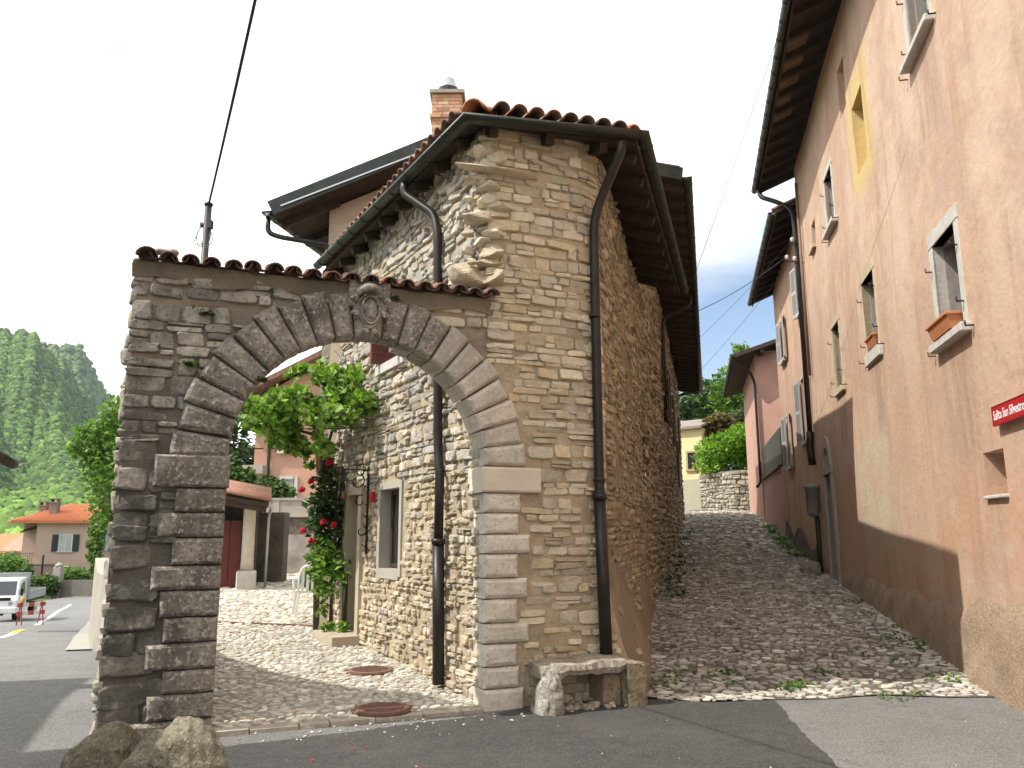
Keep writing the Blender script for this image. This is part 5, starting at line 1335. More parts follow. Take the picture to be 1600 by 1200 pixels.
def bush(name, lobes, n, size, label, cols, seed=1, group=None, cat='bush', m=None, stems=True, up=.3, shell=.6):
    rg = np.random.default_rng(seed); L = np.array(lobes, float); c = L[:, :3].mean(0); zb = (L[:, 2] - L[:, 5]).min(); t = root(name, (c[0], c[1], zb), 0, label, cat, group)
    link('foliage', leaf_mesh('foliage', crown_points(lobes, n, rg, shell), size, rg, cols, parent=t, up=up), m or M_leaf, t)
    if stems:
        b = MB()
        for l in lobes: b.tube([(l[0] * .7 + c[0] * .3, l[1] * .7 + c[1] * .3, zb - .1), (l[0], l[1], l[2])], [.03, .012], 5)
        obj('stem', b, M_bark, t)
    return t
G1 = [(.10, .20, .03), (.14, .25, .045), (.07, .15, .025), (.17, .27, .06)]
G2 = [(.04, .085, .018), (.055, .11, .025), (.03, .06, .015), (.075, .13, .03)]
GV = [(.16, .30, .035), (.20, .34, .06), (.11, .22, .03), (.07, .15, .025), (.24, .36, .10)]

# ------------------------------------------------------------------ the courtyard
zy = lambda x, y: float(z_yard(uvn(x, y)[1]))
# sweeping wall from the arch pier, dropping to a low wall between yard and road
yw = root('yard_wall', W(UL, 2, 0), 0, 'pale rendered wall sweeping down from the arch pier between yard and road', 'wall')
b = MB(); line = [W(UL + .22, .30, 0), (-3.32, 7.25), (-3.5, 7.6), (-3.58, 8.1), (-3.95, 8.9), (-4.45, 9.9), (-5.27, 11.4), (-7.75, 15.6), (-11.4, 22.6)]
hts = [3.3, 3.1, 2.8, 2.0, 1.4, 1.0, .8, .7, .7]
LP = dense([np.array([p[0], p[1], h]) for p, h in zip(line, hts)], 5); vs = []
for i, p in enumerate(LP):
    d = LP[min(i + 1, len(LP) - 1)][:2] - LP[max(i - 1, 0)][:2]; d /= np.linalg.norm(d); q = np.array([d[1], -d[0]]) * .16; zb = min(float(z_road(p[1])), 0) - .3; zt = zy(p[0], p[1]) + p[2]
    for s_ in (-1, 1): vs += [(p[0] + s_ * q[0], p[1] + s_ * q[1], zb), (p[0] + s_ * q[0], p[1] + s_ * q[1], zt)]
fs = []
for i in range(len(LP) - 1):
    o = 4 * i; fs += [(o, o + 4, o + 5, o + 1), (o + 2, o + 3, o + 7, o + 6), (o + 1, o + 5, o + 7, o + 3)]
fs += [(0, 1, 3, 2), tuple(4 * (len(LP) - 1) + k for k in (0, 2, 3, 1))]
b.add(vs, fs); obj('wall', b, mat('pale_render', (.37, .345, .29), .92, .18, 1.6, .5, 40, .01, spots=[((.28, .25, .2), 1.1, .58, .5, .1)]), yw)

# manhole covers
M_cov = mat('rusty_cover', (.20, .115, .085), .75, .2, 20, .3, 60)
def manhole(px, py, label, zz):
    p = on_z(px, py, zz); z = zy(p[0], p[1]); t = root('manhole_cover', (p[0], p[1], z), AU, label, 'manhole cover', 'manhole covers in the yard')
    b = MB(); b.lathe([(.25, -.03), (.25, .022), (.235, .026), (.02, .026)], 0, 0, 26, smooth=False)
    for a in range(-4, 5):
        w_ = math.sqrt(max(0, .2 ** 2 - (a * .045) ** 2))
        if w_ > .03: b.box(-w_, w_, a * .045 - .008, a * .045 + .008, .024, .032)
    obj('lid', b, M_cov, t, world=False)
    b = MB(); b.lathe([(.285, -.03), (.285, .016), (.26, .018), (.255, -.02)], 0, 0, 26, smooth=False); obj('ring', b, M_rust, t, world=False)
manhole(578, 1049, 'rusty round manhole cover in the sunlit part of the yard', .09)
manhole(597, 1108, 'rusty round manhole cover in the shaded cobbles just inside the arch', .045)
# drain line across the yard
b = MB(); p, q = on_z(330, 972, .2), on_z(500, 972, .25); b.beam((p[0], p[1], zy(p[0], p[1]) + .022), (q[0], q[1], zy(q[0], q[1]) + .022), .07, .02); tag(obj('drain_channel', b, M_rust), kind='structure')

# white garden chair with a green cushion
cp = on_z(484, 958, .25); cz = zy(cp[0], cp[1]) + .01
ch = root('garden_chair', (cp[0], cp[1], cz), R(200), 'white plastic garden chair half hidden behind the climbing rose', 'chair')
M_pl = mat('white_plastic', (.78, .78, .76), .35, .03, 4, 0)
b = MB(); b.bbox(-.24, .24, -.24, .22, .42, .455, .012); b.bbox(-.24, .24, -.25, -.225, .38, .43, .008); obj('seat', b, M_pl, ch, world=False)
b = MB()
for k in range(5): x = -.17 + k * .085; b.beam((x, .22, .46), (x, .34, .86), .05, .02, up=(0, 1, 0))
P = [(-.235, .22, .44), (-.235, .30, .72), (-.19, .35, .86), (0, .37, .91), (.19, .35, .86), (.235, .30, .72), (.235, .22, .44)]; b.tube(smooth_line(P, 4), .02, 7); obj('backrest', b, M_pl, ch, world=False)
for sx in (-1, 1):
    b = MB(); b.tube(smooth_line([(sx * .27, -.23, .43), (sx * .29, -.22, .66), (sx * .29, .05, .67), (sx * .25, .27, .68)], 5), .022, 7); obj('armrest', b, M_pl, ch, world=False)
    for sy in (-1, 1):
        b = MB(); b.beam((sx * .22, sy * .21, .43), (sx * .27, sy * .27, 0), .05, .035, up=(0, 1, 0)); obj('leg', b, M_pl, ch, world=False)
b = MB(); blob(b, (0, .19, .66), .5, 2, .04, (.40, .12, .42), 0, (.02, .16, .11), 3); 
cu = root('cushion', (cp[0], cp[1], cz), R(200), 'dark green cushion leaning in the white garden chair', 'cushion'); obj('cover', b, mat('green_fabric', (.015, .15, .10), .85, .15, 30, .2, 90), cu, world=False)

# small wall lantern at the corner
lp = on_v(513, 727, (*GA, 0), 79) + np.array([0, -.25, 0])
ln = root('wall_lantern', (lp[0], lp[1], lp[2] - .2), R(10), 'black iron wall lantern with amber glass among the roses', 'lantern')
b = MB(); b.lathe([(.03, -.02), (.10, .02), (.13, .04)], 0, 0, 6, smooth=False); b.lathe([(.16, .36), (.15, .38), (.04, .47), (.02, .52)], 0, 0, 6, smooth=False)
for k in range(6): a = k * math.pi / 3; b.tube([(.11 * math.cos(a), .11 * math.sin(a), .03), (.145 * math.cos(a), .145 * math.sin(a), .37)], .008, 5)
obj('cage', b, M_iron, ln, world=False)
b = MB(); b.lathe([(.10, .04), (.135, .36)], 0, 0, 6, smooth=False); obj('glass', b, mat('amber_glass', (.20, .10, .03), .15, .1, 4, 0), ln, world=False)
b = MB(); b.tube(smooth_line([(0, .30, .2), (0, .30, .55), (0, .1, .62), (0, 0, .5)], 5), .014, 6); obj('bracket', b, M_iron, ln, world=False)

# wrought-iron bracket and small red number plate by the door
ib = root('iron_bracket', tuple(HP.map(np.array(fs_(3.62)), np.array(2.1), np.array(.05)).reshape(3)), R(118), 'scrolled black wrought-iron bell bracket between door and window', 'bracket')
b = MB(); b.tube([(0, 0, -.75), (0, 0, .42)], .018, 6); b.tube([(0, 0, .38), (.02, .34, .38)], .009, 6)
for (cx_, cz_, r_, s_) in ((.16, .22, .12, 1), (.1, -.05, .09, -1), (.08, -.45, .08, 1), (.1, .36, .1, -1)):
    b.tube([(0, cx_ + r_ * (1 - t * .7) * math.cos(5.5 * t * s_ + 2), cz_ + r_ * (1 - t * .7) * math.sin(5.5 * t * s_ + 2)) for t in np.linspace(0, 1, 20)], .009, 5)
b.tube([(0, .33, .38), (0, .33, .10)], .006, 5)
for q_ in range(5): b.tube([(0, -.03 * (-1) ** q_, -.7 + q_ * .2), (.03, .06 * (-1) ** q_, -.62 + q_ * .2)], .008, 5)
obj('scrollwork', b, M_iron, ib, world=False)
b = MB(); b.lathe([(.035, -.02), (.03, .05), (.012, .09)], 0, .33, 10); obj('bell', b, M_rust, ib, world=False)
b = MB(); fbox(b, 3.30, 3.42, 2.03, 2.17, .03, .075); tag(obj('number_plate', b, M_red), 'tiny red plate on the facade beside the window', 'sign')
b = MB(); b.tube(smooth_line([hp(fs_(2.75), .62, .02), hp(fs_(2.75), .66, .14), hp(fs_(2.75), .52, .15)], 4), .014, 7); b.tube([hp(fs_(2.75), .62, .0), hp(fs_(2.75), .05, .05)], .012, 6); b.tube([hp(fs_(2.70), .68, .08), hp(fs_(2.80), .68, .08)], .012, 6)
tag(obj('garden_tap', b, mat('grey_pipe', (.35, .36, .36), .4, .1, 5, 0, metallic=.6)), 'small grey garden tap low on the sunlit facade', 'tap')

# grape vine spreading over the corner of the yard
vx = lambda px, py, y: at_y(px, py, y)
vc = at_y(500, 660, 11.6)
vine = root('grape_vine', (vc[0], vc[1], 3.2), 0, 'bright green grape vine on a pergola wire at the corner of the yard', 'vine')
rg = np.random.default_rng(21)
lob = []
for k in range(58):
    t = rg.random(); px = 385 + 190 * t; top = np.interp(t, [0, .25, .55, .8, 1], [632, 612, 585, 585, 592]); bot = np.interp(t, [0, .2, .45, .6, .8, 1], [662, 690, 708, 715, 668, 640])
    py = top + (bot - top) * rg.random() ** 1.15; p = at_y(px, py, 11.3 + rg.uniform(-.9, .8)); q = rg.uniform(.10, .26); lob.append((*p, q, q * 1.5, q * .75))
for px, py in ((383, 650), (391, 636), (455, 585), (470, 578), (500, 570), (520, 580), (545, 575), (483, 722), (478, 706)): lob.append((*at_y(px, py, 11.3), .09, .14, .09))
Pv = crown_points(lob, 4200, rg, .3)
link('leaves', leaf_mesh('leaves', Pv, rg.uniform(.06, .14, len(Pv)), rg, GV + [(.22, .36, .06), (.28, .40, .12)], parent=vine, elong=1.05, spread=.38, up=.02), M_leaf, vine)
b = MB()
for k in range(26):
    a = Pv[rg.integers(len(Pv))]; b.tube([a, a + rg.normal(0, .12, 3) + np.array([0, 0, .08]), a + rg.normal(0, .18, 3) + np.array([0, 0, .24])], .005, 4)
q0 = at_y(505, 720, 12.3); q1 = at_y(540, 668, 11.9); q2 = at_y(420, 660, 11.2)
b.tube([(q0[0], q0[1], .2), (q0[0] - .05, q0[1], 1.6), q0, at_y(495, 680, 12), q2], [.05, .045, .04, .03, .012], 7); b.tube([q0, at_y(520, 670, 12.0), q1], .025, 6); b.tube([at_y(575, 668, 10.9), at_y(400, 672, 11.3)], .012, 6); b.tube([at_y(575, 650, 11.3), at_y(385, 655, 11.8)], .012, 6)
obj('stem', b, M_bark, vine)

# climbing rose up the corner
rs = at_y(510, 1000, 11.6); rose = root('climbing_rose', (rs[0], rs[1], zy(rs[0], rs[1])), 0, 'climbing rose with red flowers trained up the house corner beside the door', 'climber')
lob = []
for px, py, rr in ((512, 770, .26), (500, 800, .26), (515, 830, .27), (505, 860, .24), (520, 800, .2), (490, 820, .16), (520, 745, .12), (500, 745, .12)):
    p = at_y(px, py, 12.0 + rg.uniform(-.2, .2)); lob.append((*p, rr, rr, rr * 1.2))
link('upper_leaves', leaf_mesh('upper_leaves', crown_points(lob, 900, rg, .3), .085, rg, [(.035, .075, .02), (.05, .10, .03), (.025, .05, .015), (.09, .14, .06)], parent=rose), M_leaf_d, rose)
lob = []
for px, py, rr in ((500, 880, .24), (515, 900, .27), (507, 865, .22), (522, 880, .2), (505, 925, .16), (503, 950, .12), (512, 980, .12), (535, 978, .11), (518, 994, .10)):
    p = at_y(px, py, 11.7 + rg.uniform(-.15, .15)); lob.append((*p, rr, rr, rr))
link('lower_leaves', leaf_mesh('lower_leaves', crown_points(lob, 750, rg, .3), .065, rg, GV, parent=rose, elong=1.8), M_leaf, rose)
b = MB()
for k in range(5): x = rs[0] + rg.uniform(-.05, .25); b.tube([(x, rs[1] + .2, .15), (x + rg.uniform(-.1, .1), rs[1] + .25, 1.2), (x + rg.uniform(-.12, .1), rs[1] + .35, 2.6)], .018, 5)
obj('stem', b, M_bark, rose)
M_rose = mat('red_petal', (.50, .012, .03), .6, .2, 9, 0, trans=.0)
for px, py in ((505, 815), (487, 845), (473, 829), (486, 752), (515, 722), (488, 730), (521, 820), (472, 765)):
    p = at_y(px, py, 11.75); b = MB()
    for q_ in range(9):
        a = q_ * 2.4; r_ = .012 + .004 * q_; d = np.array([math.cos(a) * r_ * 1.1, -.02 + rg.uniform(-.02, .02), math.sin(a) * r_ * 1.1]) * .8; blob(b, p + d, .5, 1, .15, (.042, .03, .042), 0, (1, 1, 1), q_)
    obj('rose_bloom', b, M_rose, rose)

# open shed with clay tiles on the left of the yard
sp = on_z(384, 916, .34); sx, sy = sp[0], sp[1]; sz = zy(sx, sy)
shd = root('garden_shed', (sx, sy, sz), R(17), 'open shed with dark red door, pale round column and clay tile roof', 'shed')
b = MB(); b.lathe([(.17, .45), (.155, .7), (.15, 2.0), (.17, 2.02), (.17, 2.1)], 0, 0, 18); obj('column', b, mat('pale_column', (.50, .46, .38), .9, .15, 5, .3), shd, world=False)
b = MB(); b.bbox(-.24, .24, -.24, .24, -.05, .46, .03); obj('column_base', b, mat('column_base_stone', (.48, .46, .42), .9, .15, 5, .3), shd, world=False)
M_redd = mat('dark_red_boards', (.13, .035, .03), .7, .2, 6, .2, 40)
b = MB(); 
for k in range(5): b.bbox(-1.62 + k * .29, -1.62 + k * .29 + .282, .35, .39, 0, 1.72, .008)
obj('door', b, M_redd, shd, world=False)
b = MB(); b.box(-1.7, .3, 3.0, 3.3, 0, 2.3); b.box(-1.8, -1.6, .2, 3.0, 0, 2.3); obj('back_wall', b, mat('shed_wall', (.12, .10, .085), .9, .2, 4, .3), shd, world=False)
b = MB(); b.box(.06, .2, .3, 3.2, -.1, 2.0); obj('side_wall', b, mat('dark_shed_stone', (.09, .082, .07), .95, .3, 4, .7, 30, .03), shd, world=False)
b = MB(); b.hexa([(-1.9, -.55, 2.44), (.45, -.55, 2.02), (.45, 3.4, 2.5), (-1.9, 3.4, 2.92), (-1.9, -.55, 2.54), (.45, -.55, 2.12), (.45, 3.4, 2.6), (-1.9, 3.4, 3.02)]); srf = obj('roof', b, M_wood, shd, world=False)
b = MB(); 
for k in range(18):
    y_ = -.5 + k * .22
    barrel(b, (.50, y_, 2.17 + (y_ + .55) * .127), (-1.9, y_, 2.60 + (y_ + .55) * .127), .1, n=5, tap=1, col=rnd.choice([(.42, .2, .12), (.32, .16, .11), (.36, .2, .15)]))
obj('roof_tiles', b, M_tile, srf, world=False)
b = MB(); b.beam((-1.8, -.45, 2.36), (.4, -.45, 1.97), .12, .14); obj('beam', b, M_wood, shd, world=False)
b = MB(); b.tube(smooth_line([(.52, -.5, 2.06), (.5, -.2, 1.95), (.47, .0, 1.8), (.46, .0, 0)], 5), .035, 8); obj('downpipe', b, MATS['grey_pipe'], shd, world=False)

# walls at the back of the yard, hedge and pink house behind
bw0 = on_z(398, 907, .36)
wy = bw0[1]
p0_, p1_ = at_y(398, 905, wy), at_y(440, 905, wy)
b = MB(); z0 = zy(p0_[0], p0_[1]); b.box(p0_[0], p1_[0], wy, wy + .5, z0 - .1, z0 + 1.95); tag(obj('stone_wall', b, mat('dark_block_wall', (.10, .092, .08), .95, .35, 3, .8, 22, .04, spots=[((.2, .18, .15), 5, .66, .4)])), 'dark mossy block of wall standing beside the shed', 'wall')
cyv = 27.0
pL, pR = at_y(330, 884, cyv), at_y(520, 884, cyv)
cw = root('garden_wall', (pL[0], cyv, .3), 0, 'rendered garden wall with a concrete parapet at the back of the yard', 'wall')
zt0, zt1, zt2, zt3 = at_y(450, 888, cyv)[2], at_y(450, 835, cyv)[2], at_y(450, 808, cyv)[2], at_y(450, 778, cyv)[2]
b = MB(); b.box(pL[0], pR[0] + 2, cyv, cyv + .4, zt0 - .3, zt1); obj('render_wall', b, mat('stained_render', (.34, .31, .27), .95, .25, 1.4, .6, 30, .02, spots=[((.14, .125, .11), 1.2, .55, .6, .1)]), cw)
b = MB(); b.box(pL[0], pR[0] + 2, cyv + .05, cyv + .4, zt1, zt2); obj('rubble_band', b, mat('dark_rubble_band', (.13, .11, .09), .95, .4, 5, .9, 18, .05, spots=[((.3, .26, .2), 6, .62, .5)]), cw)
b = MB(); b.box(pL[0], pR[0] + 2, cyv - .04, cyv + .3, zt2, zt3 - .08); b.box(pL[0], pR[0] + 2, cyv - .09, cyv + .35, zt3 - .08, zt3)
x_ = pL[0] + .4
while x_ < pR[0] + 2: b.box(x_, x_ + .22, cyv - .07, cyv - .04, zt2, zt3 - .08); x_ += 1.55
obj('parapet', b, mat('concrete_parapet', (.36, .33, .28), .92, .2, 2, .4, 30, .01, spots=[((.2, .18, .15), 1.5, .6, .5)]), cw)
lobs = []
for px, py in ((352, 765), (370, 762), (385, 760), (400, 768), (415, 763), (430, 768), (438, 772), (360, 745), (378, 748)):
    p = at_y(px, py, 29.5 + rg.uniform(-.8, .8)); lobs.append((*p, .55, .55, .42))
bush('garden_hedge', lobs, 2600, .16, 'loose green hedge above the garden wall at the back of the yard', G2 + [(.12, .2, .05)], 31, cat='hedge')
pyv = 36.0
hx0, hx1 = at_y(398, 700, pyv)[0], at_y(560, 700, pyv)[0]
ph = root('pink_villa', (hx0, pyv, .4), 0, 'salmon-pink villa with brown shutters behind the garden wall', 'house')
zr0, zr1 = at_y(400, 622, pyv)[2], at_y(450, 590, pyv)[2]
M_villa = mat('villa_plaster', (.50, .30, .215), .92, .12, 1.3, .3, 30, .01, spots=[((.42, .25, .18), .9, .6, .5, .1)])
b = MB(); b.hexa([(hx0, pyv, 0), (hx1, pyv, 0), (hx1, pyv + 8, 0), (hx0, pyv + 8, 0), (hx0, pyv, zr0), (hx1, pyv, zr1 + 1.8), (hx1, pyv + 8, zr1 + 1.8), (hx0, pyv + 8, zr0)]); obj('wall', b, M_villa, ph)
b = MB(); b.hexa([(hx0 - 1.2, pyv - .8, zr0 - .35), (hx1 + .5, pyv - .8, zr1 + 2.0), (hx1 + .5, pyv + 9, zr1 + 2.0), (hx0 - 1.2, pyv + 9, zr0 - .35), (hx0 - 1.2, pyv - .8, zr0 - .1), (hx1 + .5, pyv - .8, zr1 + 2.25), (hx1 + .5, pyv + 9, zr1 + 2.25), (hx0 - 1.2, pyv + 9, zr0 - .1)]); obj('roof', b, mat('villa_roof', (.22, .12, .09), .9, .3, 6, .5, 20, .03), ph)
def vbox(mb, x0, x1, y0, y1, d0, d1):
    a, c = at_y(x0, y1, pyv), at_y(x1, y0, pyv); return mb.box(a[0], c[0], pyv - d1, pyv - d0, a[2], c[2])
b = MB(); vbox(b, 446, 464, 680, 704, 0, .03); wv = obj('window', b, M_glass, ph)
b = MB(); vbox(b, 430, 446, 680, 706, .02, .07); vbox(b, 464, 478, 680, 706, .02, .07); obj('shutter', b, M_shut, wv)
b = MB(); vbox(b, 434, 466, 704, 709, 0, .18); obj('sill', b, MATS['sill_stone'], wv)
b = MB(); vbox(b, 441, 459, 749, 790, 0, .04); dv = obj('door', b, mat('pale_grey_door', (.32, .31, .29), .7, .1, 4, .1), ph)
b = MB(); vbox(b, 435, 441, 744, 790, 0, .09); vbox(b, 459, 466, 744, 790, 0, .09); vbox(b, 441, 459, 744, 749, 0, .09); obj('door_frame', b, MATS['sill_stone'], dv)
b = MB(); a = at_y(421, 690, pyv - .12); b.tube([(a[0], a[1], 0), (a[0], a[1], zr0 + .2)], .07, 8); obj('downpipe', b, M_pipe, ph)
b = MB(); vbox(b, 383, 420, 703, 705, .8, .86); obj('balcony_rail', b, M_iron, ph)
b = MB(); vbox(b, 388, 420, 729, 742, -.1, .9); obj('balcony', b, mat('balcony_concrete', (.38, .34, .29), .9, .15, 3, .3), ph)
tree('dark_tree', at_y(358, 800, 40) * np.array([1, 1, 0]) + np.array([0, 0, .2]), 8.6, 3.0, 3.6, 'dark tree in shade beside the pink villa behind the yard', G2, 12, 4200, .3, 41, m=M_leaf_d)

# ------------------------------------------------------------------ at the foot of the arch and house: boulders, bench
M_boul = mat('boulder_stone', (1, 1, 1), .92, .2, 6, .7, 40, .02, attr=True, bump2=(9, .8, .06), spots=[((.12, .105, .075), 5, .56, .6, .08), ((.30, .28, .22), 9, .64, .4), ((.08, .075, .055), 34, .57, .6, .05), ((.42, .40, .33), 48, .60, .5, .05)])
def boulder(px, py, zc, sq, rz, label, seed, y=None, col=(.26, .235, .175)):
    p = on_z(px, py, zc) if y is None else at_y(px, py, y); b = MB(); rock(b, (p[0], p[1], zc), sq, rz, col, seed); return tag(obj('boulder', b, M_boul), label, 'boulder', 'boulders guarding the arch pier')
boulder(166, 1206, .10, (.52, .40, .52), .4, 'rounded grey-brown boulder at the outer corner of the dark pier', 1, col=(.19, .17, .115))
boulder(238, 1200, .12, (.50, .36, .54), .2, 'low smooth pale boulder between the two others at the pier', 2, col=(.24, .215, .145))
boulder(290, 1210, .18, (.60, .50, .56), .5, 'tall pitted boulder against the inner corner of the dark pier', 6, col=(.225, .20, .14))
bn = root('stone_bench', W(.95, -.25, 0), AU, 'rough stone slab bench propped on a boulder against the rounded house front', 'bench')
b = MB()
def slab_top(i, j, z): 
    u = .42 + .62 * i; return None
pl_ = [(-.43 + .02 * math.sin(k * 1.3), z) for k, z in enumerate([0] * 1)]
xs = np.linspace(-.50, .36, 12)
vs = []; 
for x in xs:
    yf = -.17 + .03 * math.sin(x * 9) + .02 * math.sin(x * 23); yb = .23; zt = .405 + .03 * (x + .5) + .006 * math.sin(x * 15); zb = zt - .10 - .02 * math.sin(x * 11) - .012 * math.sin(x * 29)
    vs += [(x, yf + .02, zb), (x, yf, (zb + zt) / 2), (x, yf + .02, zt), (x, yb, zt + .01), (x, yb, zb)]
fs = []
for i in range(len(xs) - 1):
    for j in range(5): fs.append((i * 5 + j, i * 5 + (j + 1) % 5, (i + 1) * 5 + (j + 1) % 5, (i + 1) * 5 + j))
fs += [(0, 4, 3, 2, 1), tuple((len(xs) - 1) * 5 + j for j in range(5))]
b.add(vs, fs, False, (.43, .385, .32)); obj('slab', b, M_boul, bn, world=False)
b = MB(); rock(b, (-.46, -.08, .10), (.30, .34, .74), .3, (.42, .40, .345), 9, -.1); obj('support_stone', b, M_boul, bn, world=False)
b = MB(); dressed_block(b, [(.36, -.05), (.56, -.05), (.57, .39), (.48, .41), (.36, .40)], -.16, .3, .025, lambda x, y, z: (x, y, z), col=(.40, .335, .23), rough=.012); b.bbox(.16, .36, -.04, .28, -.05, .29, .02, col=(.36, .29, .19)); obj('end_block', b, M_boul, bn, world=False)
# loose rubble under the bench and along the foot of the wall
b = MB()
for k in range(46):
    u = .45 + .9 * rnd.random(); v = -.42 + .36 * rnd.random(); s = rnd.uniform(.025, .06); blob(b, W(u, v, s * .3), .5, 1, .2, (s * 1.6, s * 1.3, s), rnd.random() * 3, tuple(np.array((.42, .38, .31)) * rnd.uniform(.7, 1.2)), k, -.03, 2, smooth=False)
tag(obj('rubble_stones', b, M_cobble), kind='stuff')
tag(bpy.data.objects['rubble_stones'], 'loose small stones lying under the bench', 'stones')
# buttress stone at the corner of the lane
q = lane_wall(.55); b = MB(); rock(b, (q[0] + .12, q[1] - .18, .10), (.42, .48, .66), .4, (.23, .195, .15), 14, -.1); tag(obj('corner_stone', b, M_boul), 'dark weathered guard stone at the lane corner of the house', 'stone')
# loose stones along the foot of the plastered houses
b = MB()
for k in range(60):
    s = rnd.uniform(9.5, 24); p = on_wall(s, rnd.uniform(.12, .5)); z = float(z_lane(p[1])); q = rnd.uniform(.05, .16) * (1.3 if rnd.random() < .2 else 1)
    rock(b, (p[0], p[1], z + q * .15), (q * 1.6, q * 1.4, q * 1.1), rnd.uniform(0, 3), tuple(np.array((.30, .27, .225)) * rnd.uniform(.7, 1.2)), k, -1, .08, 30, (16, 10), False)
tag(obj('foot_stones', b, M_cobble), 'loose rough stones along the foot of the plastered houses', 'stones', None, 'stuff')
# stones and weeds by the doorstep up the lane
for px, py, s, lab, sd_ in ((1290, 893, .36, 'larger rough grey stone by the door step on the lane', 3), (1296, 903, .26, 'smaller pale round stone in front of the door step on the lane', 4)):
    p = on_v(px, py, (P0[0], P0[1], 0), 12.7); p = p + np.array([-.35, 0, 0]); z = float(z_lane(p[1])); b = MB(); rock(b, (p[0], p[1], z + s * .35), (s * 1.3, s * 1.2, s * 1.2), .3, (.27, .24, .20), sd_, -.2); tag(obj('stone', b, M_boul), lab, 'stone')
def weed_patch(name, pts, label, n, size, cols, seed, spread=.12, h=.10):
    rg = np.random.default_rng(seed); C = []
    for p in pts: C.append(np.array(p) + np.abs(rg.normal(0, 1, (n, 3))) * np.array([0, 0, h]) + rg.normal(0, spread, (n, 3)) * np.array([1, 1, 0]))
    return tag(link(name, leaf_mesh(name, np.concatenate(C), size, rg, cols, up=.6, elong=2), M_leaf), label, 'weeds', None, 'stuff')
wp = []
for px, py in ((1250, 893), (1243, 880), (1225, 868), (1262, 905), (1215, 845), (1235, 860)): p = on_v(px, py, (P0[0], P0[1], 0), 12.7); wp.append((p[0] - .3, p[1], float(z_lane(p[1])) + .03))
weed_patch('weeds', wp, 'tufts of weeds at the foot of the shuttered house', 90, .06, G1, 3)
wp = []
for px, py in ((1240, 1070), (1232, 1072), (1480, 1062), (1490, 1060), (1452, 1058), (1250, 1066)): p = on_z(px, py, .05); wp.append((p[0], p[1], .03))
weed_patch('weeds', wp, 'small weeds between the sunlit edge cobbles of the lane', 45, .028, G1, 4, .07, .025)
wp = []
for t in (7, 8.2, 9.5, 11, 12.5, 14, 16, 18, 20): q = lane_wall(t); wp.append((q[0] + .25, q[1], float(z_lane(q[1])) + .03))
weed_patch('weeds', wp, 'weeds growing along the foot of the shaded lane wall', 38, .06, G2 + G1[:1], 5, .16, .09)
wp = []
for k in range(46):
    p = lane_xy(rng.uniform(.3, 3.6), rng.uniform(.3, 9)); wp.append((p[0], p[1], float(z_lane(p[1])) + .01))
weed_patch('moss_tufts', wp, 'sparse grass in the joints of the shaded cobbles', 26, .03, G2 + G1, 6, .10, .02)
wp = []
for u, z_ in ((-2.62, 3.52), (-2.72, 3.05), (-2.12, 2.95), (-.95, 3.84)): wp.append(W(u, -.02, z_))
weed_patch('wall_plants', wp, 'small ferns rooted in the joints above the arch', 60, .026, G2, 7, .035, .018)

# ------------------------------------------------------------------ poles and wires
pp = at_y(318, 400, 7.55); pl0 = root('cable_pole', (pp[0], pp[1], 3.2), 0, 'thin dark metal cable pole with looped wires behind the tiled arch', 'pole')
pt_ = at_y(326, 320, 7.5); M_pole = mat('pole_metal', (.07, .065, .06), .5, .3, 6, .1, metallic=.5)
b = MB(); b.tube([(pp[0], pp[1], 2.6), (pt_[0], pt_[1], pt_[2])], .034, 10); b.tube([(pt_[0], pt_[1], pt_[2] - .01), (pt_[0], pt_[1], pt_[2] + .015)], .042, 10); obj('tube', b, M_pole, pl0)
b = MB(); c = (np.array(pp) * .45 + np.array(pt_) * .55); b.tube([c - np.array([.06, 0, -.03]), c + np.array([.06, 0, .03])], .03, 8); b.box(c[0] + .03, c[0] + .07, c[1] - .06, c[1], c[2] - .02, c[2] + .06); obj('clamp', b, M_pole, pl0)
b = MB()
for k in range(4):
    s_ = (-1) ** k; b.tube(smooth_line([c + np.array([.04 * s_, -.03, .03]), c + np.array([(.07 + .012 * k) * s_, -.04, -.10 - .03 * k]), c + np.array([.03 * s_, -.04, -.26 + .02 * k]), c + np.array([-.01 * s_, -.04, -.14])], 5), .005, 5)
obj('wire_loop', b, mat('grey_wire', (.16, .17, .18), .5, .1, 5, 0), pl0)
M_wire = mat('black_wire', (.035, .04, .055), .6, .1, 5, 0)
def wire(a, c, r, label, sag=.1, n=14, m=M_wire):
    a, c = np.array(a, float), np.array(c, float); b = MB(); b.tube([a + (c - a) * t - np.array([0, 0, sag * 4 * t * (1 - t)]) for t in np.linspace(0, 1, n)], r, 6); return tag(obj('overhead_wire', b, m), label, 'wire')
wire(pt_, at_y(412, -60, 4.3), .011, 'thick black cable rising from the pole behind the arch', .03)
ins = lambda s, z, d: tuple(np.array([*on_wall(s, d), z]))
wire(gp3(5.6, 7.6, .9), at_y(1245, -30, 9.0), .006, 'thin wire rising steeply beside the salmon house roof', .05)
wire(gp3(6.5, 7.1, .85), ins(14.35, 8.45, .34), .009, 'nearly level wire crossing the lane to the insulators', .12)
wire(gp3(9, 6.9, .8), ins(14.25, 8.85, .2), .004, 'upper faint wire crossing the lane to the insulators', .1)
wire(gp3(10, 5.9, .6), ins(14.05, 8.3, .2), .004, 'lower faint slanting wire crossing the lane to the insulators', .1)

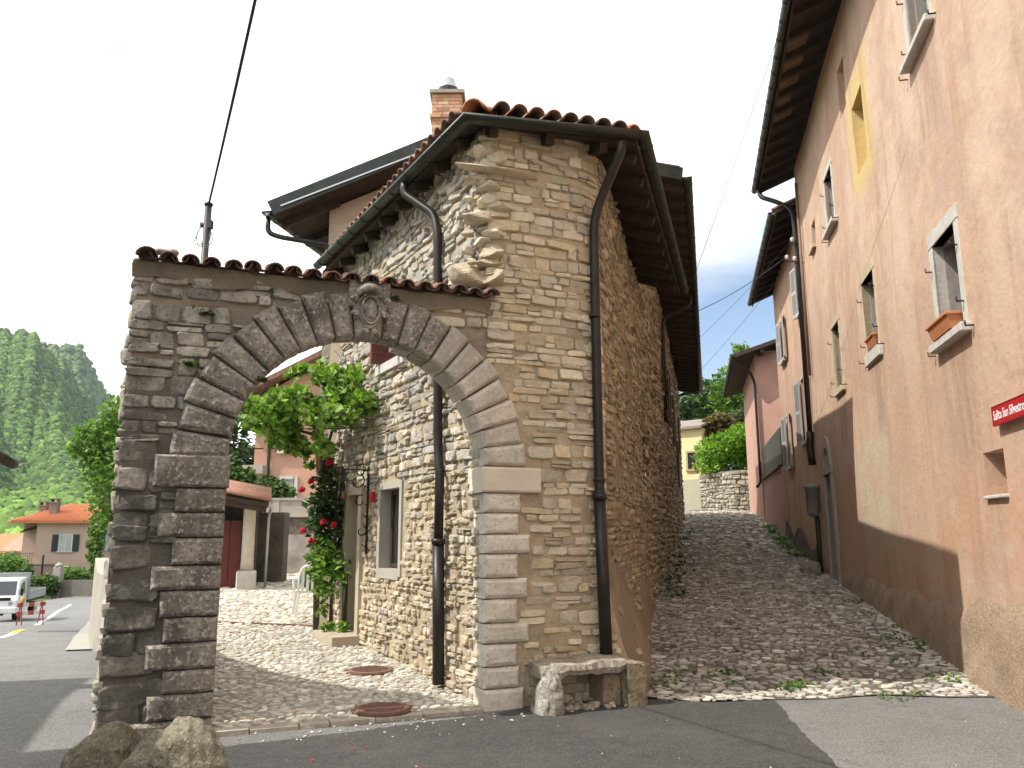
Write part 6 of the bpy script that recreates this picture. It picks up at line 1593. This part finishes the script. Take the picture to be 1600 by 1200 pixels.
# ------------------------------------------------------------------ top of the lane
yy = 48.0
q = at_y(1101, 778, yy); YA = R(-38)
yh = root('yellow_house', (q[0], q[1], q[2]), YA, 'pale yellow house with one window at the top of the lane', 'house')
hz_ = at_y(1099, 668, yy)[2] - q[2]
b = MB(); b.box(-9, 0, 0, 2.2, -1.5, hz_); obj('wall', b, mat('yellow_plaster', (.66, .55, .30), .9, .08, 1.5, .2, 30), yh, world=False)
zg = at_y(1099, 748, yy)[2] - q[2]
b = MB(); b.box(-9, .02, -.04, 0, -1.5, zg); obj('plinth', b, mat('yellow_house_plinth', (.42, .38, .29), .9, .1, 2, .3), yh, world=False)
b = MB(); b.box(-.95, -.45, -.03, .04, 1.75, 2.75); wv = obj('window', b, M_glass, yh, world=False)
b = MB(); b.box(-1.07, -.95, -.07, 0, 1.65, 2.87); b.box(-.45, -.33, -.07, 0, 1.65, 2.87); b.box(-.95, -.45, -.07, 0, 2.75, 2.87); b.box(-1.1, -.3, -.13, 0, 1.63, 1.75); obj('window_frame', b, mat('tan_frame', (.38, .27, .15), .8, .1, 4, .1), wv, world=False)
b = MB(); b.hexa([(-9.4, -.35, hz_ - .05), (.12, -.35, hz_ - .05), (.12, 2.2, hz_ + .7), (-9.4, 2.2, hz_ + .7), (-9.4, -.35, hz_ + .1), (.12, -.35, hz_ + .1), (.12, 2.2, hz_ + .85), (-9.4, 2.2, hz_ + .85)]); obj('roof', b, mat('grey_roof', (.24, .2, .17), .9, .2, 4, .3), yh, world=False)
b = MB(); b.tube([(-2.3, -.1, -1), (-2.3, -.1, hz_)], .07, 8); obj('downpipe', b, M_gutter, yh, world=False)
# retaining wall with the clipped hedge on top
rw = [at_y(1095, 780, 47), at_y(1122, 780, 45), at_y(1150, 786, 43.5), at_y(1240, 792, 42.5)]
RPth = Path([q_[:2] for q_ in rw][::1])
rwo = root('retaining_wall', (rw[1][0], rw[1][1], 3), 0, 'rough stone retaining wall below the clipped hedge at the lane top', 'wall')
zbot = 2.3; ztop = at_y(1130, 738, 45)[2]
b = MB(); wall_sheet(b, RPth.map, 0, RPth.L[-1], zbot - .5, ztop, (), .6, step=.5); obj('wall_core', b, M_mortar_dark, rwo)
Sr = rubble(0, RPth.L[-1], zbot, ztop, (.14, .26), (.2, .5)); stones_obj('wall_stones', Sr, RPth.map, (.04, .1), palette([(.40, .36, .29), (.33, .30, .25), (.46, .42, .34)]), M_stone, rwo, jit=.18, rot=.1)
lobs = []
for px in np.linspace(1103, 1230, 13):
    for py in (726, 708, 690, 676):
        if py < 680 + (1150 - px) * .35 and px < 1150: continue
        p = at_y(px, py, 45.6 + rng.uniform(-.5, .5)); lobs.append((*p, .75, .8, .55))
lobs.append((*at_y(1100, 715, 46), .5, .5, .7)); lobs.append((*at_y(1101, 700, 46), .45, .5, .6))
bush('clipped_hedge', lobs, 9000, .15, 'bright green clipped laurel hedge on top of the retaining wall', [(.15, .30, .02), (.19, .35, .03), (.11, .23, .02)], 51, cat='hedge', up=.1, shell=.8)
ztr = 5.0
def tb(px, y, z=ztr): p = at_y(px, 700, y); return np.array([p[0], p[1], z])
tree('maple_tree', tb(1108, 70), 9.6, 4.6, 3.4, 'dark green round-headed tree directly behind the lane roofs, leftmost of the group', G2, 14, 5200, .42, 61, 'trees at the top of the lane', m=M_leaf_d)
tree('leafy_tree', tb(1150, 72), 10.8, 4.2, 4.0, 'mid green tree behind the hedge near the pink house gutter', [(.05, .11, .025), (.07, .14, .03), (.035, .08, .02)], 14, 5200, .42, 62, 'trees at the top of the lane')
tree('slender_tree', tb(1172, 60), 10.6, 2.0, 4.0, 'lighter green slender tree touching the pink house wall', G1, 10, 3600, .34, 63, 'trees at the top of the lane', k=.5)
bush('copper_shrub', [(*at_y(px, py, 49), .6, .7, .55) for px, py in ((1098, 678), (1106, 668), (1116, 662), (1126, 660), (1136, 664), (1120, 670), (1142, 672))], 2600, .24, 'reddish-brown shrub behind the hedge at the lane top', [(.16, .11, .05), (.20, .13, .06), (.10, .09, .035)], 64)
bush('grey_green_shrub', [(*at_y(px, py, 54), .9, .9, .8) for px, py in ((1150, 660), (1163, 656), (1172, 668), (1158, 672))], 2000, .22, 'grey-green shrub between hedge and slender tree', [(.09, .13, .06), (.12, .16, .08), (.06, .09, .04)], 65)
tp = on_wall(26.5, -1.2)
bush('potted_vine', [(tp[0], tp[1], 5.55, .45, .6, .3), (tp[0] - .1, tp[1] - .7, 5.7, .3, .4, .25), (tp[0] - .3, tp[1] + .5, 5.4, .3, .35, .22), (tp[0] + .1, tp[1] + .3, 6.1, .12, .2, .3)], 500, .15, 'pale green creeper hanging over the terrace railing', GV, 66)

# ------------------------------------------------------------------ down the road: far house, truck, barrier
D = 71.0
a, c = at_y(36, 915, D), at_y(140, 915, D)
fh = root('villa', (at_y(98, 915, D)[0], D, -2.9), R(9), 'two-storey pinkish villa with orange hipped roof and dark shutters down the road', 'house')
M_fh = mat('pale_pink_plaster', (.50, .355, .285), .9, .08, .8, .1, 10)
hw, dp, hh = 2.55, 7.0, 5.75
b = MB(); b.box(-hw, hw, 0, dp, -.5, hh); b.box(-hw - 1.7, -hw, 1.6, dp, -.5, hh); obj('wall', b, M_fh, fh, world=False)
M_ftile = mat('orange_roof_tile', (.56, .20, .09), .85, .15, 5, .4, 14, .05)
b = MB(); e = .55
A = [(-hw - 1.7 - e, -e, hh), (hw + e, -e, hh), (hw + e, dp + e, hh), (-hw - 1.7 - e, dp + e, hh)]; r1, r2 = (-1.3, dp / 2, hh + 1.6), (.4, dp / 2, hh + 1.6)
b.add(A + [r1, r2] + [(x, y, z - .14) for x, y, z in A], [(0, 1, 5, 4), (1, 2, 5), (2, 3, 4, 5), (3, 0, 4), (0, 6, 7, 1), (1, 7, 8, 2), (2, 8, 9, 3), (3, 9, 6, 0), (9, 8, 7, 6)])
for k in range(35):
    x = -hw - 1.7 - e + .12 + k * .24; t = min(1, (x + hw + 1.7 + e) / (r1[0] + hw + 1.7 + e), (hw + e - x) / (hw + e - r2[0]))
    if t > .05: barrel(b, (x, -e - .03, hh + .02), (x, -e + (dp / 2 + e) * t, hh + .02 + 1.6 * t), .085, n=4, tap=1)
for k in range(34):
    y = -e + .12 + k * .24; t = min(1, (y + e) / (dp / 2 + e), (dp + e - y) / (dp / 2 + e))
    if 0 < t <= 1: barrel(b, (hw + e + .03, y, hh + .02), (hw + e - (hw + e - r2[0]) * t, y, hh + .02 + 1.6 * t), .085, n=4, tap=1)
rf = obj('roof', b, M_ftile, fh, world=False)
M_chs = mat('chimney_render', (.24, .18, .145), .9, .2, 4, .3)
for x, y, h in ((-1.75, 1.3, 1.25), (-3.0, 2.2, 1.0), (2.0, 2.2, 1.3)):
    b = MB(); b.box(x - .32, x + .32, y - .32, y + .32, hh + .2, hh + .4 + h); b.box(x - .4, x + .4, y - .4, y + .4, hh + .4 + h, hh + .5 + h); b.box(x - .3, x - .2, y - .3, y + .3, hh + .5 + h, hh + .72 + h); b.box(x + .2, x + .3, y - .3, y + .3, hh + .5 + h, hh + .72 + h); b.box(x - .42, x + .42, y - .42, y + .42, hh + .72 + h, hh + .8 + h); obj('chimney', b, M_chs, rf, world=False)
M_gsh = mat('dark_green_shutter', (.025, .04, .035), .6, .1, 4, .1)
def fwin(x0, x1, z0, z1, sh=True, m=None, side=False):
    bx = (lambda mb, a0, a1, c0, c1, d0, d1: mb.box(a0, a1, -d1, -d0, c0, c1)) if not side else (lambda mb, a0, a1, c0, c1, d0, d1: mb.box(hw + d0, hw + d1, a0, a1, c0, c1))
    b = MB(); bx(b, x0, x1, z0, z1, .0, .03); wv = obj('window', b, m or mat('curtained_window', (.42, .44, .45), .25, .15, 2, 0), fh, world=False)
    b = MB(); bx(b, x0 - .06, x0 + .03, z0, z1, .03, .06); bx(b, x1 - .03, x1 + .06, z0, z1, .03, .06); bx(b, (x0 + x1) / 2 - .035, (x0 + x1) / 2 + .035, z0, z1, .03, .06); bx(b, x0, x1, z1 - .04, z1 + .05, .03, .065); obj('frame', b, M_whitewood, wv, world=False)
    b = MB(); bx(b, x0 - .15, x1 + .15, z0 - .1, z0, .0, .14); obj('sill', b, M_wstone, wv, world=False)
    if sh:
        for a0, a1 in ((x0 - .58, x0 - .06), (x1 + .06, x1 + .58)):
            b = MB(); bx(b, a0, a1, z0 - .03, z1 + .03, .05, .09)
            for k in range(11): zz = z0 + .08 + k * (z1 - z0 - .16) / 10; bx(b, a0 + .07, a1 - .07, zz - .03, zz + .02, .09, .105)
            obj('shutter', b, M_gsh, wv, world=False)
fwin(-.62, .42, 3.2, 4.6); fwin(-.7, .45, .3, 1.9, False, M_gsh); fwin(1.6, 2.4, 3.3, 4.8, True, None, True); fwin(2.2, 3.0, .3, 2.2, False, M_gsh, True)
b = MB(); b.tube([(hw - .12, -.08, 0), (hw - .12, -.08, hh)], .06, 6); obj('downpipe', b, M_pipe, fh, world=False)
b = MB(); b.hexa([(-hw - 1.5, .5, 4.8), (-hw, .5, 5.2), (-hw, 1.7, 5.5), (-hw - 1.5, 1.7, 5.1), (-hw - 1.5, .5, 4.9), (-hw, .5, 5.3), (-hw, 1.7, 5.6), (-hw - 1.5, 1.7, 5.2)]); obj('awning', b, M_wood, fh, world=False)
b = MB(); b.box(-hw - 1.5, -hw, .55, 1.6, 2.0, 2.15); 
for k in range(9): b.box(-hw - 1.5 + k * .18, -hw - 1.46 + k * .18, .55, .6, 2.15, 3.0)
b.box(-hw - 1.52, -hw, .54, .62, 3.0, 3.06); obj('balcony', b, M_chs, fh, world=False)
# garden front: wall, gate post, railing, shrubs
gy_ = 63.0
def gp_(px, y=gy_): p = at_y(px, 915, y); return p[0]
b = MB(); b.box(gp_(96), gp_(153), gy_, gy_ + .35, -3.4, -1.75); tag(obj('garden_wall', b, mat('grey_garden_wall', (.20, .18, .155), .9, .2, 2, .3)), 'low grey garden wall in front of the distant villa', 'wall')
b = MB(); x = gp_(89.5); b.bbox(x - .28, x + .28, gy_ - .3, gy_ + .26, -3.3, -.75, .03); b.lathe([(.3, -.75), (.28, -.6), (.14, -.45), (.02, -.4)], x, gy_ - .02, 12); tag(obj('gate_post', b, mat('gate_post_stone', (.36, .33, .29), .9, .15, 3, .3)), 'pale round-topped gate post at the distant villa garden', 'gate post')
b = MB()
for px in np.arange(42, 88, 1.5): x = gp_(px, 66); b.box(x - .012, x + .012, 66, 66.03, -3, -.6)
b.box(gp_(42, 66), gp_(88, 66), 66, 66.03, -.75, -.7); b.box(gp_(42, 66), gp_(88, 66), 66, 66.03, -1.9, -1.85); b.box(gp_(63, 66) - .05, gp_(63, 66) + .05, 65.95, 66.05, -3, .1); tag(obj('railing', b, M_iron), 'thin iron garden railing before the distant villa', 'railing')
def gb(name, pts, y, r, n, lab, cols, seed, size=.22): bush(name, [(*at_y(px, py, y + .3 * k), r * s_, r * s_, r * s_ * .9) for k, (px, py, s_) in enumerate(pts)], n, size, lab, cols, seed, 'shrubs before the distant villa')
gb('garden_shrub', ((55, 915, 1), (62, 918, 1), (72, 914, 1.1), (80, 918, .9)), 61.5, .75, 1500, 'green shrub under the railing of the distant villa', G1 + G2, 71)
gb('garden_shrub', ((100, 905, 1), (110, 902, 1.1), (121, 904, 1.1), (130, 908, .9)), 65, .8, 1600, 'broad green shrub behind the low garden wall', G1, 72)
gb('garden_shrub', ((34, 905, 1), (36, 915, 1), (38, 897, .8)), 64, .8, 1300, 'dark clipped shrub left of the iron railing', G2, 73)
gb('garden_shrub', ((2, 890, 1.2), (12, 885, 1.2), (22, 890, 1.1), (8, 903, 1.2), (24, 905, 1)), 66, 1.1, 2000, 'light green bushes above the white truck', G1, 74)
gb('garden_shrub', ((148, 870, .6), (150, 850, .7), (153, 830, .7), (149, 890, .5), (155, 812, .7)), 60, .9, 1500, 'green creeper beside the pier right of the distant villa', G1, 75)
# red and grey roofs further away on the left
for x0, x1, yb, yt, ye, lab, rc in ((-30, 9, 866, 845, 86, 'low house with red roof at the left edge beyond the truck', (.50, .2, .1)), (8, 34, 862, 843, 82, 'small grey-walled house with pale red roof beside the villa', (.46, .24, .17))):
    a0, a1 = at_y(x0, yb, ye), at_y(x1, yb, ye); zt = at_y(x1, yt, ye)[2]; t = root('cottage', ((a0[0] + a1[0]) / 2, ye, -3), 0, lab, 'house')
    b = MB(); b.box(a0[0], a1[0], ye, ye + 7, -4, a0[2]); obj('wall', b, mat('cottage_wall', (.40, .37, .31), .9, .1, 2, .2), t)
    b = MB(); b.hexa([(a0[0] - .3, ye - .5, a0[2] - .05), (a1[0] + .3, ye - .5, a0[2] - .05), (a1[0] + .3, ye + 3.5, zt + .6), (a0[0] - .3, ye + 3.5, zt + .6), (a0[0] - .3, ye - .5, a0[2] + .1), (a1[0] + .3, ye - .5, a0[2] + .1), (a1[0] + .3, ye + 3.5, zt + .75), (a0[0] - .3, ye + 3.5, zt + .75)]); obj('roof', b, mat('cottage_roof_%d' % x1 if False else ('cottage_roof' if x1 < 10 else 'cottage_roof_pale'), rc, .85, .2, 3, .4, 14, .04), t)
    b = MB(); b.box(a0[0] + .6, a0[0] + 1.4, ye - .02, ye + .02, a0[2] - 1.8, a0[2] - .6); obj('window', b, M_glass, t)
    b = MB(); b.box(a1[0] - .12, a1[0] + .05, ye - .1, ye + .05, -3.5, a0[2]); obj('corner_post', b, M_whitewood, t)

# white tipper truck
tY = 41.0; tp = road_at(3, tY); rz = R(17)
tr = root('delivery_truck', (tp[0] - .3, tp[1], tp[2] + .02), rz, 'white light truck with grey drop-side bed parked at the left edge of the road', 'truck', None)
M_tw = mat('white_truck_paint', (.74, .75, .74), .3, .04, 3, 0, spec=.5); M_blk = mat('black_rubber', (.02, .02, .02), .8, .1, 5, .1); M_dgl = mat('dark_windscreen', (.03, .04, .055), .08, .1, 2, 0, spec=.7); M_bed = mat('grey_truck_bed', (.36, .38, .37), .5, .15, 4, .1)
# front faces -y
b = MB(); prof = [(.0, .42), (-.05, .70), (-.04, 1.02), (.12, 1.22), (.50, 1.98), (.72, 2.08), (1.55, 2.10), (1.62, 1.95), (1.62, .42)]
vs = []
for x, k in ((-.92, .0), (-.86, 1), (.86, 1), (.92, .0)):
    for y, z in prof: vs.append((x * (1 if z < 1.3 else .93), y + (.05 if k == 0 else 0), z - (.04 if (k == 0 and z > 1.9) else 0)))
n_ = len(prof); fs = [(i * n_ + j, i * n_ + (j + 1) % n_, (i + 1) * n_ + (j + 1) % n_, (i + 1) * n_ + j) for i in range(3) for j in range(n_)] + [tuple(range(n_ - 1, -1, -1)), tuple(range(3 * n_, 4 * n_))]
b.add(vs, fs); cabo = obj('cab', b, M_tw, tr, world=False)
b = MB(); b.add([(-.76, .145, 1.30), (.76, .145, 1.30), (.70, .475, 1.93), (-.70, .475, 1.93)], [(0, 1, 2, 3)]); b.add([(-.76, .13, 1.29), (.76, .13, 1.29), (.70, .465, 1.94), (-.70, .465, 1.94)], [(0, 1, 2, 3)]); obj('windscreen', b, M_dgl, cabo, world=False)
b = MB(); b.bbox(-.62, .62, -.075, -.02, 1.02, 1.17, .01); b.bbox(-.5, .5, -.085, -.04, .52, .64, .01); obj('grille', b, M_blk, cabo, world=False)
b = MB(); b.bbox(-.93, .93, -.14, .05, .40, .70, .04); obj('bumper', b, M_tw, tr, world=False)
for sx in (-1, 1):
    b = MB(); b.hexa([(sx * .55, -.075, .78), (sx * .88, -.02, .82), (sx * .88, .05, .82), (sx * .55, .0, .78), (sx * .55, -.07, .93), (sx * .88, -.015, 1.0), (sx * .88, .05, 1.0), (sx * .55, .0, .93)]); obj('headlight', b, mat('headlight_lens', (.35, .36, .36), .1, .1, 4, 0), tr, world=False)
    b = MB(); b.bbox(sx * 1.02 - .06, sx * 1.02 + .06, .16, .24, 1.25, 1.6, .02); b.tube([(sx * .88, .3, 1.5), (sx * 1.02, .2, 1.5)], .015, 5); obj('mirror', b, M_blk, tr, world=False)
    b = MB(); x = sx * .905; b.add([(x, .35, 1.32), (x, 1.3, 1.32), (x * .95, 1.3, 1.9), (x * .95, .62, 1.9)], [(0, 1, 2, 3)]); obj('side_window', b, M_dgl, cabo, world=False)
    for y in (.75, 3.6):
        b = MB(); b.tube([(sx * .62, y, .36), (sx * .88, y, .36)], .36, 20, smooth=False); wh = obj('wheel', b, M_blk, tr, world=False)
        b = MB(); b.tube([(sx * .80, y, .36), (sx * .895, y, .36)], .2, 14, smooth=False); obj('rim', b, M_bed, wh, world=False)
b = MB(); b.box(-.35, .35, .3, 4.9, .45, .62); b.bbox(-1.0, 1.0, 1.72, 5.0, .82, .94, .01); obj('chassis', b, M_blk, tr, world=False)
b = MB()
for a_ in ((-1.02, -.98, 1.72, 5.0, .94, 1.38), (.98, 1.02, 1.72, 5.0, .94, 1.38), (-.98, .98, 4.96, 5.0, .94, 1.38), (-.98, .98, 1.72, 1.78, .94, 2.25)): b.bbox(*a_, .006)
b.box(-1.0, 1.0, 1.70, 1.80, 2.25, 2.32)
for k in range(6): b.box(-.98 + k * .38, -.94 + k * .38, 1.71, 1.79, 1.4, 2.25)
obj('bed', b, M_bed, tr, world=False)
b = MB(); b.bbox(-.26, .26, -.147, -.14, .44, .55, .002); obj('number_plate', b, M_whitewood, tr, world=False)
# red and white road barrier with amber lamp by the truck
bp = road_at(49, 37.6)
br = root('road_barrier', (bp[0], bp[1], bp[2] + .01), R(52), 'red and white striped road barrier standing beside the white truck', 'barrier')
M_brw = mat('barrier_white', (.72, .70, .66), .6, .08, 4, 0); M_brr = mat('barrier_red', (.34, .07, .05), .6, .08, 4, 0)
for z0 in (.45, .82):
    b = MB()
    for k in range(5): b.bbox(-.6 + k * .24, -.6 + k * .24 + .236, -.015, .015, z0, z0 + .18, .004, col=(.72, .70, .66) if k % 2 else (.50, .10, .06))
    obj('board', b, mat('barrier_paint', (1, 1, 1), .55, .1, 4, 0, attr=True), br, world=False)
for sx in (-.45, .45):
    for sy in (-.3, .3): b = MB(); b.beam((sx, 0, 1.02), (sx, sy, 0), .04, .03); obj('leg', b, M_brr, br, world=False)
b = MB(); b.lathe([(.05, 1.0), (.09, 1.05), (.09, 1.2), (.03, 1.25)], -.4, 0, 12); obj('lamp', b, mat('amber_lens', (.65, .38, .03), .3, .05, 4, 0), br, world=False)

# tree behind the pier
tree('feathery_tree', road_at(176, 34) + np.array([0, 0, .0]), 10.2, 2.3, 3.0, 'feathery bright green tree rising behind the dark pier', G1 + [(.12, .24, .03)], 14, 9000, .17, 81, k=.42, shell=.35)

# neighbouring building outside the frame on the left (its eave corner shows at the picture's edge and it shades road and yard)
nb = root('neighbour_house', W(-12, -2, 0), AU, 'tall plain neighbouring house left of the road with a dark eave corner', 'house')
M_nb = mat('neighbour_plaster', (.42, .36, .28), .9, .1, 2, .3)
HN = 6.0; UE = -3.75 - HN / math.tan(SUN_EL)
b = MB(); b.prism([(W(u, n, 0)[0], W(u, n, 0)[1]) for u, n in ((UE - 8, -9), (UE - .6, -9), (UE - .6, 3.9), (UE - 8, 3.9))], -.6, HN); obj('wall', b, M_nb, nb)
b = MB()
b.hexa([W(UE - 4, -9.4, HN - 1), W(UE, -9.4, HN - 1), W(UE, .25, HN - 1), W(UE - 4, .25, HN - 1), W(UE - 4, -9.4, HN + 1.6), W(UE, -9.4, HN + 1.6), W(UE, .25, HN + 1.6), W(UE - 4, .25, HN + 1.6)])
lo = [W(UE - 9, -9.4, HN + 2.4), W(UE, -9.4, HN - .05), W(UE, 4.3, HN - .05), W(UE - 9, 4.3, HN + 2.4)]; b.hexa(lo + [(x, y, z + .14) for x, y, z in lo]); obj('roof', b, M_wood, nb)
b = MB(); q = [W(-8.4, 3.0, 2.7), W(-4.62, 3.0, 2.42), W(-4.62, 3.42, 2.42), W(-8.4, 3.42, 2.7)]; b.hexa(q + [(x, y, z + .10) for x, y, z in q]); b.tube(smooth_line([W(-4.56, 3.0, 2.42), W(-4.56, 3.35, 2.42)], 3), .06, 8); obj('porch_roof', b, M_wood, nb)

# ------------------------------------------------------------------ wooded mountain across the valley
def ridge(az):      # elevation angle of the near skyline against azimuth (degrees)
    return np.interp(az, [-75, -60, -50, -42, -36, -33.6, -32.6, -31.5, -30.8, -30.0, -29.2, -28, -26.5, -24, -20, -10, 0], [17, 15.5, 14.5, 13.6, 12.5, 12.7, 12.7, 12.2, 11.7, 10.9, 9.9, 8.4, 6.6, 5.2, 3.6, 2.0, 1.0])
HB = MB(); rgh = np.random.default_rng(90)
na, nr = 150, 60
AZ = np.linspace(-78, -8, na + 1)
def hill_z(az, t):        # t 0..1 from foot to crest
    el = ridge(az) + .25 * math.sin(az * 3.1) + .15 * math.sin(az * 7.7); r = 330 + 620 * t
    top = math.tan(R(el)) * 950
    f = t ** 1.25 * (1 + .10 * math.sin(az * 1.1 + t * 5) * (1 - t)) + .05 * math.sin(az * .9 + 2) * math.sin(t * 6.28)
    return r, -4 + top * f
HV = []
def hill_pt(i, j):
    az = AZ[0] + (AZ[-1] - AZ[0]) * i; r, z = hill_z(az, j); return (r * math.sin(R(az)), r * math.cos(R(az)), z)
HB.grid(hill_pt, na, nr)
tag(obj('hill', HB, M_hill), kind='structure')
# second, paler shoulder with its cliff edge, behind
def ridge2(az): return np.interp(az, [-40, -34, -31.2, -30.4, -29.6, -29.0, -28.5, -28.1, -27.5, -26.96, -26.0, -24, -22], [10, 11.6, 12.1, 12.25, 12.3, 12.2, 11.4, 10.6, 9.7, 9.0, 8.0, 6.6, 4.0])
HB2 = MB()
def hill2(i, j):
    az = -42 + 20 * i; r = 950 + 420 * j; return (r * math.sin(R(az)), r * math.cos(R(az)), -10 + math.tan(R(float(ridge2(az)) + .12 * math.sin(az * 9))) * 1370 * j ** 1.1)
HB2.grid(hill2, 90, 24)
tag(obj('hill', HB2, M_hill), kind='structure')
# the forest on both: thousands of crowns as one mass
def forest(name, pts, rads, cols, seed):
    rg = np.random.default_rng(seed); n = len(pts); K = 7; ring = 3
    V = []; a = np.linspace(0, 2 * np.pi, K, endpoint=False)
    el = np.array([-.35, .25, .85])
    base = np.concatenate([np.stack([np.cos(e_) * np.cos(a + k), np.cos(e_) * np.sin(a + k), np.full(K, math.sin(e_))], 1) for k, e_ in enumerate(el)] + [np.array([[0, 0, 1.12]])])
    jit = np.clip(rg.normal(1, .16, (n, len(base), 1)), .55, 1.5); P = pts[:, None, :] + base[None] * jit * rads[:, None, None] * np.array([1, 1, 1.15])
    j = np.arange(K); j2 = (j + 1) % K
    q = np.concatenate([np.stack([r * K + j, r * K + j2, (r + 1) * K + j2, (r + 1) * K + j], 1) for r in range(2)]); tr_ = np.stack([2 * K + j, 2 * K + j2, np.full(K, 3 * K)], 1)
    off = (np.arange(n) * len(base))[:, None, None]; c = np.array(cols)[rg.integers(0, len(cols), n)] * np.clip(rg.normal(1, .2, (n, 1)), .5, 1.6)
    return tag(link(name, np_mesh(name, P.reshape(-1, 3), [(q[None] + off).reshape(-1, 4), (tr_[None] + off).reshape(-1, 3)], np.repeat(c, len(base), 0), True), mat('forest_leaf', (1, 1, 1), .9, .25, .12, 0, attr=True)), kind='stuff')
FC = [(.065, .13, .025), (.09, .16, .03), (.045, .095, .022), (.12, .19, .035), (.05, .10, .03)]
n = 44000; az = rgh.uniform(-46, -19, n); t = rgh.random(n) ** .8
pts = np.array([(lambda r, z, a: (r * math.sin(R(a)), r * math.cos(R(a)), z))(*hill_z(a, tt), a) for a, tt in zip(az, t)])
fo = forest('forest', pts, rgh.uniform(1.5, 3.0, n), FC, 91); tag(fo, 'dense green woodland covering the near slope of the mountain', 'forest')
n = 6000; i_ = rgh.random(n); j_ = rgh.random(n) ** .7; pts = np.array([hill2(a, c) for a, c in zip(i_, j_)])
fo = forest('forest', pts, rgh.uniform(2.8, 5.2, n), [(.10, .16, .045), (.12, .18, .05), (.085, .14, .045)], 92); tag(fo, 'paler wooded far shoulder of the mountain with a steep edge', 'forest')
# trees at the foot of the slope
n = 4000; az = rgh.uniform(-48, -27, n); rr = rgh.uniform(150, 330, n); pts = np.stack([rr * np.sin(np.radians(az)), rr * np.cos(np.radians(az)), -3 + (rr - 150) * .10], 1)
fo = forest('forest', pts, rgh.uniform(1.2, 2.6, n), [(.11, .19, .035), (.14, .23, .045), (.08, .15, .03)], 93); tag(fo, 'lighter trees in the valley at the foot of the mountain', 'forest')
b = MB()
def foot(i, j): az = -52 + 26 * i; r = 140 + 200 * j; return (r * math.sin(R(az)), r * math.cos(R(az)), -4.5 + 200 * j * .10)
b.grid(foot, 20, 10); tag(obj('hill', b, M_hill), kind='structure')

# ------------------------------------------------------------------ the valley air
b = MB(); b.box(-1810, 1510, -310, 2510, -13, 420)
hm = bpy.data.materials.new('valley_haze'); hm.use_nodes = True; ht = hm.node_tree; ht.nodes.clear()
ho = ht.nodes.new('ShaderNodeOutputMaterial'); hv = ht.nodes.new('ShaderNodeVolumePrincipled'); ht.links.new(hv.outputs[0], ho.inputs['Volume'])
hv.inputs['Color'].default_value = (.80, .88, 1.0, 1); hv.inputs['Density'].default_value = .00011; hv.inputs['Anisotropy'].default_value = .1
tag(obj('haze', b, hm), kind='stuff')

# grit, petals and bits of grass on the asphalt
b = MB()
for k in range(90):
    if k < 34:
        x, y = rnd.uniform(-2.4, 4.6), rnd.uniform(5.6, 8.6)
        if uvn(x, y)[1] > -.08: continue
    else:
        u = rnd.uniform(-2.2, .3); x, y, _ = W(u, -rnd.uniform(.12, .5), 0)
    s_ = rnd.uniform(.004, .011) * (1.6 if k >= 34 else 1); rock(b, (x, y, .006 + s_ * .2), (s_ * 2.2, s_ * 1.7, s_), rnd.uniform(0, 3), rnd.choice([(.55, .52, .46), (.40, .37, .32), (.62, .60, .55), (.35, .32, .27)]), k, -1, .05, 16, (8, 5), False)
tag(obj('grit', b, M_cobble), 'scattered pale grit on the asphalt', 'grit', None, 'stuff')
b = MB()
for k in range(9):
    x, y = rnd.uniform(-2.0, 1.2), rnd.uniform(5.7, 7.0); s_ = rnd.uniform(.012, .022); a = rnd.uniform(0, 6)
    b.add([(x + s_ * math.cos(a + i * 1.57), y + s_ * math.sin(a + i * 1.57), .010 + .006 * (i % 2)) for i in range(4)], [(0, 1, 2, 3)])
tag(obj('petals', b, M_rose), 'fallen red petals on the asphalt', 'petals', None, 'stuff')
